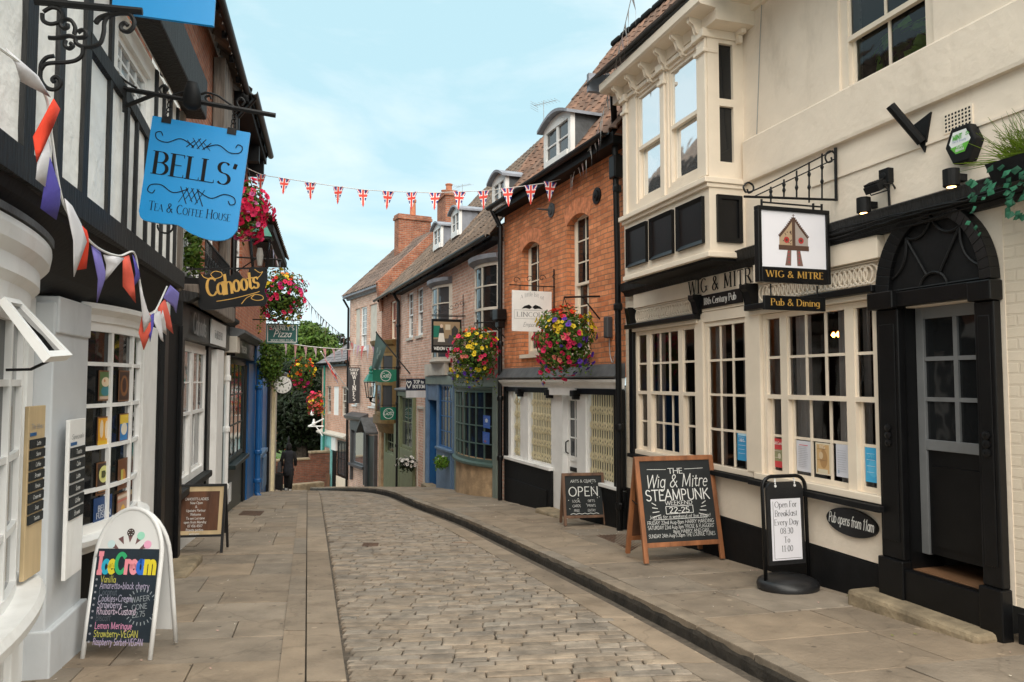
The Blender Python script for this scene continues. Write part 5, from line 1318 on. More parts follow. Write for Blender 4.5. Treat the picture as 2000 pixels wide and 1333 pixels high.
# pier beside the doorway
pu0, pu1 = 2.32, 3.02
lt.boxes('door_pier', 'grey_paint', [(pu0, pu1, 0, .13, -.3, 2.06), (pu0-.02, pu1+.02, .0, .17, -.9, -.02), (pu0+.02, pu1-.02, 0, .15, 1.86, 2.1)], bevel=.01)
lt.boxes('door_side', 'white_paint', [(2.22, pu0-.005, -.15, .02, -.9, 2.08)])
# second bow window
w2_, P2, hz = bow(lt, 3.02, 4.84, .22, .40, 2.0, 4, 5, 'white_paint', 'dark_glass', fw=.07, bar=.03, n=20)
bow_cap(lt, P2, 2.0, [(-.32, 0), (.02, 0), (.03, .05), (.09, .09), (.09, .13), (-.32, .2)], 'white_paint', 'bow_head', w2_, 20)
bow_cap(lt, P2, .26, [(-.32, 0), (.0, 0), (.02, .03), (.09, .08), (.10, .12), (.06, .14), (-.32, .15)], 'white_paint', 'bow_sill', w2_, 20)
bow_cap(lt, P2, -1.0, [(-.32, 0), (-.12, 0), (-.12, 1.26), (-.32, 1.26)], 'matt_black', 'bow_base', w2_, 20)
lt.boxes('window_post', 'white_paint', [(4.84, 5.42, 0, .1, -.9, 2.1), (2.98, 3.06, 0, .08, .1, 2.1)], bevel=.008)
lt.boxes('black_door_panel', 'matt_black', [(5.42, 6.5, 0, .12, -1.2, 2.2)]); lt.boxes('door_frame_post', 'black_paint', [(5.42, 5.6, .12, .17, -1.2, 2.2), (6.38, 6.52, .12, .17, -1.2, 2.2)], bevel=.006)
lt.boxes('door_step', 'step_stone', [(5.5, 6.55, .1, .42, -1.2, -.50)], bevel=.03)
# ================================================ neighbouring shop with the white sash window
ch = Bd('sash_window_shop', 'black and white shop with paired white sash windows and metal fascia lettering', 'shop', LF, -.7)
ch.wall('rust_brick', 4.56, 10.75, 2.2, 6.92, [(7.3, 8.9, 2.95, 4.3)], .25, d=-.01, name='upper_wall')
ch.window(7.3, 8.9, 2.95, 4.3, 4, (2, 2), -.08, 'white_paint', 'grey_glass', sash=False, sill='lead')
def shutter(u0, u1, z0, z1, d):
    L_ = [(u0, u0+.05, d, d+.04, z0, z1), (u1-.05, u1, d, d+.04, z0, z1), (u0+.05, u1-.05, d, d+.038, z0, z0+.06), (u0+.05, u1-.05, d, d+.038, z1-.06, z1)]
    k = z0+.08
    while k < z1-.08: L_.append((u0+.05, u1-.05, d+.004, d+.034, k, k+.03)); k += .055
    return ch.boxes('louvred_shutter', 'white_paint', L_)
shutter(6.95, 7.28, 2.9, 4.3, .0); shutter(8.92, 9.3, 2.9, 4.3, .0)
mb = ch.mb()                                            # little iron balcony rail
for z in (2.86, 3.35): mb.bar((7.0, -.3, z), (9.3, -.3, z), .02, .02)
for k in range(24): u = 7.0+k*.1; mb.bar((u, -.3, 2.86), (u, -.3, 3.35), .012, .012)
for k in range(11): mb.tube([(7.1+k*.2+.06*math.cos(a), -.3, 3.1+.08*math.sin(a)) for a in [i*math.pi/5 for i in range(11)]], .008, 5)
mb.fb(6.9, 9.4, 0, .32, 2.76, 2.84)
mb.build('iron_balcony', 'iron', ch.root)
ch.boxes('corner_timber', 'weathered_timber', [(9.3, 10.2, .0, .18, 4.0, 6.7), (10.3, 10.72, 0, .14, 2.6, 6.7)], bevel=.015)
ch.boxes('balcony_timber', 'weathered_timber', [(6.7, 9.8, 0, .34, 2.5, 2.74)], bevel=.02)
so = [(6.85, 7.9, .2, 2.02), (7.9, 9.0, .2, 2.02)]
ch.wall('white_paint', 6.5, 10.8, -1.4, 2.2, so, .2, name='shop_wall', d=.0)
for q in so: ch.window(q[0], q[1], q[2], q[3], 2, (2, 1), .03, 'white_paint', 'grey_glass', fw=.08, split=.5)
ch.boxes('window_sill', 'black_timber', [(6.7, 9.2, 0, .13, .1, .19)], bevel=.01)
ch.boxes('black_strip', 'black_paint', [(9.12, 9.42, 0, .05, -1.4, 2.1), (10.35, 10.8, 0, .06, -1.4, 2.1), (6.7, 6.84, 0, .035, -1.2, 2.1), (8.95, 9.1, 0, .03, -1.2, .1)])
ch.boxes('pilaster', 'white_paint', [(9.6, 10.3, 0, .12, -1.4, 2.06)], bevel=.01)
ch.boxes('fascia', 'black_paint', [(6.5, 10.8, 0, .14, 2.08, 2.52)], bevel=.008)
cornice(ch, 6.5, 10.8, 2.5, [(0, 0), (.2, 0), (.3, .06), (.3, .11), (0, .16)], 'black_timber', 'shop_cornice')
mb = ch.mb(); text(mb, 'Cahoots', 7.55, 2.16, .26, -.17, .17, .07, serif=0, sp=.0, sx=1.0); mb.build('metal_lettering', 'cable_grey', ch.root)
mb = ch.mb(); mb.fb(8.55, 10.1, .15, .17, 2.10, 2.46); sb = mb.build('fascia_plate', 'white_plastic', ch.root)
mb = ch.mb(); text(mb, 'The JEWELLERY BOX', 9.25, 2.2, .11, -.173, .12, .06, sp=-.02, sx=.75); mb.build('lettering', 'letter_dark', sb)
ch.roof((4.6, .3, 6.72), (10.75, .3, 6.72), (10.75, -2.6, 9.2), (4.6, -2.6, 9.2), 'grey_pantile', .25, .33, seed=21, nsub=4)
ch.gutter(4.6, 10.7, .36, 6.70)
# ================================================ bottle green shop under orange brick
bg_ = Bd('bottle_green_shop', 'dark bottle green shop under an orange brick upper storey with overhanging eaves', 'shop', LF, -1.1)
e1 = 14.7
bg_.wall('left_brick', 10.78, e1, 2.3, 6.98, [(12.6, 13.7, 3.4, 5.2)], .25, name='upper_wall')
bg_.window(12.6, 13.7, 3.4, 5.2, 2, (3, 3), -.06, 'white_paint', 'grey_glass', sill='stone_paint')
bg_.roof((10.7, .42, 6.76), (e1+.1, .42, 6.76), (e1+.1, -2.8, 9.5), (10.7, -2.8, 9.5), 'grey_pantile', .25, .33, seed=22, nsub=4)
bg_.boxes('eaves_board', 'matt_black', [(10.75, e1+.05, 0, .38, 6.55, 6.72)]); bg_.gutter(10.75, e1, .47, 6.74, r=.07)
bg_.downpipe([(10.95, .47, 6.7), (10.98, .16, 6.3), (10.98, .16, 2.4)], .05); bg_.boxes('eaves_bracket', 'matt_black', [(14.4, 14.6, 0, .34, 6.2, 6.55), (13.3, 13.5, 0, .34, 6.2, 6.55)])
bg_.downpipe([(10.92, .1, 2.0), (10.92, .1, -1)], .045, 'white_paint', [(10.92, .1, z) for z in (1.6, .7, -.3)], 'white_pipe')
bg_.wall('bottle_green', 11.05, e1, -1.9, 2.4, [(11.9, 14.2, .0, 1.95)], .2, d=.02, name='shopfront')
bg_.window(11.9, 14.2, .0, 1.95, 3, 3, .04, 'bottle_green', 'dark_glass', fw=.07, bar=.035, sash=False, name='shop_window')
bg_.boxes('sill', 'bottle_green', [(11.7, 14.2, .02, .18, -.1, -.02)], bevel=.01); bg_.boxes('stall_vent', 'white_plastic', [(11.75, 11.95, .02, .045, -.75, -.4), (12.1, 12.3, .02, .045, -.75, -.4)])
bg_.boxes('fascia', 'black_paint', [(11.1, e1, .02, .2, 2.0, 2.36)]); cornice(bg_, 10.9, e1+.1, 2.34, [(0, 0), (.26, 0), (.38, .07), (.38, .12), (0, .2)], 'lead', 'shop_cornice')
bg_.boxes('corbel_block', 'stone_paint', [(10.85, 11.3, .0, .26, 2.05, 2.34)], bevel=.01); bg_.boxes('pilaster', 'stone_paint', [(10.82, 11.12, 0, .06, 1.5, 2.05)])
mb = bg_.mb(); text(mb, 'Pimento', 12.4, 2.1, .2, -.21, .14, .06, sp=.04, sx=1.4); mb.build('lettering', 'letter_white', bg_.root)
bg_.boxes('shop_door', 'matt_black', [(14.25, 14.68, .02, .05, -1.9, 1.9)]); bg_.boxes('door_step', 'step_stone', [(14.2, 14.7, .02, .3, -1.9, -1.12)], bevel=.02)
# ================================================ bright blue front and the cream one below it
bl = Bd('blue_shop', 'bright blue painted shop with a blue downpipe and brick storey', 'shop', LF, -1.4)
bl.wall('left_brick', e1+.02, 20.4, 2.2, 5.6, [], .25, name='upper_wall', d=-.02)
bl.roof((e1, .6, 5.25), (20.5, .6, 5.25), (20.5, -2.2, 7.6), (e1, -2.2, 7.6), 'grey_pantile', .25, .33, seed=23, nsub=4); bl.boxes('eaves_board', 'matt_black', [(e1+.1, 20.45, 0, .55, 5.0, 5.16)])
bl.boxes('shopfront', 'bright_blue', [(e1+.05, 16.9, 0, .08, -2.2, 2.3), (18.7, 20.4, 0, .06, -2.2, 2.3), (16.9, 18.7, 0, .06, -2.2, -.3), (16.9, 18.7, 0, .06, 1.8, 2.3)], bevel=.01)
bl.window(16.9, 18.7, -.3, 1.8, 3, 3, .04, 'bright_blue', 'grey_glass', sash=False, name='shop_window'); bl.boxes('sill', 'dusty_blue', [(16.7, 19.0, 0, .2, -.42, -.32)], bevel=.01)
bl.boxes('fascia', 'blue_paint', [(e1, 20.4, 0, .25, 1.95, 2.4)], bevel=.01)
bl.downpipe([(16.35, .16, 2.3), (16.35, .16, -1.2), (16.3, .26, -1.36)], .07, 'bright_blue', [(16.35, .16, z) for z in (1.4, -.2, -.9)])
bl.boxes('panel_moulding', 'dusty_blue', [(19.0, 20.1, .06, .09, -1.5, -.6)], bevel=.01)
cr = Bd('cream_shop', 'low cream fronted shop with a small slate hood beyond the blue shop', 'shop', LF, -1.9)
cr.wall('stone_paint', 20.42, 25.5, -3.4, 2.0, [(21.3, 22.8, -.8, 1.4)], .3, d=.0); cr.window(21.3, 22.8, -.8, 1.4, 2, 2, -.05, 'black_paint', 'grey_glass', sash=False)
cr.boxes('pilaster', 'gate_cream', [(20.45, 20.95, 0, .1, -2.9, 1.6), (23.0, 23.4, 0, .1, -2.9, 1.6)], bevel=.01); cr.boxes('black_edge', 'matt_black', [(20.3, 20.42, 0, .14, -2.6, 2.2)])
cornice(cr, 20.5, 25.5, 1.6, [(0, 0), (.15, 0), (.4, .15), (.4, .22), (0, .4)], 'lead', 'shop_cornice'); cr.roof((20.5, .2, 2.05), (25.5, .2, 2.05), (25.5, -2.5, 3.6), (20.5, -2.5, 3.6), 'slate', .3, .25, amp=0, nsub=1, seed=24)
# ================================================ SIGNS
def smooth(pts, k=5):
    out = []; n = len(pts)
    for i in range(n-1):
        p0, p1, p2, p3 = pts[max(i-1, 0)], pts[i], pts[i+1], pts[min(i+2, n-1)]
        for j in range(k):
            t = j/k
            out.append(tuple(.5*((2*p1[a])+(-p0[a]+p2[a])*t+(2*p0[a]-5*p1[a]+4*p2[a]-p3[a])*t*t+(-p0[a]+3*p1[a]-3*p2[a]+p3[a])*t**3) for a in range(len(p1))))
    out.append(tuple(pts[-1])); return out
def perp(f, px, py, d, out=1.0):
    """plane square to facade f through its wall point seen at px,py; X runs to the viewer's right"""
    u, z = f.uz(px, py, d); W = f.P(u, d, 0)
    return Fac((W.x, W.y), (W.x+f.N.x, W.y+f.N.y)) if f.N.x > 0 else Fac((W.x+f.N.x*out, W.y+f.N.y*out), (W.x, W.y))
def rootat(name, label, cat, sp, x, z, roll=0, group=None, off=0):
    p = sp.P(x, off, z); return thing(name, label, cat, p, 0, group, rot=(0, roll, sp.rot))
# ---- traced iron brackets on the timber house
def traced(sp, ox, oz, curves, sc, ofs, r, mb, y=0):
    for q in curves:
        rr = r
        if isinstance(q, dict): rr = q['r']; q = q['p']
        pts = []
        for zx, zy in q:
            u, z = sp.uz(ofs[0]+zx/sc, ofs[1]+zy/sc); pts.append((u-ox, y, z-oz))
        mb.tube(smooth(pts) if len(pts) > 2 else pts, rr, 6)
sp = perp(LF, 55, 60, JD+.05)
ox, oz = sp.uz(70, 60)
br = rootat('sign_bracket', 'ornate black wrought iron scroll bracket high on the timber framed wall', 'bracket', sp, ox, oz)
mb = MB(); traced(sp, ox, oz, [{'r': .017, 'p': [(200, 8), (825, 68)]},
 [(245, 80), (250, 120), (290, 140), (340, 130), (365, 100), (350, 60), (300, 45), (250, 70)],
 [(430, 200), (435, 160), (410, 120), (370, 115), (350, 140), (365, 165), (390, 160), (392, 140)],
 [(280, 220), (330, 222), (400, 210), (440, 220), (490, 215), (500, 190), (475, 175), (450, 190)],
 [(440, 220), (440, 250), (480, 272), (530, 272), (580, 250), (600, 190), (605, 130), (630, 95), (690, 80), (750, 85), (775, 120), (770, 160), (740, 185), (705, 175), (700, 150), (720, 135), (740, 150)],
 {'r': [.004]+[.012]*10+[.006]*0, 'p': [(550, 140), (580, 105), (640, 85)]},
 [(480, 275), (475, 320), (440, 350), (380, 362), (310, 365), (260, 375), (235, 410)],
 [(235, 410), (240, 370), (270, 335), (315, 325)],
 [(235, 410), (235, 460), (265, 505), (310, 520), (345, 500), (350, 465), (325, 445), (303, 460), (315, 478)],
 [(380, 235), (375, 265), (400, 282), (422, 265), (405, 250)]], 2.9625, (0, 0), .010, mb)
mb.build('scrollwork', 'iron', br)
# top blue sign seen only by its lower edge
x0, zb0 = sp.uz(218, 27); x1, zb1 = sp.uz(418, 42)
sp2 = perp(LF, 165, 60, JD+.05); x0, zb0 = sp2.uz(219, 28); x1, zb1 = sp2.uz(418, 43)
s_ = rootat('hanging_sign', 'bright blue board cut off by the top edge, above the lettered blue sign', 'sign', sp2, (x0+x1)/2, zb0, rad(2))
mb = MB(); w_ = x1-x0; mb.prism([(-w_/2, 0), (w_/2, 0), (w_/2, .85), (-w_/2, .85)], -.012, .012); mb.build('board', 'sky_blue_sign', s_)
mb = MB(); mb.bar((-w_/2-.3, 0, .95), (w_/2+.1, 0, .95), .03, .03); mb.build('hanger', 'iron', s_)
# ---- blue tea shop sign
sp = perp(LF, 243, 190, JD+.03)
ox, oz = sp.uz(245, 190)
br = rootat('sign_bracket', 'long black iron bracket with a spotlight carrying the lettered blue sign', 'bracket', sp, ox, oz)
mb = MB(); traced(sp, ox, oz, [{'r': .017, 'p': [(715, 515), (1595, 670)]}, {'r': .014, 'p': [(715, 620), (890, 550)]}, {'r': .014, 'p': [(720, 500), (720, 650)]},
 [(690, 440), (740, 480), (790, 510)], [(935, 545), (925, 515), (948, 495), (972, 512), (960, 530)], [(1100, 565), (1170, 545), (1200, 538), (1260, 555), (1310, 590), (1360, 622)], [(1200, 590), (1190, 565), (1215, 555), (1222, 575)], [(1385, 625), (1370, 590), (1395, 568), (1415, 590), (1400, 612)], [(1000, 550), (1080, 535), (1150, 560)]], 2.9625, (0, 0), .008, mb)
mb.build('scrollwork', 'iron', br)
mb = MB(); c = sp.uz(378, 195); mb.lathe([(.02, .10), (.04, .095), (.055, .03), (.06, -.06), (.035, -.085), (.02, -.09)], (c[0]-ox, -.05, c[1]-oz), 16); mb.build('spotlight', 'matt_black', br, smooth=True)
c4 = [sp.uz(*q) for q in ((297, 226), (487, 262), (465, 455), (272, 430))]
W_ = (math.dist(c4[0], c4[1])+math.dist(c4[3], c4[2]))/2; H_ = (math.dist(c4[0], c4[3])+math.dist(c4[1], c4[2]))/2
cx, cz = sum(q[0] for q in c4)/4, sum(q[1] for q in c4)/4
roll = math.atan2(-(c4[1][1]-c4[0][1]+c4[2][1]-c4[3][1])/2, (c4[1][0]-c4[0][0]+c4[2][0]-c4[3][0])/2)
s_ = rootat('hanging_sign', 'swinging sky blue tea and coffee house sign with large dark serif lettering', 'sign', sp, cx, cz, roll)
w2, h2 = W_/2, H_/2
bot = smooth([(-w2, -h2+.05), (-w2+.03, -h2), (-w2*.55, -h2-.01), (-w2*.2, -h2-.005), (.1*w2, -h2-.05), (.5*w2, -h2-.075), (w2-.05, -h2-.05), (w2, -h2+.02)], 4)
mb = MB(); mb.prism([(-w2, h2), (w2, h2)]+bot[::-1], -.014, .014); mb.build('board', 'sky_blue_sign', s_)
mb = MB()
text(mb, "BELLS'", .0, -h2*.10, .185*H_/.85, -.0145, .15, .03, serif=.07, sp=.04, sx=W_*.86/twidth("BELLS'", .185*H_/.85, .04))
text(mb, 'Tea & Coffee House', 0, -h2*.80, .062, -.0145, .12, .03, serif=.06, sp=.05, small=.78, sx=W_*.78/twidth('TEA & COFFEE HOUSE', .05, .05))
mb.build('lettering', 'letter_dark', s_)
for sg in (1, -1):
    mb = MB(); zc = h2*.62 if sg > 0 else -h2*.38
    for k in range(4):
        x = -.055+k*.035
        stroke(mb, [(x-.025, zc-.04*sg), (x+.025, zc+.045*sg-(.02*abs(k-1.5)))], .006, -.0145, .0004*k); stroke(mb, [(x+.025, zc-.04*sg), (x-.025, zc+.04*sg-(.02*abs(k-1.5)))], .004, -.0145, .002+.0004*k)
    for m_ in (1, -1):
        pts = smooth([(m_*.03, zc-.03*sg), (m_*.12, zc+.01*sg), (m_*.2, zc-.03*sg), (m_*.265, zc-.02*sg), (m_*.28, zc+.02*sg), (m_*.25, zc+.035*sg), (m_*.235, zc+.01*sg)], 5); stroke(mb, pts, .006, -.0145, .004+.001*m_)
    mb.build('flourish', 'letter_dark', s_)
for x in (-w2+.09, w2-.12):
    mb = MB(); mb.fb(x-.03, x+.03, -.02, .02, h2-.035, h2+.01)
    for k in range(4): mb.tube([(x+.012*math.cos(a), .012*math.sin(a)*(k % 2), h2+.03+k*.035+.02*math.sin(a)) for a in [i*math.pi/4 for i in range(9)]], .005, 5)
    mb.build('chain', 'iron', s_)
mb = MB(); mb.tube(arc(-w2*.55, 0, .05, .05, 180, 360, 8) and [(p[0], 0, -h2-.02+p[1]) for p in arc(-w2*.45, 0, .05, .05, 180, 380, 9)], .007, 5); mb.build('ring', 'iron', s_)
# ---- black and gold shaped sign
sp = perp(LF, 366, 560, .15)
tr_ = [(245, 560), (300, 572), (345, 560), (400, 543), (450, 562), (500, 578), (560, 545), (600, 592), (640, 600), (655, 520), (690, 508), (760, 525), (800, 560), (800, 620), (778, 700), (800, 760), (780, 820), (720, 825), (600, 830), (500, 835), (420, 850), (330, 858), (260, 850), (240, 800), (250, 700), (240, 620)]
P_ = [sp.uz(330+a/4.165, 400+b/4.165) for a, b in tr_]
cx, cz = sum(p[0] for p in P_)/len(P_), sum(p[1] for p in P_)/len(P_)
s_ = rootat('hanging_sign', 'black shaped sign with gold script lettering above the sash window shop', 'sign', sp, cx, cz)
P_ = [(a-cx, b-cz) for a, b in P_]
mb = MB(); mb.prism(smooth(P_+[P_[0]], 3)[:-1], -.015, .015); mb.build('board', 'black_paint', s_)
W_ = max(p[0] for p in P_)-min(p[0] for p in P_)
mb = MB(); text(mb, 'Cahoots', -.0, -.09*W_, .27*W_, -.016, .20, .06, sp=.0, rot=rad(12), sx=.74*W_/twidth('Cahoots', .27*W_, -.02), slant=.12); mb.build('lettering', 'gold', s_)
mb = MB(); q = lambda L_: stroke(mb, smooth([(x*W_, z*W_) for x, z in L_], 6), .009, -.016, rnd()*.003)
q([(-.24, -.24), (0, -.19), (.3, -.1), (.38, -.07)]); q([(.12, -.27), (.2, -.17), (.32, -.12), (.42, -.14), (.43, -.19), (.34, -.21), (.26, -.18), (.3, -.13)]); q([(-.46, .17), (-.42, .12), (-.3, .1), (-.18, .14), (-.18, .2), (-.27, .22), (-.33, .17), (-.28, .11)]); q([(.3, .27), (.38, .22), (.42, .24), (.36, .15), (.28, .14)])
mb.build('flourish', 'gold', s_)
mb = MB(); mb.bar((-W_/2-.15, 0, .24*W_), (W_/2, 0, .3*W_), .02, .02); mb.build('hanger', 'iron', s_)
# ---- generic rectangular projecting sign
def rect_sign(name, label, cat, f, px0, py0, px1, py1, d=.1, m='teal_sign', th=.02, border=None, left=False, hanger=True, out=1.0, wallpx=None, poly=None):
    sp = perp(f, wallpx or (px0 if f.N.x > 0 else px1), (py0+py1)/2, d, out)
    x0, x1, z0, z1 = sp.rect(px0, py0, px1, py1)
    s_ = rootat(name, label, cat, sp, (x0+x1)/2, (z0+z1)/2); w, h = x1-x0, z1-z0
    mb = MB()
    mb.prism(poly(w, h) if poly else [(-w/2, -h/2), (w/2, -h/2), (w/2, h/2), (-w/2, h/2)], -th/2, th/2); mb.build('board', m, s_)
    if border:
        q = MB(); b = border[1]; y = -th/2-.001
        o_ = [(-w/2+b, -h/2+b), (w/2-b, -h/2+b), (w/2-b, h/2-b), (-w/2+b, h/2-b)]
        for a, c in zip(o_, o_[1:]+o_[:1]): stroke(q, [a, c], b*.5, y, rnd()*.002)
        q.build('border', border[0], s_)
    if hanger:
        q = MB(); e = .25 if f.N.x > 0 else -.25
        q.bar((-w/2-max(e, 0), 0, h/2+.07), (w/2-min(e, 0), 0, h/2+.07), .02, .02)
        for x in (-w*.35, w*.35): q.bar((x, 0, h/2), (x, 0, h/2+.07), .012, .012)
        q.build('hanger', 'iron', s_)
    return s_, w, h, -th/2-.001
s_, w, h, y = rect_sign('hanging_sign', 'teal pizza sign hanging below the flower basket on the left', 'sign', LF, 520, 632, 582, 672, .1, 'teal_sign', wallpx=458, border=('letter_white', .03))
mb = MB(); text(mb, "BARNEY'S", 0, h*.18, h*.2, y, .2, .1, serif=.08, sp=.12, sx=.78*w/twidth("BARNEY'S", h*.2, .12)); text(mb, 'Pizza', 0, -h*.16, h*.3, y, .12, slant=.3, sx=1.1, sp=.04); text(mb, 'WOOD FIRED TO GO', 0, -h*.38, h*.09, y, .14, sx=.7*w/twidth('WOOD FIRED TO GO', h*.09, .02)); mb.build('lettering', 'letter_white', s_)
# ---- round hanging clock
sp = perp(LF, 528, 752, .05); cx, cz = sp.uz(552.5, 752); rr = sp.uz(571, 752)[0]-cx
ck = rootat('hanging_clock', 'round white street clock hanging over the left pavement', 'clock', sp, cx, cz)
mb = MB(); mb.lathe([(rr*.9, .06), (rr, .05), (rr, -.05), (rr*.9, -.06)], (0, 0, 0), 32, 'Y'); mb.build('case', 'grey_sign', ck)
mb = MB(); disc(mb, 0, 0, rr*.93, rr*.93, -.062, 32); mb.build('dial', 'letter_white', ck)
mb = MB()
for k, nmr in enumerate(['XII', 'I', 'II', 'III', 'IV', 'V', 'VI', 'VII', 'VIII', 'IX', 'X', 'XI']):
    a = rad(90-30*k); text(mb, nmr, rr*.74*math.cos(a), rr*.74*math.sin(a)-.03, rr*.2, -.064, .2, .1, sx=.62)
mb.build('numerals', 'letter_dark', ck)
mb = MB(); stroke(mb, [(0, 0), (rr*.55, rr*.3)], .022, -.068); stroke(mb, [(0, 0), (-rr*.4, rr*.12)], .03, -.07); mb.build('hands', 'letter_dark', ck)
mb = MB(); mb.bar((-1.2, 0, rr+.06), (0, 0, rr+.06), .03, .03); mb.bar((0, 0, rr-.02), (0, 0, rr+.07), .03, .03); mb.build('bracket', 'iron', ck)
# ---- pub sign with the mitre
up_, zp_ = PB.uz(1632, 345, .03)
sp = perp(PB, 1632, 345, .03, 1.2)
ox, oz = sp.uz(1632, 345)
br = rootat('sign_bracket', 'black wrought iron bracket with twisted balusters on the cream pub wall', 'bracket', sp, ox, oz)
mb = MB(); cv = [{'r': .011, 'p': [(8, 915), (440, 930)]}, {'r': .014, 'p': [(432, 688), (436, 935)]}, {'r': .007, 'p': [(15, 895), (90, 870), (420, 702)]}, {'r': .006, 'p': [(60, 912), (430, 740)]}]
for x, a, b in ((132, 870, 940), (193, 835, 916), (252, 795, 921), (310, 755, 943), (370, 715, 925)): cv += [{'r': .008, 'p': [(x, a), (x, b)]}]
cv += [[(15, 895), (5, 870), (25, 850), (48, 862), (50, 885), (30, 898), (22, 880)], [(432, 735), (425, 710), (400, 705), (385, 730), (395, 755), (415, 750), (412, 732)]]
traced(sp, ox, oz, cv, 2.38, (1450, 0), .008, mb)
for x, a, b in ((132, 870, 940), (193, 835, 916), (252, 795, 921), (310, 755, 943), (370, 715, 925)):
    for k in (.3, .62): u, z = sp.uz(1450+x/2.38, (a+(b-a)*k)/2.38); mb.lathe([(.006, -.03), (.016, 0), (.006, .03)], (u-ox, 0, z-oz), 8)
mb.build('scrollwork', 'iron', br)
x0, x1, z0, z1 = sp.rect(1476, 402, 1619, 557)
cx, cz, w, h = (x0+x1)/2, (z0+z1)/2, x1-x0, z1-z0
s_ = rootat('hanging_sign', 'square black framed pub sign with a painted bishop mitre on cream', 'sign', sp, cx, cz)
mb = MB(); f_ = .035; zt = -h/2+h*.2
for bx in ((-w/2, w/2, -.03, .03, h/2-f_, h/2), (-w/2, -w/2+f_, -.03, .03, -h/2, h/2-f_), (w/2-f_, w/2, -.03, .03, -h/2, h/2-f_), (-w/2+f_, w/2-f_, -.03, .026, -h/2, zt)): mb.fb(*bx)
mb.build('frame', 'black_paint', s_, bevel=.004)
mb = MB(); mb.fb(-w/2+f_, w/2-f_, -.012, .012, zt, h/2-f_); mb.build('panel', 'paper', s_)
mb = MB(); text(mb, 'WIG & MITRE', 0, -h/2+h*.065, h*.085, -.0275, .17, .05, serif=.05, sp=.1, sx=.8*w/twidth('WIG & MITRE', h*.085, .1)); mb.build('lettering', 'gold', s_)
mb = MB(); y = -.0135; k = w*.20; zb_ = zt+h*.27; zs = zb_+h*.14; za = zb_+h*.40
def P2d(pts, col, l): mb.col = col; mb.poly([(p[0], y-l, p[1]) for p in pts])
BR, TN, GY, RD = (.09, .045, .03), (.42, .30, .19), (.36, .31, .28), (.42, .03, .03)
P2d([(-k, zb_), (0, zb_), (0, za), (-k*.55, zs+.11*h), (-k, zs)], TN, 0); P2d([(0, zb_), (k, zb_), (k, zs), (k*.55, zs+.11*h), (0, za)], GY, 0)
P2d([(-k*1.05, zb_-.035*h), (k*1.05, zb_-.035*h), (k*1.05, zb_+.03*h), (-k*1.05, zb_+.03*h)], BR, .0006); P2d([(-.016, zb_), (.016, zb_), (.016, za), (-.016, za)], BR, .0009)
for sx_ in (-1, 1):
    a, b = (sx_*k, zs), (sx_*k*.55, zs+.11*h)
    for p, q in ((a, b), (b, (0, za))):
        dx, dz = q[0]-p[0], q[1]-p[1]; l = math.hypot(dx, dz); nx, nz = -dz/l*.009, dx/l*.009
        P2d([(p[0]-nx, p[1]-nz), (q[0]-nx, q[1]-nz), (q[0]+nx, q[1]+nz), (p[0]+nx, p[1]+nz)], BR, .0012)
        for j in range(6): t = (j+.5)/6; cx_, cz_ = p[0]+dx*t+abs(nx)*sx_*1.4, p[1]+dz*t+.006; P2d([(cx_+.007*math.cos(v), cz_+.007*math.sin(v)) for v in [i*1.05 for i in range(6)]], BR, .0016)
    P2d([(sx_*k*.5+.028*math.cos(v), zb_+.10*h+.028*math.sin(v)) for v in [i*.628 for i in range(10)]], RD, .0009); P2d([(sx_*k*.5+.012*math.cos(v), zb_+.10*h+.012*math.sin(v)) for v in [i*.628 for i in range(10)]], BR, .0014)
    P2d([(sx_*k*.18, zb_-.035*h), (sx_*k*.44, zb_-.035*h), (sx_*k*.62, zb_-.24*h), (sx_*k*.22, zb_-.24*h)], (.19, .11, .09), 0)
    for j in range(4): zz = zb_-.06*h-.045*h*j; P2d([(sx_*k*.36+.009*math.cos(v), zz+.009*math.sin(v)) for v in [i*1.05 for i in range(6)]], (.35, .06, .06), .0008)
P2d([(-.003, za), (.003, za), (.003, za+.05*h), (-.003, za+.05*h)], BR, 0); P2d([(-.013, za+.03*h), (.013, za+.03*h), (.013, za+.036*h), (-.013, za+.036*h)], BR, .0007)
for j in range(18):
    xx, zz = -k*ru(.15, .85), zb_+h*ru(.04, .22); P2d([(xx+.006*math.cos(v), zz+.006*math.sin(v)) for v in [i*1.05 for i in range(6)]], BR, .0004)
mb.build('painted_mitre', 'vivid', s_)
mb = MB(); mb.bar((-w*.42, 0, h/2+.035), (w*.42, 0, h/2+.035), .012, .012)
for x in (-w*.42, w*.3, w*.42): mb.bar((x, 0, h/2), (x, 0, h/2+.06), .014, .014)
mb.build('hanger', 'iron', s_)
x0, x1, z0, z1 = sp.rect(1491, 577, 1611, 609); w, h = x1-x0, z1-z0
s_ = rootat('hanging_board', 'narrow black hanging board with small gold lettering below the square pub sign', 'sign', sp, (x0+x1)/2, (z0+z1)/2)
mb = MB(); mb.fb(-w/2, w/2, -.012, .012, -h/2, h/2); mb.build('board', 'black_paint', s_, bevel=.003)
mb = MB(); text(mb, 'Pub & Dining', 0, -h*.18, h*.46, -.0135, .15, .05, serif=.05, sp=.04, sx=.8*w/twidth('Pub & Dining', h*.46, .04)); mb.build('lettering', 'gold', s_)
mb = MB()
for x in (-w*.38, w*.38): mb.bar((x, 0, h/2), (x, 0, h/2+.1), .010, .010)
mb.build('hook', 'iron', s_)
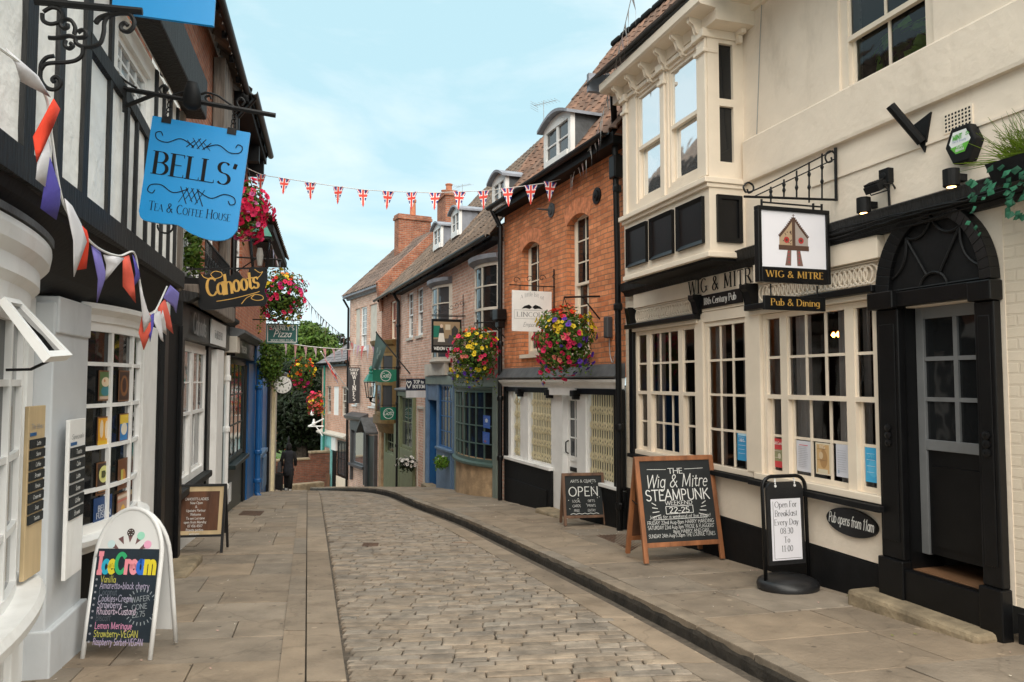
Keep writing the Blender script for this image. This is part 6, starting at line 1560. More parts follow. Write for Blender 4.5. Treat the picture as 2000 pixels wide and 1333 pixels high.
# ---- white emporium sign on the orange brick house
sp = perp(BH, 1082, 600, .02, 1.0); x0, x1, z0, z1 = sp.rect(1000, 567, 1077, 649); w, h = x1-x0, z1-z0
s_ = rootat('hanging_sign', 'square white sign with grey lettering beside the orange brick wall', 'sign', sp, (x0+x1)/2, (z0+z1)/2)
mb = MB(); mb.fb(-w/2, w/2, -.012, .012, -h/2, h/2); mb.build('board', 'letter_white', s_)
mb = MB(); text(mb, 'A little bit of', 0, h*.27, h*.1, -.013, .1, .05, sp=.04, curve=.07, sx=.6*w/twidth('A little bit of', h*.1, .04)); text(mb, 'LINCOLN', 0, -h*.14, h*.11, -.013, .14, .06, serif=.05, sp=.05, sx=.78*w/twidth('LINCOLN', h*.11, .05)); text(mb, 'Emporium', 0, -h*.38, h*.1, -.013, .09, slant=.3)
for a, c in (((-w*.45, -h*.19), (w*.45, -h*.19)), ((-w*.45, h*.02), (w*.45, h*.02)), ((-w*.45, -h*.19), (-w*.45, h*.02)), ((w*.45, -h*.19), (w*.45, h*.02))): stroke(mb, [a, c], .005, -.013, rnd()*.002)
mb.build('lettering', 'cable_grey', s_)
mb = MB()
for sx_ in (-1, 1): mb.poly([(sx_*p[0]*w, -.0135, p[1]*h) for p in ((.0, .1), (.08, .16), (.2, .12), (.27, .05), (.16, .07), (.06, .05))][::sx_])
mb.build('emblem', 'letter_dark', s_)
mb = MB(); mb.bar((-w/2-.05, 0, h/2+.09), (w/2+.18, 0, h/2+.09), .016, .016); mb.bar((w/2+.05, 0, h/2-.4), (w/2+.05, 0, h/2+.4), .016, .016)
for k in range(4):
    c_ = (-w/2+.08+k*.24, h/2+.17+.03*k); mb.tube([(c_[0]+(.07-.005*i)*math.cos(i*.55), 0, c_[1]+(.07-.005*i)*math.sin(i*.55)) for i in range(13)], .006, 5)
for x in (-w*.3, w*.3): mb.bar((x, 0, h/2), (x, 0, h/2+.09), .008, .008)
mb.build('bracket', 'iron', s_)
# ---- painted inn sign
s_, w, h, y = rect_sign('hanging_sign', 'dark framed pictorial inn sign with a woman in a white apron', 'sign', TR, 843, 623, 901, 690, .05, 'black_paint', .04, wallpx=905)
mb = MB()
def P3(pts, col, l): mb.col = col; mb.poly([(p[0]*w, y-l, p[1]*h) for p in pts])
P3([(-.44, -.28), (.44, -.28), (.44, .42), (-.44, .42)], (.30, .21, .12), 0); P3([(-.44, -.28), (.44, -.28), (.44, -.05), (-.44, -.1)], (.07, .06, .05), .001); P3([(-.44, -.05), (-.2, -.05), (-.2, .3), (-.44, .3)], (.0, .14, .09), .0012)
P3([(.16, -.1), (.38, -.1), (.38, .2), (.27, .32), (.16, .2)], (.03, .03, .03), .0013); P3([(-.3, -.18), (-.06, -.18), (-.12, .14), (-.24, .14)], (.7, .66, .6), .002); P3([(-.27, .08), (-.09, .08), (-.12, .24), (-.24, .24)], (.02, .02, .02), .0025)
P3([(-.18+.05*math.cos(v), .29+.06*math.sin(v)) for v in [i*.7 for i in range(9)]], (.6, .45, .34), .003); P3([(.02, -.2), (.3, -.22), (.2, .0), (.08, .04)], (.05, .05, .06), .002); P3([(-.05, .18), (.12, .18), (.12, .34), (-.05, .34)], (.55, .48, .36), .0016)
mb.build('painting', 'vivid', s_)
mb = MB(); text(mb, "WIDOW CULLEN'S", 0, -h*.42, h*.09, y, .2, .12, serif=.04, sx=.84*w/twidth("WIDOW CULLEN'S", h*.09, .02)); mb.build('lettering', 'letter_white', s_)
mb = MB(); mb.bar((w/2+.04, 0, h*.3), (w/2+.04, 0, h*1.25), .016, .016); mb.bar((-w/2, 0, h/2+.1), (w/2+.3, 0, h/2+.1), .014, .014)
for k in range(6): c_ = (-w*.35+k*w*.17, h/2+.16+k*.045); mb.tube([(c_[0]+(.075-.005*i)*math.cos(i*.55+k), 0, c_[1]+(.075-.005*i)*math.sin(i*.55+k)) for i in range(13)], .006, 5)
mb.build('bracket', 'iron', s_)
s_, w, h, y = rect_sign('hanging_sign', 'navy sign with white serif lettering and a heart above the sage shop', 'sign', TR, 793, 740, 832, 763, .05, 'navy_sign', hanger=False, wallpx=834)
mb = MB(); text(mb, 'TOP to', .12*w, h*.1, h*.27, y, .2, .1, serif=.05, sx=.5*w/twidth('TOP to', h*.27)); text(mb, 'BOTTOM', .14*w, -h*.3, h*.27, y, .2, .1, serif=.05, sx=.6*w/twidth('BOTTOM', h*.27))
stroke(mb, smooth([(-.36*w, -.3*h), (-.47*w, .1*h), (-.42*w, .28*h), (-.36*w, .15*h), (-.3*w, .28*h), (-.25*w, .1*h), (-.36*w, -.3*h)], 4), .022, y); mb.build('lettering', 'letter_white', s_)
mb = MB(); mb.fb(-w/2, w/2, -.01, .01, -h/2-.2, -h/2-.005); mb.build('lower_panel', 'curtain_blue', s_)
def gata(nm, lab, f, px0, py0, px1, py1, wp):
    s_, w, h, y = rect_sign(nm, lab, 'sign', f, px0, py0, px1, py1, .05, 'grass_green_sign', wallpx=wp, poly=(lambda w, h: [(-w/2, -h*.36), (-w*.2, -h/2), (w*.2, -h/2), (w/2, -h*.36), (w/2, h/2), (-w/2, h/2)]) if py1-py0 > 24.5 else None)
    mb = MB(); text(mb, 'Gata', 0, -h*.12, h*.34, y, .1, slant=.3, sx=1.0); stroke(mb, arc(0, 0, h*.4, h*.4, 20, 340, 20), .02, y, .003); mb.build('lettering', 'letter_white', s_)
gata('hanging_sign', 'wide green sign with a white ring emblem in front of the brown oriel', GA, 728, 722, 778, 747, 780)
gata('hanging_sign', 'small green sign with a white ring emblem over the sage doorway', GA, 743, 796, 774, 820, 776)
s_, w, h, y = rect_sign('vertical_sign', 'tall dark grey wine shop sign with white letters stacked downwards', 'sign', WN, 681, 718, 702, 788, .05, 'grey_sign', .06, wallpx=703)
mb = MB(); text(mb, 'STEEP', 0, h*.40, h*.06, y, .24, .14, serif=.06, sx=.8*w/twidth('STEEP', h*.06)); text(mb, 'HILL', 0, h*.31, h*.06, y, .24, .14, serif=.06, sx=.6*w/twidth('HILL', h*.06))
for k, c in enumerate('WINES'): text(mb, c, 0, h*.17-k*h*.15, h*.115, y, .24, .12, serif=.1, sx=(.95 if c != 'W' else .85))
mb.build('lettering', 'letter_white', s_)
# ================================================ PAVEMENT BOARDS
def aroot(label, pts, dz, rz=None, cat='sandwich board', name='pavement_sign'):
    a, b = gp(*pts[0], dz), gp(*pts[1], dz); c = (a+b)/2
    r_ = math.atan2(b.y-a.y, b.x-a.x) if rz is None else rz
    return thing(name, label, cat, (c.x, c.y, G(c.y)+dz), r_), (b-a).length
# ice cream board
ic, w = aroot('arched white framed ice cream board with chalked flavours on a dark blue panel', ((152, 1291), (301, 1285)), .0, rad(-3))
H = 1.0; lean = rad(10); M1 = Matrix.Rotation(-lean, 4, 'X'); M2 = Matrix.Translation((0, 2*H*math.sin(lean), 0)) @ Matrix.Rotation(lean, 4, 'X')
hw = w/2*.97; za_ = H-hw
for M_, nm in ((M1, 'front_frame'), (M2, 'back_frame')):
    mb = MB(M=M_); pts = [(-hw, 0, 0), (-hw, 0, .3), (-hw, 0, za_-.1)]+[(p[0], 0, p[1]) for p in arc(0, za_-.1, hw, hw+.1, 180, 0, 16)]+[(hw, 0, .3), (hw, 0, 0)]
    mb.tube(pts, .016, 8); mb.build(nm, 'white_plastic', ic, smooth=True)
mb = MB(M=M2); mb.prism([(-hw+.01, .1), (hw-.01, .1)]+arc(0, za_-.1, hw-.01, hw+.09, 0, 180, 16), -.006, .006); mb.build('back_panel', 'white_plastic', ic)
zs = za_-.04
mb = MB(M=M1); mb.prism([(hw-.012, zs)]+arc(0, za_-.1, hw-.012, hw+.088, 6, 174, 16)+[(-hw+.012, zs)], -.006, .006); mb.build('header_panel', 'white_plastic', ic)
mb = MB(M=M1); mb.fb(-hw+.012, hw-.012, -.006, .008, .11, zs); mb.build('chalk_panel', 'navy_board', ic)
mb = MB(M=M1)
cols = {'I': (.85, .28, .34), 'c': (.02, .42, .62), 'e': (.75, .62, .03), 'C': (.03, .42, .16), 'r': (.85, .28, .34), 'E': (.85, .28, .34), 'a': (.02, .15, .62), 'm': (.75, .62, .03)}
x = -hw*.88; sxx = 2*hw*.88/twidth('IceCream', .125, .0)
for i, c in enumerate('IceCream'):
    mb.col = [(.85, .28, .34), (.02, .42, .62), (.75, .62, .03), (.03, .42, .16), (.85, .28, .34), (.85, .30, .36), (.02, .15, .62), (.75, .62, .03)][i]
    q = MB(M=M1); q.col = mb.col; text(q, c, x, zs-.16, .125, -.0085-.0004*i, .27, .24, sp=0, align='l', sx=sxx, serif=.06 if c == 'I' else 0)
    b0 = len(mb.v); mb.v += q.v; mb.f += [tuple(j+b0 for j in f_) for f_ in q.f]; mb.c += q.c; mb.usecol = True
    x += (GL[c][0])*.125*sxx
flav = [('Vanilla', (.55, .52, .10)), ('Amaretto+black cherry', (.45, .40, .55)), ('Coconut', (.10, .12, .15)), ('Cookies+Cream', (.45, .42, .55)), ('Strawberry', (.50, .45, .58)), ('Rhubarb+Custard', (.62, .50, .62)), ('Biscoff', (.09, .10, .12)), ('Lemon Meringue', (.72, .30, .48)), ('Strawberry-VEGAN', (.55, .52, .10)), ('Raspberry Sorbet-VEGAN', (.52, .42, .62))]
zz = zs-.225
for i, (t_, c) in enumerate(flav):
    mb.col = c; mb_h = .052
    text(mb, t_, -hw*.74, zz, mb_h*.82, -.0085, .11, sp=.06, align='l', jit=.06, sx=min(.72, hw*1.5/twidth(t_, mb_h*.82, .06)))
    mb.col = (.30, .30, .34); disc(mb, -hw*.86, zz+.018, .008, .008, -.0092, 8); zz -= .042 if i < 6 else .052
mb.col = (.30, .33, .36)
for i, t_ in enumerate(('WAFER', 'CONE', '£2.75')): text(mb, t_, hw*.54, .375-.05*i, .034, -.0085, .11, sp=.06, jit=.05, rot=rad(8))
for i in range(26): a = i*2*math.pi/26; stroke(mb, [(hw*.56+.098*math.cos(a), .34+.10*math.sin(a)), (hw*.56+.118*math.cos(a), .34+.122*math.sin(a))], .006, -.0085)
mb.build('chalk_lettering', 'vivid', ic)
mb = MB(M=M1)
for i, c in enumerate([(.62, .78, .80), (.80, .78, .72), (.05, .03, .025), (.35, .72, .55), (.85, .40, .58)]):
    a = rad(150-30*i); X, Z = (hw*.58)*math.cos(a), za_-.09+(hw*.62)*math.sin(a); dx, dz = math.cos(a), math.sin(a)
    mb.col = (.17, .08, .08); mb.poly([(X-.02*dz, -.0075, Z+.02*dx), (X-.055*dx, -.0075, Z-.055*dz), (X+.02*dz, -.0075, Z-.02*dx)])
    if i != 1: mb.col = c; mb.poly([(X+.014*dx+.028*math.cos(v), -.0082, Z+.014*dz+.028*math.sin(v)) for v in [j*.52 for j in range(12)]])
    if i == 2:
        mb.col = (.8, .8, .8)
        for j in range(6): v = j*1.05; mb.poly([(X+.014*dx+.017*math.cos(v)+.004*math.cos(u_), -.0088, Z+.014*dz+.017*math.sin(v)+.004*math.sin(u_)) for u_ in (0, 1.5, 3, 4.5)])
mb.build('printed_cones', 'vivid', ic)
# snap frame board
sb, w = aroot('black snap frame board with a brown printed notice outside the left shop', ((338, 1078), (417, 1086)), .0, rad(8))
H = .86; lean = rad(11); M1 = Matrix.Rotation(-lean, 4, 'X'); M2 = Matrix.Translation((.0, 2*H*math.sin(lean), 0)) @ Matrix.Rotation(lean, 4, 'X'); hw = w/2
mb = MB(M=M1); f_ = .03
for bx in ((-hw, -hw+f_, 0, H), (hw-f_, hw, 0, H), (-hw+f_, hw-f_, H-f_, H), (-hw+f_, hw-f_, .2, .2+f_)): mb.box(bx[0], bx[1], -.015, .015, bx[2], bx[3])
mb.build('front_frame', 'black_plastic', sb)
mb = MB(M=M2)
for bx in ((-hw, -hw+f_, 0, H), (hw-f_, hw, 0, H), (-hw+f_, hw-f_, .2, H)): mb.box(bx[0], bx[1], -.012, .012, bx[2], bx[3])
mb.build('back_frame', 'black_plastic', sb)
mb = MB(M=M1); mb.fb(-hw+f_, hw-f_, -.004, .004, .2+f_, H-f_); mb.build('poster_sheet', 'plank', sb)
mb = MB(M=M1); mb.fb(-hw+f_+.05, hw-f_-.05, .0041, .006, .2+f_+.05, H-f_-.06); mb.build('brown_panel', 'dark_wood', sb)
mb = MB(M=M1)
for i, t_ in enumerate(('CAHOOTS LADIES', 'Now Open', '&', 'Upstairs Parlour', 'Welcome', 'To see Lorraine', 'open from Monday', '07 456 4507', 'Private parties', 'welcome')): text(mb, t_, 0, H-.2-.048*i, .03, -.007, .12, sx=min(1, .3/twidth(t_, .03)))
mb.build('lettering', 'chalk', sb)
def timber_aboard(label, pts, H, lean, wood, m_board, dz, rz, frame=.05):
    rt, w = aroot(label, pts, dz, rz); rt.location -= Vector((.16, .28, -.018)) if H < 1 else Vector((.13, .20, -.013)); M1 = Matrix.Rotation(-lean, 4, 'X'); M2 = Matrix.Translation((0, 2*H*math.sin(lean), 0)) @ Matrix.Rotation(lean, 4, 'X'); hw = w/2
    for M_, nm, wd in ((M1, 'front_frame', wood), (M2, 'back_frame', wood)):
        mb = MB(M=M_)
        for bx in ((-hw, -hw+frame, 0, H), (hw-frame, hw, 0, H), (-hw+frame, hw-frame, H-frame, H), (-hw+frame, hw-frame, .14*H, .14*H+frame)): mb.box(bx[0], bx[1], -.02, .02, bx[2], bx[3])
        mb.build(nm, wd, rt, bevel=.004)
    for M_, nm in ((M1, 'chalk_panel'), (M2, 'back_panel')):
        mb = MB(M=M_); mb.fb(-hw+frame, hw-frame, -.008, .008, .14*H+frame, H-frame); mb.build(nm, m_board if nm == 'chalk_panel' else 'dark_wood', rt)
    mb = MB()
    for x in (-hw+.02, hw-.02): mb.tube([(x, .55*H*math.sin(lean)+.0, .55*H), (x, H*math.sin(lean), .52*H), (x, 1.45*H*math.sin(lean), .55*H)], .006, 5)
    mb.build('stay_chain', 'iron', rt)
    return rt, hw, M1, H
rt, hw, M1, H = timber_aboard('tall wooden chalkboard with big white lettering outside the pub windows', ((1290, 1098), (1412, 1083)), 1.12, rad(13), 'wood_frame', 'slate_board', KERB+CAMB, rad(14))
mb = MB(M=M1); y = -.009; s2 = 2*(hw-.07)
def ln(t_, z, h, th=.12, sl=0, frac=.8, jit=.04, x=0, al='c'): text(mb, t_, x, z*H, h*H, y, th*.72, slant=sl, sp=.03, jit=jit, align=al, sx=min(1.5, s2*frac/twidth(t_, h*H, .03)))
ln('THE', .83, .05, .15, frac=.24); ln('Wig & Mitre', .70, .12, .11, .25, .92); ln('STEAMPUNK', .575, .1, .15, 0, .95); ln('WEEKEND', .53, .036, .14, 0, .5); ln('22-25', .455, .05, .17, 0, .34)
ln('Join us for a weekend of live music!', .405, .03, .13, .1, .9); ln('FRIDAY 22nd Aug-8pm HARRY HARDING', .35, .033, .13, 0, .98); ln('SATURDAY 23rd Aug-3pm "PROSE & FLAGGERS"', .305, .033, .13, 0, .98); ln('8pm HARRY AND GAIL', .265, .03, .13, 0, .55, x=hw*.25); ln('SUNDAY 24th Aug-5.30pm THE LOUNGE TUNES', .228, .033, .13, 0, .98)
mb2 = mb
for sg in (-1, 1):
    for k in range(4): stroke(mb, [(sg*s2*(.28+.02*k), (.44+.03*k)*H), (sg*s2*(.40), (.42+.045*k)*H)], .008, y, .001*k)
    stroke(mb, [(sg*s2*.14, .87*H), (sg*s2*.42, .875*H)], .005, y)
for a, c in (((-.2, .445), (.2, .45)), ((-.2, .515), (.2, .52)), ((-.2, .445), (-.2, .515)), ((.2, .45), (.2, .52))): stroke(mb, [(a[0]*s2, a[1]*H), (c[0]*s2, c[1]*H)], .007, y, rnd()*.002)
stroke(mb, [(-.4*s2, .395*H), (.4*s2, .40*H)], .006, y, .003)
mb.build('chalk_lettering', 'chalk', rt)
rt, hw, M1, H = timber_aboard('small worn wooden chalkboard reading open by the white shop door', ((1137, 1026), (1183, 1018)), .76, rad(11), 'worn_wood', 'slate_board', KERB+CAMB, rad(10), .04)
mb = MB(M=M1); s2 = 2*(hw-.05); text(mb, 'OPEN', 0, .56*H, .17*H, -.009, .1, sp=.06, sx=s2*.86/twidth('OPEN', .17*H, .06)); text(mb, 'ARTS & CRAFTS', 0, .82*H, .05*H, -.009, .1, sx=s2*.7/twidth('ARTS & CRAFTS', .05*H))
for k, (a, b) in enumerate((('LOCAL', 'GIFTS'), ('CARDS', 'PRINTS'), ('FREE', 'ENTRY'))): text(mb, a, -s2*.22, (.44-.09*k)*H, .045*H, -.009, .1, jit=.1); text(mb, b, s2*.2, (.44-.09*k)*H, .045*H, -.009, .1, jit=.1)
stroke(mb, [(-s2*.4+k*s2*.08, .22*H+(.008 if k % 2 else -.004)) for k in range(11)], .008, -.009)
for k in range(14): disc(mb, s2*ru(-.45, .45), H*ru(.25, .85), .006, .006, -.0095, 6)
mb.build('chalk_lettering', 'chalk', rt)
# swinging sign on a heavy base
sw, w = aroot('black swing sign with a white breakfast notice on a solid round base', ((1500, 1140), (1588, 1136)), KERB+CAMB, rad(16), 'swing sign')
sw.location -= Vector((.10, .20, -.013))
bw_ = w/2*1.18; mb = MB()
for (rx, ry, z) in (): pass
n = 24; prof = [(1.0, 0), (1.02, .03), (.97, .06), (.8, .085), (.4, .10)]
rings = [[mb.add((bw_*k*math.cos(2*math.pi*i/n)*1.0, .25*k*math.sin(2*math.pi*i/n), z)) for i in range(n)] for k, z in prof]
for a, b in zip(rings, rings[1:]):
    for i in range(n): mb.face((a[i], a[(i+1) % n], b[(i+1) % n], b[i]))
mb.face(rings[-1]); mb.build('base', 'black_plastic', sw, smooth=True)
hw = w/2*.98; H = .98; lean = rad(2); M1 = Matrix.Rotation(-lean, 4, 'X')
mb = MB(M=M1); mb.tube([(-hw, 0, .03), (-hw, 0, H-.1)]+[(p[0], 0, p[1]) for p in arc(-hw+.1, H-.1, .1, .1, 180, 90, 5)]+[(p[0], 0, p[1]) for p in arc(hw-.1, H-.1, .1, .1, 90, 0, 5)]+[(hw, 0, .03)], .017, 8); mb.build('frame', 'black_paint', sw, smooth=True)
mb = MB(M=M1); mb.prism([(-hw+.035, .2), (hw-.035, .2), (hw-.035, H-.16)]+arc(hw-.1, H-.13, .065, .08, 0, 90, 4)+arc(-hw+.1, H-.13, .065, .08, 90, 180, 4), -.014, .014); mb.build('panel', 'black_plastic', sw)
mb = MB(M=M1); mb.fb(-hw+.07, hw-.07, .0142, .0165, .24, H-.20); mb.build('notice', 'paper', sw)
mb = MB(M=M1)
for i, t_ in enumerate(('Open For', 'Breakfast', 'Every Day', '08:30', 'To', '11:00')): text(mb, t_, 0, H-.275-.078*i, .052, -.017, .1, .03, serif=.045, sp=.03, sx=1.05*w/.5)
q = [(-hw+.09, .255), (hw-.08, .255), (hw-.08, H-.22), (-hw+.09, H-.22)]
for a, b in ((0, 1), (3, 0)): stroke(mb, [q[a], q[b]], .003, -.017, .001*a)
mb.build('lettering', 'letter_dark', sw)
mb = MB(M=M1)
for x in (-hw*.45, hw*.45): mb.tube([(x, 0, H), (x+.01, 0, H-.03), (x, -.015, H-.07)], .007, 6); mb.lathe([(.012, 0), (.012, .006)], (x, -.016, H-.085), 8, 'Y')
mb.build('hook', 'white_plastic', sw)
# oval plaque
u, z = PB.uz(1667, 1021); uL = PB.u(1617, 1015); uR = PB.u(1716, 1025); ov = thing('oval_plaque', 'black oval plaque with white script opening hours on the cream stall wall', 'plaque', PB.P(u, .02, z), PB.rot)
a_ = (uR-uL)/2; mb = MB(); mb.prism(arc(0, 0, a_, .118, 0, 350, 35), -.012, .014); mb.build('board', 'black_paint', ov, bevel=.004)
mb = MB(); text(mb, 'Pub opens from 11am', 0, -.03, .085, -.0135, .15, .12, slant=.25, sp=.01, sx=a_*1.78/twidth('Pub opens from 11am', .085, .01)); mb.build('lettering', 'letter_white', ov)
# ================================================ notices in the windows
def poster(label, f, px0, py0, px1, py1, d, bg, shapes=(), lines=0, lc=(.1, .1, .1), title=None, tc=(.1, .1, .1), frame=None):
    u0, u1, z0, z1 = f.rect(px0, py0, px1, py1, d); w, h = u1-u0, z1-z0
    rz = f.rot
    if f is LF:
        g_ = lambda t: .22*max(0, 1-(2*t-1)**2)**.8-.030
        def hit(px, py):
            t = min([.02+.004*k for k in range(241)], key=lambda t: abs(f.u(px, py, g_(t))-(3.02+1.82*t))); return 3.02+1.82*t, g_(t)
        (u0, d0), (u1, d1) = hit(px0, py0), hit(px1, py0); d = (d0+d1)/2; z1, z0 = f.z((px0+px1)/2, py0, d), f.z((px0+px1)/2, py1, d)
        w, h = math.hypot(u1-u0, d1-d0), z1-z0; d += .010; rz = f.rot-math.atan2(d1-d0, u1-u0)
    rt = thing('window_notice', label, 'poster', f.P((u0+u1)/2, d, (z0+z1)/2), rz)
    mb = MB(); mb.col = frame or bg; mb.fb(-w/2, w/2, 0, .003, -h/2, h/2); mb.build('sheet', 'vivid', rt)
    mb = MB(); y = -.0035
    if frame: mb.col = bg; mb.poly([(-w*.43, y, -h*.45), (w*.43, y, -h*.45), (w*.43, y, h*.45), (-w*.43, y, h*.45)]); y -= .0006
    for k, (c, kind, x, z, a, b) in enumerate(shapes):
        mb.col = c; yy = y-.0003*k
        if kind == 'o': mb.poly([(x*w+a*w*math.cos(v), yy, z*h+b*h*math.sin(v)) for v in [i*math.pi/9 for i in range(18)]])
        else: mb.poly([(x*w-a*w, yy, z*h-b*h), (x*w+a*w, yy, z*h-b*h), (x*w+a*w, yy, z*h+b*h), (x*w-a*w, yy, z*h+b*h)])
    y -= .004; mb.col = lc; r = random.Random(int(px0))
    for k in range(lines): zz = h*.3-h*.7*k/max(lines, 1); mb.poly([(-w*.36, y, zz), (w*r.uniform(.05, .36), y, zz), (w*.3, y, zz+h*.012), (-w*.36, y, zz+h*.012)])
    if title:
        for i, (t_, tz, th) in enumerate(title): mb.col = tc; text(mb, t_, 0, tz*h, th*h, y, .15, .1, sx=min(1.2, w*.84/twidth(t_, th*h)))
    if mb.f: mb.build('printing', 'vivid', rt)
    return rt
poster('light blue notice in the corner of the middle pub window', PB, 1440, 842, 1462, 902, -.003, (.05, .33, .62), [((.5, .75, .9), 'b', 0, .4, .4, .05)], 5, (.7, .8, .9), [('NHS', .15, .1)], (.8, .85, .95))
poster('red and green poster low in the narrow pub light', PB, 1511, 856, 1531, 915, -.037, (.62, .05, .06), [((.30, .30, .16), 'b', 0, -.08, .46, .2), ((.7, .65, .5), 'o', .1, -.1, .15, .1)], 3, (.85, .7, .7), [('Gift Card', .3, .1)], (.9, .85, .8))
poster('white menu sheet left of the tan poster in the pub window', PB, 1556, 860, 1585, 924, -.037, (.66, .66, .72), [((.65, .1, .14), 'b', 0, .36, .3, .012)], 12, (.40, .40, .44))
poster('tan poster with a bird drawing between two white sheets', PB, 1593, 864, 1623, 930, -.037, (.62, .40, .19), [((.45, .26, .11), 'o', .05, .0, .26, .3), ((.66, .5, .32), 'o', -.12, .1, .14, .12), ((.7, .62, .46), 'b', 0, -.39, .34, .06)], 2, (.3, .18, .1), [('WIG', .33, .1)], (.8, .72, .55), frame=(.75, .66, .5))
poster('white price sheet right of the tan poster in the pub window', PB, 1633, 867, 1660, 935, -.037, (.66, .67, .74), [((.3, .45, .6), 'b', -.32, -.34, .06, .05)], 10, (.45, .45, .5))
poster('blue poster beside the black door pilaster', PB, 1690, 872, 1718, 945, -.037, (.05, .40, .72), [((.10, .5, .8), 'o', .1, -.1, .4, .25)], 4, (.6, .75, .85), [('SAFE', .2, .1)], (.15, .6, .8))
pf = lambda *a, **k: poster(*a, **k)
pf('upper blue sticker in the green bow window', TR, 944, 811, 957, 838, .36, (.03, .12, .50), [((.7, .75, .85), 'o', 0, .1, .2, .16)], 4, (.5, .55, .75))
pf('lower blue sticker in the green bow window', TR, 943, 843, 956, 869, .36, (.03, .12, .50), [((.5, .08, .1), 'b', -.1, -.3, .15, .08)], 6, (.5, .55, .75))
# food pictures on the second bow window
for lab, x0, y0, x1, y1, bgc, shp, ttl in (
 ('framed green picture of a cup with whipped cream', 190, 724, 216, 783, (.10, .17, .06), [((.04, .20, .24), 'o', .0, -.18, .32, .16), ((.75, .60, .42), 'o', 0, .12, .3, .16), ((.6, .25, .1), 'o', -.08, .16, .06, .05), ((.55, .4, .3), 'b', 0, -.4, .42, .05)], None),
 ('brown bottle picture in the upper right pane', 230, 724, 250, 784, (.05, .025, .018), [((.22, .09, .03), 'o', 0, 0, .36, .34), ((.05, .02, .015), 'o', 0, .02, .2, .24)], None),
 ('yellow picture of two ice cream glasses', 187, 814, 213, 873, (.70, .33, .02), [((.72, .58, .4), 'o', -.18, .1, .14, .3), ((.75, .62, .45), 'o', .2, .06, .14, .3), ((.70, .42, .02), 'b', 0, -.38, .46, .1)], None),
 ('blue and yellow poster in the right hand pane', 231, 808, 248, 862, (.03, .20, .50), [((.72, .5, .05), 'b', 0, .3, .46, .16), ((.75, .68, .55), 'o', 0, -.05, .34, .22)], None),
 ('dark poster with a pale round dessert', 186, 902, 213, 965, (.035, .02, .015), [((.62, .60, .22), 'o', .02, .12, .36, .26), ((.12, .10, .03), 'b', -.02, .12, .14, .1), ((.5, .25, .1), 'b', 0, -.36, .34, .05)], [('D', .02, .2)]),
 ('small brown and orange picture in the right pane', 228, 896, 246, 955, (.14, .05, .02), [((.55, .24, .05), 'o', .05, -.1, .25, .26), ((.5, .45, .1), 'b', -.1, -.05, .12, .2)], None),
 ('picture of a pink milkshake low in the right pane', 226, 962, 246, 1016, (.42, .25, .18), [((.72, .42, .08), 'o', .05, -.2, .22, .26), ((.6, .5, .4), 'b', 0, .36, .46, .05), ((.5, .12, .1), 'b', 0, .22, .46, .03)], None)):
    poster(lab, LF, x0, y0, x1, y1, .27, bgc, shp, 0, title=ttl, tc=(.05, .1, .05), frame=(.16, .07, .03))
bp_ = poster('round dark blue dance poster low in the left pane', LF, 180, 970, 216, 1052, .27, (.012, .05, .16), [], 0, title=[('BELLY', .18, .13), ('FUSION', .02, .13), ('DANCING WITH STYLE', -.14, .07), ('AND GRACE AT', -.24, .07), ('THE ASYLUM', -.34, .07)], tc=(.62, .66, .74))
# tall tag boards by the doorway
def tagboard(label, px0, py0, px1, py1, d, m, tags, ttl, tz0, tz1):
    u0, u1, z0, z1 = LF.rect(px0, py0, px1, py1, d); w, h = (u1-u0)*.74, z1-z0; rt = thing('menu_plank', label, 'menu board', LF.P((u0+u1)/2, d, (z0+z1)/2), LF.rot)
    mb = MB(); mb.fb(-w/2, w/2, -.012, .012, -h/2, h/2); mb.build('plank', m, rt, bevel=.004)
    q = MB(); t = MB()
    for k in range(tags):
        zz = h*(tz0-(tz0-tz1)*k/(tags-1)); hh = h*(tz0-tz1)/(tags-1)*.40
        g = MB(); g.fb(-w*.44, w*.44, .0125, .022, zz-hh, zz+hh); g.build('slate_tag', 'slate_board', rt)
        text(t, ['Scone', 'Coffee', 'Brownie', 'Panini', 'Cream tea', 'Soup', 'Toastie', 'Cake', 'Latte'][(k+tags) % 9], 0, zz-hh*.4, hh*.9, -.0225, .12, slant=.2, sx=min(1, w*.7/twidth('Brownie', hh*.9)))
    t.build('chalk_lettering', 'chalk', rt)
    g = MB(); text(g, ttl, 0, h*(tz0+.085), h*.03, -.0125, .1, slant=.2, sx=w*.7/twidth(ttl, h*.03)); g.build('heading', 'cable_grey', rt)
    g = MB(); g.fb(-w*.42, -w*.05, .0125, .015, h*(tz0+.045), h*(tz0+.065)); g.build('sticker', 'blue_paint', rt)
tagboard('wide cream plank hung with eight black slate tags', 47, 795, 80, 1112, .2, 'plank', 8, 'The Menu', .28, -.16)
tagboard('white plank hung with six black slate tags', 127, 822, 160, 1108, .2, 'white_paint', 6, 'Specials', .29, -.10)
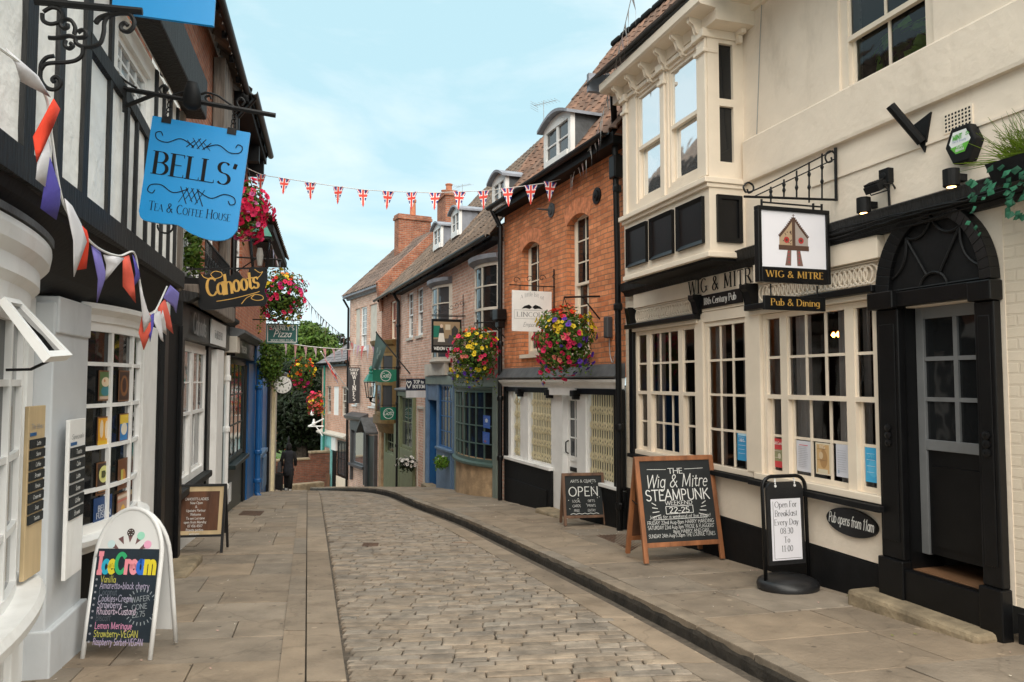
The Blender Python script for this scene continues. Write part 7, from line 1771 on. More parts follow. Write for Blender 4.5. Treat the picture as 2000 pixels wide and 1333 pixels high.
# ================================================ PLANTS AND HANGING BASKETS
def rvec(r):
    while True:
        v = Vector((r.uniform(-1, 1), r.uniform(-1, 1), r.uniform(-1, 1)))
        if .05 < v.length < 1: return v.normalized()
def leaf_add(mb, p, nrm, size, r, wr=.55, fold=.25):
    t = rvec(r); t = (t - nrm*t.dot(nrm))
    if t.length < .05: t = Vector((0, 0, 1)).cross(nrm)
    t.normalize(); s_ = t.cross(nrm); w_ = size*wr/2
    a = p; b = p+t*size*.5+s_*w_-nrm*size*fold*.3; c = p+t*size; d = p+t*size*.5-s_*w_-nrm*size*fold*.3; m_ = p+t*size*.5+nrm*size*.06
    i = [mb.add(q) for q in (a, b, c, d, m_)]
    mb.face((i[0], i[1], i[4])); mb.face((i[1], i[2], i[4])); mb.face((i[2], i[3], i[4])); mb.face((i[3], i[0], i[4]))
def petunia(mb, p, nrm, rad_, col, r, lobes=5):
    t = rvec(r); t = (t - nrm*t.dot(nrm)).normalized(); s_ = t.cross(nrm); n = lobes*2
    mb.col = tuple(c*.45 for c in col); c0 = mb.add(p - nrm*rad_*.35)
    inner = [mb.add(p - nrm*rad_*.12 + (t*math.cos(2*math.pi*k/n)+s_*math.sin(2*math.pi*k/n))*rad_*.28) for k in range(n)]
    outer = [mb.add(p + nrm*rad_*r.uniform(-.1, .22) + (t*math.cos(2*math.pi*k/n)+s_*math.sin(2*math.pi*k/n))*rad_*(1.0 if k % 2 else .84)) for k in range(n)]
    for k in range(n): mb.face((c0, inner[k], inner[(k+1) % n]))
    mb.col = col
    for k in range(n): mb.face((inner[k], outer[k], outer[(k+1) % n], inner[(k+1) % n]))
PINK = (.78, .035, .13); HOT = (.66, .012, .07); RED = (.75, .05, .02); YEL = (.80, .58, .03); PUR = (.12, .04, .38); MAG = (.50, .012, .16); WHT = (.75, .72, .68); SALM = (.75, .20, .16); ORG = (.80, .22, .03)
def basket(label, c, rx, ry, rz_, pick, nf=230, nl=1100, seed=1, leafm='leaf', fs=.045, ls=.075, trail=.35, hang=.5, group='flowering hanging baskets', pot=True, name='hanging_basket', cat='hanging basket', arm=None, clip=None):
    k_ = c.y/FPX; rx, ry, rz_ = rx*k_, ry*k_, rz_*k_
    r = random.Random(seed); rt = thing(name, label, cat, c, 0, group)
    if pot:
        mb = MB(); mb.lathe([(.03, -.26*rz_/.5), (rx*.42, -.18*rz_/.5), (rx*.6, .02), (rx*.56, .04), (.02, .03)], (0, 0, -.02), 14); mb.build('basket', 'iron', rt)
    if hang:
        mb = MB()
        for k in range(3): a = k*2.1; mb.tube([(rx*.5*math.cos(a), ry*.5*math.sin(a), .02), (0, 0, hang)], .006, 4)
        if arm: mb.tube([(0, 0, hang), arm], .016, 6); mb.tube([(arm[0]*.5, arm[1]*.5, (hang+arm[2])*.5), (arm[0], arm[1], arm[2]-.35)], .012, 6)
        mb.build('hanger', 'iron', rt)
    def surf(v, k=1.0):
        wob = 1+.24*math.sin(v.x*5+seed)*math.cos(v.y*4+v.z*6+seed*2)+.08*math.sin(v.z*11+seed)
        return Vector((v.x*rx*k*wob, v.y*ry*k*wob, v.z*rz_*k*wob))
    lm = MB()
    for i in range(nl):
        v = rvec(r); k = r.uniform(.55, 1.04)**.6; p = surf(v, k)
        if r.random() < trail and v.z < .2: p.z -= r.uniform(0, rz_*.55)*r.random(); p.x *= .9; p.y *= .9
        g = r.uniform(.5, 1.5); lm.col = (g*r.uniform(.8, 1.3), g, g*r.uniform(.5, 1.1)); leaf_add(lm, p, (v+rvec(r)*.7).normalized(), ls*r.uniform(.6, 1.25), r)
    fm = MB()
    for q_ in range(18 if trail > .3 else 4):
        a = r.uniform(0, 6.28); p = Vector((rx*.75*math.cos(a), ry*.75*math.sin(a), -rz_*r.uniform(.1, .5))); dr_ = Vector((math.cos(a)*.15, math.sin(a)*.15, -1))
        for k in range(r.randint(5, 15)):
            p = p+dr_*rz_*.075+rvec(r)*rz_*.03; g = r.uniform(.5, 1.5); lm.col = (g*1.1, g, g*.7); leaf_add(lm, p, (rvec(r)+Vector((0, 0, .4))).normalized(), ls*r.uniform(.5, .9), r)
            if r.random() < .22:
                c_ = pick(Vector((.3, -.5, -.6)), r)
                if c_: petunia(fm, p, (rvec(r)+Vector((math.cos(a), math.sin(a), 0))).normalized(), fs*r.uniform(.6, .9), c_, r)
    tag(lm.build('foliage', leafm, rt), kind='stuff')
    for i in range(nf):
        v = rvec(r); col = pick(v, r)
        if col is None or math.sin(v.x*7+seed)*math.sin(v.z*6+seed*3)*math.cos(v.y*5) > .38: continue
        p = surf(v, r.uniform(.98, 1.1))
        if v.z < -.3 and r.random() < .4: p.z -= r.uniform(0, rz_*.4)
        q = r.uniform(.8, 1.15); petunia(fm, p, (v+rvec(r)*.35).normalized(), fs*r.uniform(.6, 1.25), tuple(min(1, x*q) for x in col), r)
    tag(fm.build('flowers', 'petal', rt), kind='stuff')
    return rt
def onplane(f, px, py, d): u, z = f.uz(px, py, d); return f.P(u, d, z)
def pickA(v, r):
    if v.z > .72: return r.choice([RED, RED, ORG, PINK])
    if v.z > .15: return (r.choice([YEL, YEL, YEL, None]) if -.75 < v.x < -.05 and v.z < .5 or v.x > .45 else r.choice([None, None, YEL, RED if v.x < -.6 else None, PUR]))
    if v.x < .3: return r.choice([PINK, PINK, PINK, HOT, PINK, SALM, None])
    return r.choice([PUR, None, None, None, PINK])
c = onplane(BH, 1102, 662, .62); basket('large basket of pink, yellow and red flowers in front of the orange brick wall', c, 56, 52, 60, pickA, 430, 1900, 1, fs=.043, hang=.62, arm=tuple(-BH.N.x*0+x for x in (BH.N*-.6)[:2])+(.66,))
def pickB(v, r):
    if v.z > .72: return r.choice([RED, ORG, None])
    if v.x > .5: return r.choice([None, HOT, PINK, YEL if v.z > .3 else None])
    if -.45 < v.x and v.z > -.1: return r.choice([YEL, YEL, YEL, YEL, None])
    if v.z > -.35: return r.choice([PINK, PINK, SALM, RED if v.x < -.8 else PINK, None])
    return r.choice([PUR, None, None, None, YEL])
c = onplane(TR, 927, 690, .68); basket('basket of yellow and pink flowers in front of the green bow shop', c, 46, 42, 50, pickB, 400, 1900, 2, fs=.045, hang=.6, arm=tuple((TR.N*-.65)[:2])+(.66,))
def pickP(v, r): return r.choice([PINK, PINK, HOT, PINK, PINK, (.6, .12, .3), None])
c = onplane(LF, 480, 408, .8); basket('trailing basket of hot pink flowers behind the blue sign', c, 40, 38, 52, lambda v, r: r.choice([RED, ORG]) if v.z > .93 else pickP(v, r), 300, 600, 3, fs=.05, trail=.25, hang=.6, arm=tuple((LF.N*-.9)[:2])+(.66,))
c = onplane(LF, 549, 580, .95)
def pickC(v, r):
    if v.z > .6: return r.choice([RED, ORG, YEL, None, None])
    if v.z > .2 and v.x < -.2: return r.choice([YEL, YEL, None, PINK])
    if v.z < -.5: return r.choice([YEL, PINK, None, None])
    return r.choice([PINK, HOT, MAG, PINK, None])
basket('wide basket of magenta and red flowers over the teal sign', c, 45, 42, 48, pickC, 330, 1500, 4, fs=.045, ls=.08, hang=.7, arm=tuple((LF.N*-.9)[:2])+(.72,))
c = onplane(LF, 590, 728, 1.0); basket('basket of yellow and orange flowers right of the street clock', c, 24, 24, 26, lambda v, r: r.choice([YEL, YEL, ORG, RED, None]) if v.z > -.3 else r.choice([MAG, PINK, None]), 110, 700, 5, fs=.06, ls=.09, hang=.5)
p_ = at(617, 786, 28.5); basket('small far basket of salmon flowers by the camera arm', p_, 15, 15, 18, lambda v, r: r.choice([SALM, PINK, YEL, RED, SALM]), 160, 500, 6, fs=.06, ls=.09, hang=.5)
# hanging greenery at the corner of the green shop
c = onplane(LF, 530, 702, .6); basket('dark green trailing fern basket with a yellow plume beside the bright blue shop', c, 25, 25, 40, lambda v, r: YEL if v.z > .75 and v.x < .2 else None, 90, 1500, 7, 'leaf', fs=.07, ls=.09, trail=.7, hang=.5)
c = onplane(LF, 378, 480, .15); basket('thin trailing fern hanging on the little iron balcony', c, 14, 14, 50, lambda v, r: None, 20, 420, 8, 'leaf', ls=.08, trail=.8, hang=0, pot=False)
c = onplane(TR, 796, 907, .3); basket('window box of white flowers on the sage shop sill', c, 19, 12, 13, lambda v, r: WHT if v.z > -.3 else None, 120, 500, 9, 'dark_leaf', fs=.05, trail=.1, hang=0, name='window_box', cat='window box', group=None)
c = onplane(TR, 863, 903, .28); basket('round green plant in a pot on the blue shop sill', c, 14, 11, 12, lambda v, r: WHT if r.random() < .15 else None, 60, 600, 10, 'fresh_leaf', fs=.03, trail=.1, hang=0, name='window_box', cat='window box', group=None)
# planter on the pub beam
c = onplane(PB, 2012, 330, .26)
rt = thing('beam_planter', 'black trough with feathery grass and trailing ivy on the pub beam', 'planter', c, PB.rot); r = random.Random(12)
mb = MB(); mb.hexa([(-.16, -.1, -.08), (.5, -.1, -.08), (.5, .1, -.08), (-.16, .1, -.08), (-.2, -.13, .07), (.52, -.13, .07), (.52, .13, .07), (-.2, .13, .07)]); mb.build('trough', 'matt_black', rt)
mb = MB()
for i in range(650):
    a = r.uniform(0, 6.28); e = r.uniform(.1, 1.2); l = r.uniform(.16, .38); b = Vector((r.uniform(-.12, .3), r.uniform(-.07, .07), .07)); d = Vector((math.cos(a)*math.cos(e), math.sin(a)*math.cos(e)*.7, math.sin(e)))
    g = r.uniform(.6, 1.5); mb.col = (g*1.3, g, .6*g); w_ = Vector((-d.z, .3, d.x)).normalized()*.004; q = b+d*l+Vector((0, 0, -.05*l)); mb.poly([b-w_, b+w_, q+w_*.3, q-w_*.3])
tag(mb.build('grass_tuft', 'fresh_leaf', rt), kind='stuff')
mb = MB(); 
for s_ in range(15):
    p = Vector((r.uniform(-.22, .35), r.uniform(-.2, -.08), r.uniform(-.02, .06))); n = r.randint(4, 15)
    for k in range(n):
        p = p+Vector((r.uniform(-.03, .03), r.uniform(-.012, .004), -r.uniform(.012, .05)))
        g = r.uniform(.5, 1.4); mb.col = (g, g, g); leaf_add(mb, p, Vector((r.uniform(-.4, .4), -1, r.uniform(0, .8))).normalized(), r.uniform(.035, .07), r, .95)
tag(mb.build('ivy', 'blue_leaf', rt), kind='stuff')
u, z = PB.uz(1768, 110, -.45); rt = thing('house_plant', 'broad leaved house plant behind the pub upper sash window', 'plant', PB.P(u, -.45, z-.4), PB.rot); r = random.Random(33)
mb = MB(); mb.lathe([(.09, 0), (.13, .2), (.12, .2)], (0, 0, 0), 12); mb.build('pot', 'terracotta', rt); mb = MB()
for i in range(90):
    v = rvec(r); p = Vector((v.x*.26, v.y*.2, .42+v.z*.26)); g = r.uniform(.6, 1.6); mb.col = (g, g*1.1, g*.7); leaf_add(mb, p, (v+Vector((0, -.9, .5))).normalized(), r.uniform(.1, .17), r, .95)
mb.build('leaves', 'fresh_leaf', rt)
# ================================================ BUNTING
def catpts(pts, k=6): return [Vector(p) for p in smooth([tuple(p) for p in pts], k)]
def union_flag(nm='flag'):
    mb = MB(); W_, H_ = .23, .34; y = 0
    def tri(p, c, l):
        mb.col = c; mb.poly([(a*W_, l, -b*H_) for a, b in p])
        mb.poly([(a*W_, -l, -b*H_) for a, b in p][::-1])
    tri([(-.5, 0), (.5, 0), (0, 1)], (.035, .04, .20), .0015)
    Wc = (.78, .77, .76); Rc = (.70, .07, .05)
    tri([(-.5, 0), (-.38, 0), (.18, .64), (.12, .76)], Wc, .002); tri([(.5, 0), (.38, 0), (-.18, .64), (-.12, .76)], Wc, .0023)
    tri([(-.13, 0), (.13, 0), (.13, .74), (0, 1), (-.13, .74)], Wc, .0026); tri([(-.39, .22), (.39, .22), (.27, .46), (-.27, .46)], Wc, .0029)
    tri([(-.075, 0), (.075, 0), (.075, .85), (0, 1), (-.075, .85)], Rc, .0034); tri([(-.365, .27), (.365, .27), (.295, .41), (-.295, .41)], Rc, .0037)
    tri([(-.44, .0), (-.38, .0), (-.2, .2), (-.2, .27)], Rc, .0032); tri([(.44, .0), (.38, .0), (.2, .2), (.2, .27)], Rc, .0032)
    return mb
pxs = [(470, 322), (510, 341), (556, 349), (606, 357), (661, 365), (709, 371), (758, 374), (804, 376), (850, 377), (898, 375), (944, 373), (991, 368), (1037, 362), (1075, 356), (1112, 345)]
bt = thing('bunting', 'string of union jack pennants stretched right across the street', 'bunting', (0, 13, 5))
def depth(px, a=(470, 14.3), b=(1112, 12.2)): return a[1]+(b[1]-a[1])*(px-a[0])/(b[0]-a[0])
P_ = [at(px, py, depth(px)) for px, py in pxs]; o_ = Vector(bt.location)
mb = MB(); mb.tube([p-o_ for p in catpts(P_, 4)], .007, 5); mb.build('cord', 'old_bunting', bt)
fl = union_flag().build('flag', 'cloth', bt); r = random.Random(2)
for i, p in enumerate(P_[1:-1]):
    f_ = fl if i == 0 else fl.copy()
    if i: COL.objects.link(f_); f_.parent = bt
    f_.location = p-o_; f_.rotation_euler = (rad(r.uniform(-12, 4)), rad(r.uniform(-5, 5)), rad(r.uniform(-22, 22)))
def bunting(label, pts, fl_at, size, cols, cord='old_bunting', seed=1, wr=.62, yaw=40, cr=.005, skew=0):
    """pts: 3-D cord points, fl_at: number of pennants spread along the cord"""
    C_ = catpts(pts, 6); o_ = C_[len(C_)//2].copy(); rt = thing('bunting', label, 'bunting', o_); r = random.Random(seed)
    mb = MB(); mb.tube([p-o_ for p in C_], cr, 5); mb.build('cord', cord, rt)
    L_ = [0]
    for a, b in zip(C_, C_[1:]): L_.append(L_[-1]+(b-a).length)
    protos = []
    for i in range(fl_at):
        s_ = L_[-1]*(i+.5)/fl_at; k = max(j for j in range(len(L_)) if L_[j] <= s_); k = min(k, len(C_)-2)
        p = C_[k]+(C_[k+1]-C_[k])*((s_-L_[k])/(L_[k+1]-L_[k])); d = (C_[k+1]-C_[k]).normalized(); d2 = Vector((d.x, d.y, d.z*.6)).normalized()
        mb = MB(); mb.col = cols[i % len(cols)]; w_ = size*wr/2*r.uniform(.8, 1.1); h = size*r.uniform(.85, 1.15); sw = Vector((r.uniform(-1, 1), r.uniform(-1, 1), 0))*size*.12
        a, b, t = -d2*w_, d2*w_, Vector((0, 0, -h))+sw; m1 = (a+t)/2+sw*.6+Vector((.01, .02, 0)); m2 = (b+t)/2+sw*.4
        mb.poly([a, b, m2, m1]); mb.poly([m1, m2, t]); f_ = mb.build('flag', 'cloth', rt); f_.location = p-o_
    return rt
GR = (.50, .49, .47)
bunting('greyed end of the pennant string climbing past the brick house gutter to the pub eaves', [at(1112, 345, 12.1), at(1135, 318, 11.4), at(1165, 262, 10.6), at(1190, 175, 9.8), at(1206, 110, 9.2), at(1224, 35, 8.6), at(1238, -25, 8.2)], 19, .36, [GR, (.58, .56, .54), (.45, .42, .40), (.55, .38, .36)], seed=3, wr=.28)
bunting('long sagging line of small dark pennants running away over the left roofs', [at(522, 470, 15.5), at(545, 508, 17.5), at(580, 558, 20.5), at(615, 606, 24), (at(650, 640, 28)), at(686, 668, 32)], 26, .52, [(.10, .13, .20), (.20, .22, .28), (.28, .16, .18)], 'iron', seed=4, wr=.55, cr=.008)
bunting('short row of pennants hanging by the orange brick eaves', [at(512, 400, 13.5), at(522, 445, 14.6), at(531, 480, 15.5), at(545, 520, 16.5)], 6, .42, [(.55, .30, .34), (.40, .40, .55), (.62, .60, .6)], seed=5, wr=.6)
bt2 = bunting('white string of union jack pennants low across the far end of the street', [at(528, 660, 21), at(570, 672, 23), at(620, 679, 25.5), at(690, 684, 29.5)], 9, .46, [(.66, .40, .42), (.62, .45, .50), (.70, .36, .36)], 'letter_white', seed=6, wr=.8, cr=.018)
bunting('red and white pennants strung on the pale brick wine house', [onplane(WN, 684, 668, .25), onplane(WN, 705, 676, .3), onplane(WN, 728, 672, .25), onplane(WN, 744, 668, .2)], 7, .55, [(.60, .12, .12), (.55, .52, .55), (.45, .25, .35)], seed=7, wr=.7)
# near tricolour bunting on the timber house
JB = .66
C_ = [onplane(LF, *q, JB) for q in ((-10, 88), (60, 142), (90, 192), (98, 245), (120, 385), (150, 440), (190, 484), (232, 500), (262, 494), (272, 545), (284, 600), (300, 612), (326, 560))]
o_ = C_[4].copy(); rt = thing('bunting', 'drooping red, white and purple cloth pennants on the black and white jetty', 'bunting', o_)
mb = MB(); mb.tube([p-o_ for p in catpts(C_, 6)], .006, 6); mb.build('cord', 'letter_white', rt)
CR, CW, CP = (.78, .055, .02), (.66, .64, .66), (.085, .07, .36); CF = (.82, .13, .085); CL = (.20, .17, .50)
def cloth(poly, col, d=JB, bulge=.03, seed=0):
    """pennant outline in the plane of the jetty, folded a little out of it"""
    P_ = [LF.uz(*q, d) for q in poly]; n = len(P_); r = random.Random(seed)
    cu, cz = sum(p[0] for p in P_)/n, sum(p[1] for p in P_)/n; mb = MB(); mb.col = col
    V = [mb.add(LF.P(u, d+r.uniform(-bulge, bulge), z)-o_) for u, z in P_]; c_ = mb.add(LF.P(cu, d+bulge*.8, cz)-o_)
    for i in range(n): mb.face((V[i], V[(i+1) % n], c_))
    f_ = mb.build('flag', 'cloth', rt); ss = f_.modifiers.new('drape', 'SUBSURF'); ss.subdivision_type = 'SIMPLE'; ss.levels = 1; ss.render_levels = 1; f_.data.polygons.foreach_set('use_smooth', [True]*len(f_.data.polygons)); so = f_.modifiers.new('thickness', 'SOLIDIFY'); so.thickness = .003
cloth([(22, 95), (62, 148), (90, 190), (48, 160), (30, 125)], CW, seed=1)
cloth([(90, 192), (103, 212), (114, 235), (101, 250), (92, 238), (78, 280), (66, 318), (70, 268)], CR, seed=2)
cloth([(94, 240), (97, 290), (91, 365), (66, 350), (70, 300), (84, 262)], CW, seed=3)
cloth([(98, 288), (108, 340), (119, 400), (119, 430), (92, 408), (91, 350)], CP, seed=4)
cloth([(122, 388), (133, 402), (150, 438), (157, 472), (137, 541), (131, 470)], CW, seed=5)
cloth([(146, 436), (160, 450), (172, 462), (174, 525), (163, 528), (156, 470)], CR, seed=6)
cloth([(182, 480), (204, 494), (201, 545), (199, 592), (190, 545)], CL, seed=7)
cloth([(208, 498), (232, 504), (230, 520), (219, 524), (215, 548), (213, 518)], CW, seed=8)
cloth([(240, 503), (254, 499), (257, 540), (257, 592), (250, 560)], CF, seed=9)
cloth([(257, 498), (268, 515), (271, 545), (262, 566), (258, 535)], CP, seed=10)
cloth([(271, 548), (279, 590), (287, 625), (281, 650), (276, 600)], CW, seed=11)
cloth([(281, 600), (290, 615), (291, 650), (287, 684), (280, 650)], CF, seed=12)
cloth([(290, 618), (297, 612), (294, 640), (286, 668)], CP, seed=13)
cloth([(301, 612), (309, 608), (316, 668), (306, 664)], CW, seed=14); cloth([(309, 606), (320, 625), (321, 655), (313, 640)], CW, seed=15)
cloth([(309, 602), (322, 584), (331, 615), (339, 653), (322, 636)], CF, seed=16)
cloth([(318, 582), (327, 557), (342, 572), (347, 612), (334, 600)], CL, seed=17)
# ================================================ FLAGS ON POLES
def pole_flag(label, base, tip, quad, m_fn, pole_m='worn_wood'):
    rt = thing('flag_on_pole', label, 'flag', base)
    mb = MB(); mb.tube([(0, 0, 0), tip-base], .022, 8); mb.lathe([(.035, 0), (.0, .05)], tip-base, 8); mb.build('pole', pole_m, rt)
    mb = MB(); n, m_ = 10, 6; a, b, c_, d = [q-base for q in quad]
    g = [[None]*(m_+1) for _ in range(n+1)]
    for i in range(n+1):
        for j in range(m_+1):
            s_, t = i/n, j/m_; p = (a*(1-s_)+b*s_)*(1-t)+(d*(1-s_)+c_*s_)*t; g[i][j] = mb.add(p+Vector((.0, .08*math.sin(s_*7+t*2)*t, .03*math.sin(s_*5)*t)))
    for i in range(n):
        for j in range(m_): mb.col = m_fn((i+.5)/n, (j+.5)/m_); mb.face((g[i][j], g[i+1][j], g[i+1][j+1], g[i][j+1]))
    mb.build('flag', 'cloth', rt)
def uj(s_, t):
    if abs(t-.5) < .1 or abs(s_-.5) < .07: return (.72, .08, .05)
    if abs(t-.5) < .2 or abs(s_-.5) < .14 or abs(abs(s_-.5)-abs(t-.5)) < .1: return (.75, .72, .7)
    return (.05, .05, .28)
b_, t_ = at(680, 762, 31.5), at(627, 688, 29.5)
k = lambda f_: t_+(b_-t_)*f_
pole_flag('union jack drooping from an angled pole by the tall grey sign', b_, t_, [k(.04), k(.52), at(660, 752, 30.6), at(641, 716, 29.8)], uj, 'letter_white')
b_, t_ = onplane(TR, 803, 733, .02), onplane(TR, 735, 650, 1.0)
k = lambda f_: t_+(b_-t_)*f_
pole_flag('dark green flag hanging from a black pole over the brown oriel', b_, t_, [k(.0), k(.30), k(.16)+Vector((-.1, 0, -.95)), k(.02)+Vector((-.18, 0, -1.15))], lambda s_, t: (.06, .105, .10) if not (.25 < s_ < .7 and .35 < t < .6 and (int(s_*20)+int(t*12)) % 3 == 0) else (.15, .21, .2), 'iron')
# ================================================ LANTERNS AND WALL FITTINGS
def lantern(label, p, f, k=1.0):
    rt = thing('wall_lantern', label, 'street lamp', p, f.rot)
    q = [(-.5, -.5), (.5, -.5), (.5, .5), (-.5, .5)]; a, b, h = .17*k, .27*k, .42*k
    mb = MB()
    for i in range(4):
        (x0, y0), (x1, y1) = q[i], q[(i+1) % 4]; mb.bar((x0*a, y0*a, 0), (x0*b, y0*b, h), .016*k, .016*k); mb.bar((x0*b, y0*b, h), (x1*b, y1*b, h), .03*k, .03*k); mb.bar((x0*a, y0*a, 0), (x1*a, y1*a, 0), .025*k, .025*k)
    mb.lathe([(.02, -.12*k), (.05*k, -.03*k), (.06*k, 0)], (0, 0, -.0), 8); mb.tube([(0, 0, -.1*k), (0, .25*k, -.2*k), (0, .5*k, -.18*k)], .02*k, 6)
    mb.build('frame', 'iron', rt)
    mb = MB()
    for i in range(4): (x0, y0), (x1, y1) = q[i], q[(i+1) % 4]; mb.poly([(x0*a, y0*a, 0), (x1*a, y1*a, 0), (x1*b, y1*b, h), (x0*b, y0*b, h)])
    mb.build('glazing', 'lamp_glass', rt)
    mb = MB(); lv = [(1.25, h+.02*k), (.95, h+.1*k), (.6, h+.2*k), (.32, h+.24*k)]; R_ = [[mb.add((x*b*s_, y*b*s_, z)) for x, y in q] for s_, z in lv]
    for u_, v_ in zip(R_, R_[1:]):
        for i in range(4): mb.face((u_[i], u_[(i+1) % 4], v_[(i+1) % 4], v_[i]))
    mb.face(R_[0][::-1]); mb.face(R_[-1]); mb.lathe([(.05*k, h+.24*k), (.07*k, h+.27*k), (.035*k, h+.31*k), (.06*k, h+.36*k), (.05*k, h+.4*k), (.015*k, h+.44*k), (.004, h+.5*k)], (0, 0, 0), 10)
    mb.build('cap', 'verdigris', rt)
    mb = MB(); mb.lathe([(.03*k, .05*k), (.05*k, .2*k), (.03*k, .3*k)], (0, 0, 0), 8); mb.build('mantle', 'blind_white', rt)
lantern('green capped lantern behind the gold lettered sign on the left', onplane(LF, 507, 527, .75), LF, 1.15)
lantern('green capped lantern on the pale brick wine house', onplane(WN, 724, 777, .6), WN, 1.35)
def wl(label, px, py):
    u, z = PB.uz(px, py, .02); rt = thing('wall_lamp', label, 'lamp', PB.P(u, .0, z), PB.rot, None)
    mb = MB(); mb.lathe([(.045, -.065), (.055, -.06), (.055, .06), (.04, .065)], (0, -.12, 0), 16); mb.build('shade', 'matt_black', rt, smooth=False)
    mb = MB(); mb.fb(-.03, .03, 0, .08, -.02, .03); mb.build('arm', 'matt_black', rt); mb = MB(); mb.lathe([(.03, -.068), (.03, -.066)], (0, -.12, 0), 12); mb.build('bulb', 'soft_bulb', rt)
wl('small black cylinder lamp under the floodlight on the pub wall', 1706, 403); wl('black cylinder lamp below the hexagonal alarm box', 1879, 350)
u, z = PB.uz(1704, 366, .15); rt = thing('floodlight', 'flat tilted black floodlight beside the square sensor box', 'floodlight', PB.P(u, .12, z), PB.rot)
mb = MB(M=Matrix.Rotation(rad(28), 4, 'X')); mb.box(-.075, .075, -.05, .05, -.03, .03)
for k in range(6): mb.box(-.07+k*.026, -.06+k*.026, -.04, .04, .03, .05)
mb.build('head', 'matt_black', rt, bevel=.005); mb = MB(); mb.tube([(.09, 0, 0), (.11, .06, .01), (.08, .12, -.02)], .008, 6); mb.tube([(-.08, 0, 0), (-.09, .04, -.04), (.09, .04, -.04), (.085, 0, 0)], .006, 5); mb.build('yoke', 'iron', rt)
u, z = PB.uz(1731, 345, .03); rt = thing('sensor_box', 'square black junction box with a conduit running down to the beam', 'junction box', PB.P(u, 0, z), PB.rot)
mb = MB(); mb.fb(-.05, .05, 0, .06, -.06, .06); mb.lathe([(.03, .06), (.028, .068), (.0, .07)], (0, 0, 0), 14, 'Y'); mb.build('box', 'matt_black', rt, bevel=.008); mb = MB(); mb.tube([(0, -.012, -.06), (0.01, -.012, -.3), (.0, -.02, z*0-.42)], .010, 6); mb.build('conduit', 'matt_black', rt)
u, z = PB.uz(1876, 281, .08); rt = thing('alarm_box', 'black hexagonal alarm box with a white and green label', 'alarm box', PB.P(u, 0, z), PB.rot)
AS = .80; hx = [(x*AS, z_*AS) for x, z_ in ((-.09, .16), (.09, .16), (.16, .0), (.08, -.17), (-.08, -.17), (-.16, 0))]; mb = MB(); mb.prism(hx, -.085, 0); mb.build('case', 'matt_black', rt, bevel=.012)
mb = MB(M=Matrix.Diagonal((.78, 1, .78, 1))); y = -.087; s_ = .80; lab = [(-.085, .125), (.085, .125), (.14, .0), (.06, -.13), (-.06, -.13), (-.14, 0)]
mb.col = (.78, .80, .80); mb.poly([(x*s_, y, z_*s_+.02) for x, z_ in lab]); mb.col = (.12, .45, .05); mb.poly([(x, y-.0008, z_) for x, z_ in ((-.1, -.02), (.1, -.0), (.05, -.085), (-.045, -.085))])
mb.col = (.10, .42, .06); text(mb, 'MINT', -.02, .045, .042, y-.002, .22, sx=.85); mb.col = (.25, .35, .5); text(mb, 'Fire & Security', .0, .018, .02, y-.002, .12); mb.col = (.75, .78, .75); text(mb, '01246', 0, -.035, .024, y-.003, .16); text(mb, '888444', 0, -.068, .024, y-.003, .16)
for k in range(3): mb.col = (.10, .42, .06); stroke(mb, arc(.06, .05, .015+.014*k, .015+.014*k, 20, 80, 5), .007, y-.002)
mb.build('label_plate', 'vivid', rt)
u, z = PB.uz(1871, 234, .01); rt = thing('air_vent', 'small white perforated air brick above the alarm box', 'vent', PB.P(u, .0, z), PB.rot)
mb = MB(); mb.fb(-.12, .12, 0, .014, -.075, .075); mb.build('plate', 'cream_paint', rt); mb = MB()
for i in range(8):
    for j in range(5): x, zz = -.098+i*.028, -.055+j*.0275; mb.poly([(x-.008, -.0148, zz-.008), (x+.008, -.0148, zz-.008), (x+.008, -.0148, zz+.008), (x-.008, -.0148, zz+.008)])
mb.build('holes', 'matt_black', rt)
u, z = PB.uz(1797, 250, .02); rt = thing('flag_holder', 'black triangular flag holder with an upright tube socket', 'bracket', PB.P(u, 0, z), PB.rot)
mb = MB(); mb.prism([(-.10, .03), (.10, .09), (.03, -.2)], -.02, 0); mb.build('plate', 'matt_black', rt); mb = MB(); mb.tube([(.02, -.03, -.12), (-.08, -.22, .18)], .035, 10); mb.build('socket', 'matt_black', rt)
# pendant lamps inside the pub
def pend(label, u, d, z, c='warm_bulb', n=1, rr=.02):
    rt = thing('pendant_lamp', label, 'lamp', PB.P(u, d, z), PB.rot)
    q = MB()
    for k in range(n): q.lathe([(.004, -rr), (rr, 0), (.006, rr*1.3)], (k*.07, 0, 0), 10)
    q.build('bulb', c, rt)
    q = MB(); q.tube([(0, 0, .02), (0, 0, 2.68-z)], .005, 5); q.lathe([(.03, 0), (.01, .04)], (0, 0, .03), 10)
    if n > 1: q.bar((-.05, 0, .05), (.07*n, 0, .05), .02, .02)
    q.build('flex', 'iron', rt)
u, z = PB.uz(1628, 655, -.9); pend('glowing orange lamp cluster seen through the right pub window', u, -.9, z, n=3, rr=.026)
u, z = PB.uz(1404, 700, -.7); pend('single bare bulb seen through the middle pub window', u, -.7, z, 'soft_bulb', 1, .018)
u, z = PB.uz(1799, 621, -.5); pend('single bulb hanging inside the pub doorway', u, -.5, z, 'soft_bulb', 1, .014)
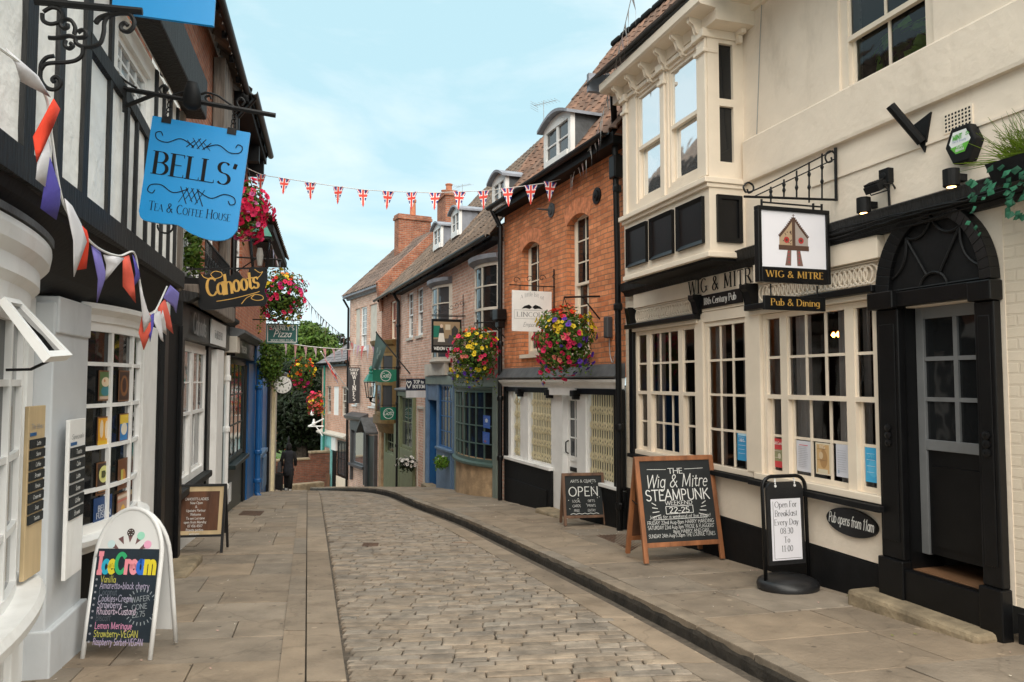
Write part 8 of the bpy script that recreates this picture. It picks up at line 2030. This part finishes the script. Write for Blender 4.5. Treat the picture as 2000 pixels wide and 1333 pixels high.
# tv aerials
for lab, f, px, py, d in (('comb shaped aerial on the pantile ridge of the brick house', BH, 1062, 232, -2.6), ('thin aerial mast by the clustered chimney pots', TR, 903, 385, -2.7)):
    u, z = f.uz(px, py, d); rt = thing('tv_aerial', lab, 'aerial', f.P(u, d, z), f.rot+.6)
    mb = MB(); mb.tube([(0, 0, -.4), (0, 0, .5)], .009, 6); mb.bar((-.3, 0, .42), (.4, 0, .42), .010, .010)
    for k in range(8): x = -.28+k*.1; mb.bar((x, -.16, .42), (x, .16, .42), .005, .005)
    for k in range(4): mb.bar((-.3, -.2, .3+.06*k), (-.3, .2, .3+.06*k), .005, .005)
    mb.build('mast', 'cable_grey', rt)
# metal covers in the paving
def cover(label, pts, dz, name, m='rust_metal', rows=9):
    q = [gp(*p, dz) for p in pts]; c = sum(q, Vector())/4; rt = thing(name, label, 'metal cover', c, 0)
    mb = MB(); q = [p-c for p in q]; up_ = Vector((0, 0, .008)); mb.hexa([p-up_ for p in q]+[p+up_*.5 for p in q]); mb.build('plate', m, rt)
    mb = MB()
    for k in range(1, rows): t = k/rows; a, b = q[0].lerp(q[3], t), q[1].lerp(q[2], t); mb.bar(a+up_*.8, b+up_*.8, .012, .006)
    mb.build('ribs', m, rt)
cover('brown ribbed cellar hatch in the right pavement by the tall chalkboard', [(1164, 1046), (1232, 1076), (1262, 1062), (1200, 1034)], KERB+.014, 'cellar_hatch')
cover('dark coal plate low in the left pavement', [(466, 1006), (508, 1007), (516, 999), (476, 998)], .006, 'drain_cover', rows=5)
cover('small iron drain cover set in the setts', [(707, 1067), (738, 1067), (740, 1061), (711, 1061)], .004, 'drain_cover', rows=4)

# petals and crumbs blown along the foot of the right hand shopfronts
r = random.Random(77); mb = MB()
for i in range(260):
    y = r.uniform(4.2, 15); x = rfx(y)-r.choice([r.uniform(.03, .3), r.uniform(.03, 1.4)]) if r.random() < .7 else lfx(y)+r.uniform(.05, 1.2)
    z = G(y)+(KERB+CAMB*max(0, (x-kx(y))/max(.5, rfx(y)-kx(y)))+.004 if x > kx(y) else .006); a = r.uniform(0, 6.3); q = r.uniform(.006, .017); mb.col = r.choice([(.7, .66, .6), (.62, .55, .45), (.5, .3, .25), (.12, .10, .07), (.2, .2, .06)])
    mb.poly([(x+q*math.cos(a+k*1.57)*(1 if k % 2 else .5), y+q*math.sin(a+k*1.57)*(1 if k % 2 else .5), z+.002*k) for k in range(4)])
tag(mb.build('fallen_petals', 'vivid'), 'pale fallen petals and crumbs scattered along the paving edges', 'litter', kind='stuff')

u, z = BH.uz(1191, 640, .02); rt = thing('cable_box', 'grey cable terminal box with a looping wire on the orange brick wall', 'junction box', BH.P(u, 0, z), BH.rot)
mb = MB(); mb.fb(-.06, .06, 0, .1, -.16, .16); mb.build('box', 'grey_sign', rt, bevel=.02); mb = MB(); mb.tube(smooth([(0, -.03, -.16), (.02, -.03, -.4), (.12, -.04, -.52), (.2, -.03, -.3), (.16, -.02, .1), (.2, -.02, .7)], 5), .008, 5); mb.build('wire', 'cable_grey', rt)
# ================================================ THE FOOT OF THE HILL
def tree(label, base, h, crown, nleaf, seed, leafm='dark_leaf', ls=.5, trunk=.35, name='yew_tree', cat='tree', tone=(.5, 1.5)):
    """crown: list of (dx,dy,dz,r) lobes"""
    r = random.Random(seed); rt = thing(name, label, cat, base)
    mb = MB(); mb.tube([(0, 0, -1), (.1, 0, h*.25), (-.1, .1, h*.5), (.05, 0, h*.85)], [trunk, trunk*.85, trunk*.6, trunk*.15], 10)
    for dx, dy, dz, rr in crown[:14]: mb.tube([(0, 0, max(.5, dz-rr*1.4)), (dx*.5, dy*.5, dz-rr*.3), (dx, dy, dz)], [trunk*.35, trunk*.22, trunk*.07], 6)
    mb.build('trunk', 'bark', rt)
    mb = MB(); tot = sum(c[3]**2 for c in crown)
    for dx, dy, dz, rr in crown:
        n = int(nleaf*rr*rr/tot)
        for _ in range(n):
            v = rvec(r); k = r.uniform(.35, 1.0)**.5*(1+.25*math.sin(v.x*6+dx*3)*math.sin(v.z*7+dz)); p = Vector((dx, dy, dz))+Vector((v.x*rr*k, v.y*rr*k, v.z*rr*.8*k))
            g = r.uniform(*tone); mb.col = (g*r.uniform(.9, 1.25), g, g*r.uniform(.6, 1.0)); leaf_add(mb, p, (v+rvec(r)*.8+Vector((0, 0, .3))).normalized(), ls*r.uniform(.5, 1.2), r, .5)
    tag(mb.build('crown', leafm, rt), kind='stuff')
    return rt
def P3d(px, py, Y): return at(px, py, Y)
r = random.Random(40)
def lobes(Y, base, pts): return [tuple(at(px, py, Y+dy)-base)+(rr,) for px, py, dy, rr in pts]
b = at(585, 940, 39); b.z = G(39)
tree('big dark yew filling the end of the street', b, 7.5, lobes(39, b, [(575, 745, 0, 1.5), (610, 745, .5, 1.4), (645, 755, 1, 1.2), (550, 790, -.5, 1.4), (590, 800, -.8, 1.5), (625, 810, 0, 1.3), (560, 850, 0, 1.2), (600, 850, .5, 1.2), (630, 860, .5, 1.0), (650, 820, 1, 1.2), (540, 740, 0, 1.2), (668, 790, 1.2, 1.2), (645, 880, 1, 1.0), (615, 890, 1, .9)]), 15000, 41, 'dark_leaf', .34, .4, tone=(.35, 1.1))
b = at(600, 930, 44); b.z = G(44)
tree('brighter green leafy tree rising behind the dark yew', b, 10, lobes(44, b, [(590, 668, 0, 1.0), (615, 655, 0, .9), (570, 690, 0, 1.1), (630, 690, .5, 1.2), (600, 710, 0, 1.3), (650, 710, .5, 1.0), (555, 715, 0, 1.0), (600, 640, .3, .5), (640, 668, .3, .6), (660, 735, 0, 1.0), (545, 680, 0, .8)]), 8500, 42, 'leaf', .36, .35, 'leafy_tree', tone=(.45, 1.5))
b = at(672, 900, 46); b.z = G(46)
tree('thin sparse tree top against the sky above the slate roof', b, 9, lobes(46, b, [(668, 690, 0, .6), (680, 672, 0, .45), (665, 660, 0, .35), (676, 705, 0, .7)]), 700, 43, 'dark_leaf', .32, .2, 'leafy_tree')
# garden wall of dark red brick with a coping
A_, B_ = at(578, 930, 33.5), at(640, 930, 34.5); gw = Fac((A_.x-1.2, A_.y-.6), (B_.x+.4, B_.y)); zt = gw.z(605, 896)
wl_ = Bd('garden_wall', 'dark red brick garden wall stepping down at the foot of the hill', 'wall', gw, G(34)-.1)
wl_.wall('dark_brick', 0, gw.L*.62, G(34)-1, zt-.06, [], .3); wl_.wall('dark_brick', gw.L*.62, gw.L+1.5, G(34)-1, zt+.22, [], .3, d=.003); wl_.boxes('coping', 'step_stone', [(-.05, gw.L*.62, -.34, .04, zt-.06, zt+.03), (gw.L*.62-.02, gw.L+1.5, -.34, .05, zt+.22, zt+.32)], bevel=.02)
A_ = at(575, 952, 31); sw_ = Fac((at(566, 940, 31.5).x, 31.5), (at(632, 940, 32.5).x, 32.5))
st_ = Bd('stone_kerb_wall', 'low stone edging at the foot of the red brick wall', 'wall', sw_, G(32)-.1); st_.boxes('kerb', 'step_stone', [(-.2, sw_.L, -.3, .12, G(32)-.6, sw_.z(600, 944))], bevel=.03)
# far brick house seen under the branches
fb_ = Fac((at(505, 900, 52).x, 52), (at(600, 900, 54).x, 54)); fh = Bd('far_brick_house', 'red brick house half hidden beneath the dark tree', 'house', fb_, G(52))
o_ = fb_.rect(541, 853, 555, 874); fh.wall('rust_brick', 0, fb_.L, G(52)-1, fb_.z(560, 800), [o_], .3); fh.window(o_[0], o_[1], o_[2], o_[3], 2, (1, 1), -.05, 'white_paint', 'sky_glass'); fh.roof((-.2, .2, fb_.z(560, 800)), (fb_.L+.2, .2, fb_.z(560, 800)), (fb_.L, -3, fb_.z(560, 760)), (0, -3, fb_.z(560, 760)), 'slate', .3, .3, amp=0, nsub=1)
mb = MB(); q = [at(530, 895, 46), at(575, 895, 46)]; mb.poly([(q[0].x-3, 38, q[0].z-1.1), (q[1].x+.3, 38, q[1].z-1.1), (q[1].x+.3, 50, q[0].z+.1), (q[0].x-3, 50, q[0].z+.1)]); tag(mb.build('lawn', 'lawn'), kind='structure')
b = at(545, 905, 40); hz_ = thing('garden_hedge', 'low clipped green hedge left of the walking person', 'hedge', (b.x, b.y, b.z-.6)); mb = MB(); r = random.Random(50)
for i in range(1500):
    p = Vector((r.uniform(-1.6, .9), r.uniform(-.4, .4), r.uniform(0, .85))); g = r.uniform(.7, 1.5); mb.col = (g, g*1.05, g*.6); leaf_add(mb, p, (rvec(r)+Vector((0, -.5, .8))).normalized(), r.uniform(.08, .16), r)
tag(mb.build('foliage', 'fresh_leaf', hz_), kind='stuff')
# finger post
b = at(563, 930, 30); fp = thing('finger_post', 'dark finger post pointing left above the walking person', 'signpost', (b.x, b.y, G(b.y)))
zz = at(563, 866, 30).z-G(30); mb = MB(); mb.tube([(0, 0, 0), (0, 0, zz+.15)], .045, 8); mb.lathe([(.06, 0), (.03, .1), (.0, .14)], (0, 0, zz+.15), 8); mb.build('post', 'iron', fp)
mb = MB(); mb.prism([(-.05, -.09), (-.36, -.09), (-.44, 0), (-.36, .09), (-.05, .09)], -.02, .02); mb.build('arm', 'iron', fp)
# camera arms on a slim green post at the corner of the turquoise shop
b = at(631, 945, 35); cp = thing('camera_post', 'slim green post with white camera arms by the turquoise shop', 'camera post', (b.x, b.y, G(b.y)))
H_ = at(631, 715, 35).z-G(35); mb = MB(); mb.tube([(0, 0, 0), (0, 0, H_)], .05, 8); mb.build('post', 'verdigris', cp)
Q = lambda px, py: tuple(at(px, py, 34.7)-Vector(cp.location))
mb = MB(); mb.tube([Q(602, 833), Q(633, 818)], .035, 6); mb.tube([Q(602, 833), Q(632, 833)], .035, 6); mb.tube([Q(618, 834), Q(630, 852)], .03, 6); mb.build('arm', 'white_plastic', cp)
for px, py in ((610, 806), (613, 825)):
    mb = MB(); x, y, z = Q(px, py); mb.lathe([(.0, -.16), (.08, -.12), (.09, -.03), (.06, .02), (.05, .12), (.02, .15)], (x, y, z), 10); mb.build('camera_dome', 'white_plastic', cp)
# ================================================ the person walking away
pp = at(563, 954, 27.2)
ps = thing('person', 'person in long dark coat walking away downhill with a shoulder bag', 'person', (pp.x, pp.y, G(pp.y)), rad(6))
me = bpy.data.meshes.new('body'); V = []; E = []; Rr = []
def jt(p, r_, par=None): V.append(p); Rr.append(r_); i = len(V)-1; (E.append((par, i)) if par is not None else None); return i
pel = jt((0, 0, .92), .13); sp1 = jt((0, .01, 1.12), .125, pel); ch_ = jt((0, .02, 1.32), .14, sp1); nk = jt((0, .02, 1.47), .055, ch_); hd = jt((0, .045, 1.56), .085, nk); ht = jt((0, .03, 1.68), .07, hd); jt((0, .10, 1.60), .018, hd)
for sg, fw_ in ((-1, .14), (1, -.10)):
    hp = jt((sg*.09, 0, .86), .095, pel); kn = jt((sg*.095, fw_*.55, .48), .06, hp); an = jt((sg*.09, fw_-.05, .09), .042, kn); jt((sg*.09, fw_+.09, .035), .035, an)
    sh = jt((sg*.18, .02, 1.38), .06, ch_); el = jt((sg*.24, -.02, 1.10), .045, sh); wr = jt((sg*.23, .08, .88), .03, el); pm = jt((sg*.225, .10, .80), .034, wr)
    for k in range(4): f0 = jt((sg*.225, .075+.018*k, .735), .010, pm); jt((sg*.215, .085+.018*k, .69+.006*abs(k-1.5)), .008, f0)
    t0 = jt((sg*.20, .135, .79), .011, pm); jt((sg*.195, .15, .745), .009, t0)
me.from_pydata(V, E, []); ob = bpy.data.objects.new('body', me); COL.objects.link(ob); ob.parent = ps; me.materials.append(MAT['skin'])
sk = ob.modifiers.new('skin', 'SKIN'); sk.use_smooth_shade = True
for i, r_ in enumerate(Rr): me.skin_vertices[0].data[i].radius = (r_, r_*.85)
me.skin_vertices[0].data[0].use_root = True; ob.modifiers.new('sub', 'SUBSURF').levels = 1
def shell(name, rings, m, n=14):
    mb = MB(); R_ = []
    for cx, cy, z, rx, ry in rings: R_.append([mb.add((cx+rx*math.cos(2*math.pi*k/n)*(1+.05*math.sin(3*k)), cy+ry*math.sin(2*math.pi*k/n), z)) for k in range(n)])
    for a, b_ in zip(R_, R_[1:]):
        for k in range(n): mb.face((a[k], a[(k+1) % n], b_[(k+1) % n], b_[k]))
    mb.face(R_[0][::-1]); mb.face(R_[-1]); o = mb.build(name, m, ps, smooth=True); return o
shell('coat', [(0, 0, .55, .20, .15), (0, 0, .75, .185, .15), (0, .01, .95, .165, .135), (0, .01, 1.12, .155, .125), (0, .02, 1.30, .20, .15), (0, .02, 1.40, .19, .13), (0, .02, 1.47, .09, .08)], 'coat_navy')
for sg, fw_ in ((-1, .14), (1, -.10)):
    shell('trouser_leg', [(sg*.09, fw_-.05, .10, .075, .075), (sg*.095, fw_*.55, .48, .085, .085), (sg*.09, 0, .8, .115, .12)], 'cloth_dark', 10); shell('sleeve', [(sg*.23, .07, .90, .05, .05), (sg*.245, -.02, 1.10, .06, .065), (sg*.18, .02, 1.40, .075, .085)], 'cloth_dark', 10)
    q = shell('shoe', [(sg*.09, fw_, .0, .05, .13), (sg*.09, fw_, .05, .05, .13), (sg*.09, fw_-.05, .11, .045, .06)], 'white_plastic', 10)
shell('hair', [(0, .0, 1.44, .085, .05), (0, .015, 1.55, .105, .10), (0, .025, 1.66, .10, .105), (0, .03, 1.73, .05, .06)], 'cloth_dark')
bg2 = thing('shoulder_bag', 'large dark shoulder bag carried by the walking person', 'bag', ps.matrix_basis @ Vector((-.30, -.02, .92)), rad(6)); mb = MB(); mb.hexa([(-.09, -.2, -.24), (.07, -.2, -.24), (.07, .2, -.24), (-.09, .2, -.24), (-.05, -.16, .14), (.05, -.16, .14), (.05, .16, .14), (-.05, .16, .14)]); mb.build('body', 'grey_sign', bg2, bevel=.03)
mb = MB(); mb.tube([(0, -.14, .12), (.11, -.08, .5), (.11, .08, .5), (0, .14, .12)], .014, 6); mb.build('strap', 'cloth_dark', bg2)
sc = thing('dark_suitcase', 'dark wheeled case pulled along beside the walking person', 'suitcase', ps.matrix_basis @ Vector((-.33, -.12, .04)), rad(6)); mb = MB(); mb.box(-.15, .15, -.12, .12, .04, .62); mb.build('shell', 'cloth_dark', sc, bevel=.04)
mb = MB(); mb.bar((-.1, .08, .62), (-.1, .08, .85), .02, .02); mb.bar((.1, .08, .62), (.1, .08, .85), .02, .02); mb.bar((-.11, .08, .85), (.11, .08, .85), .025, .025); mb.build('handle', 'iron', sc)
for x in (-.12, .12): mb = MB(); mb.lathe([(.04, -.02), (.04, .02)], (x, -.08, .02), 10, 'Y'); mb.build('wheel', 'black_plastic', sc)
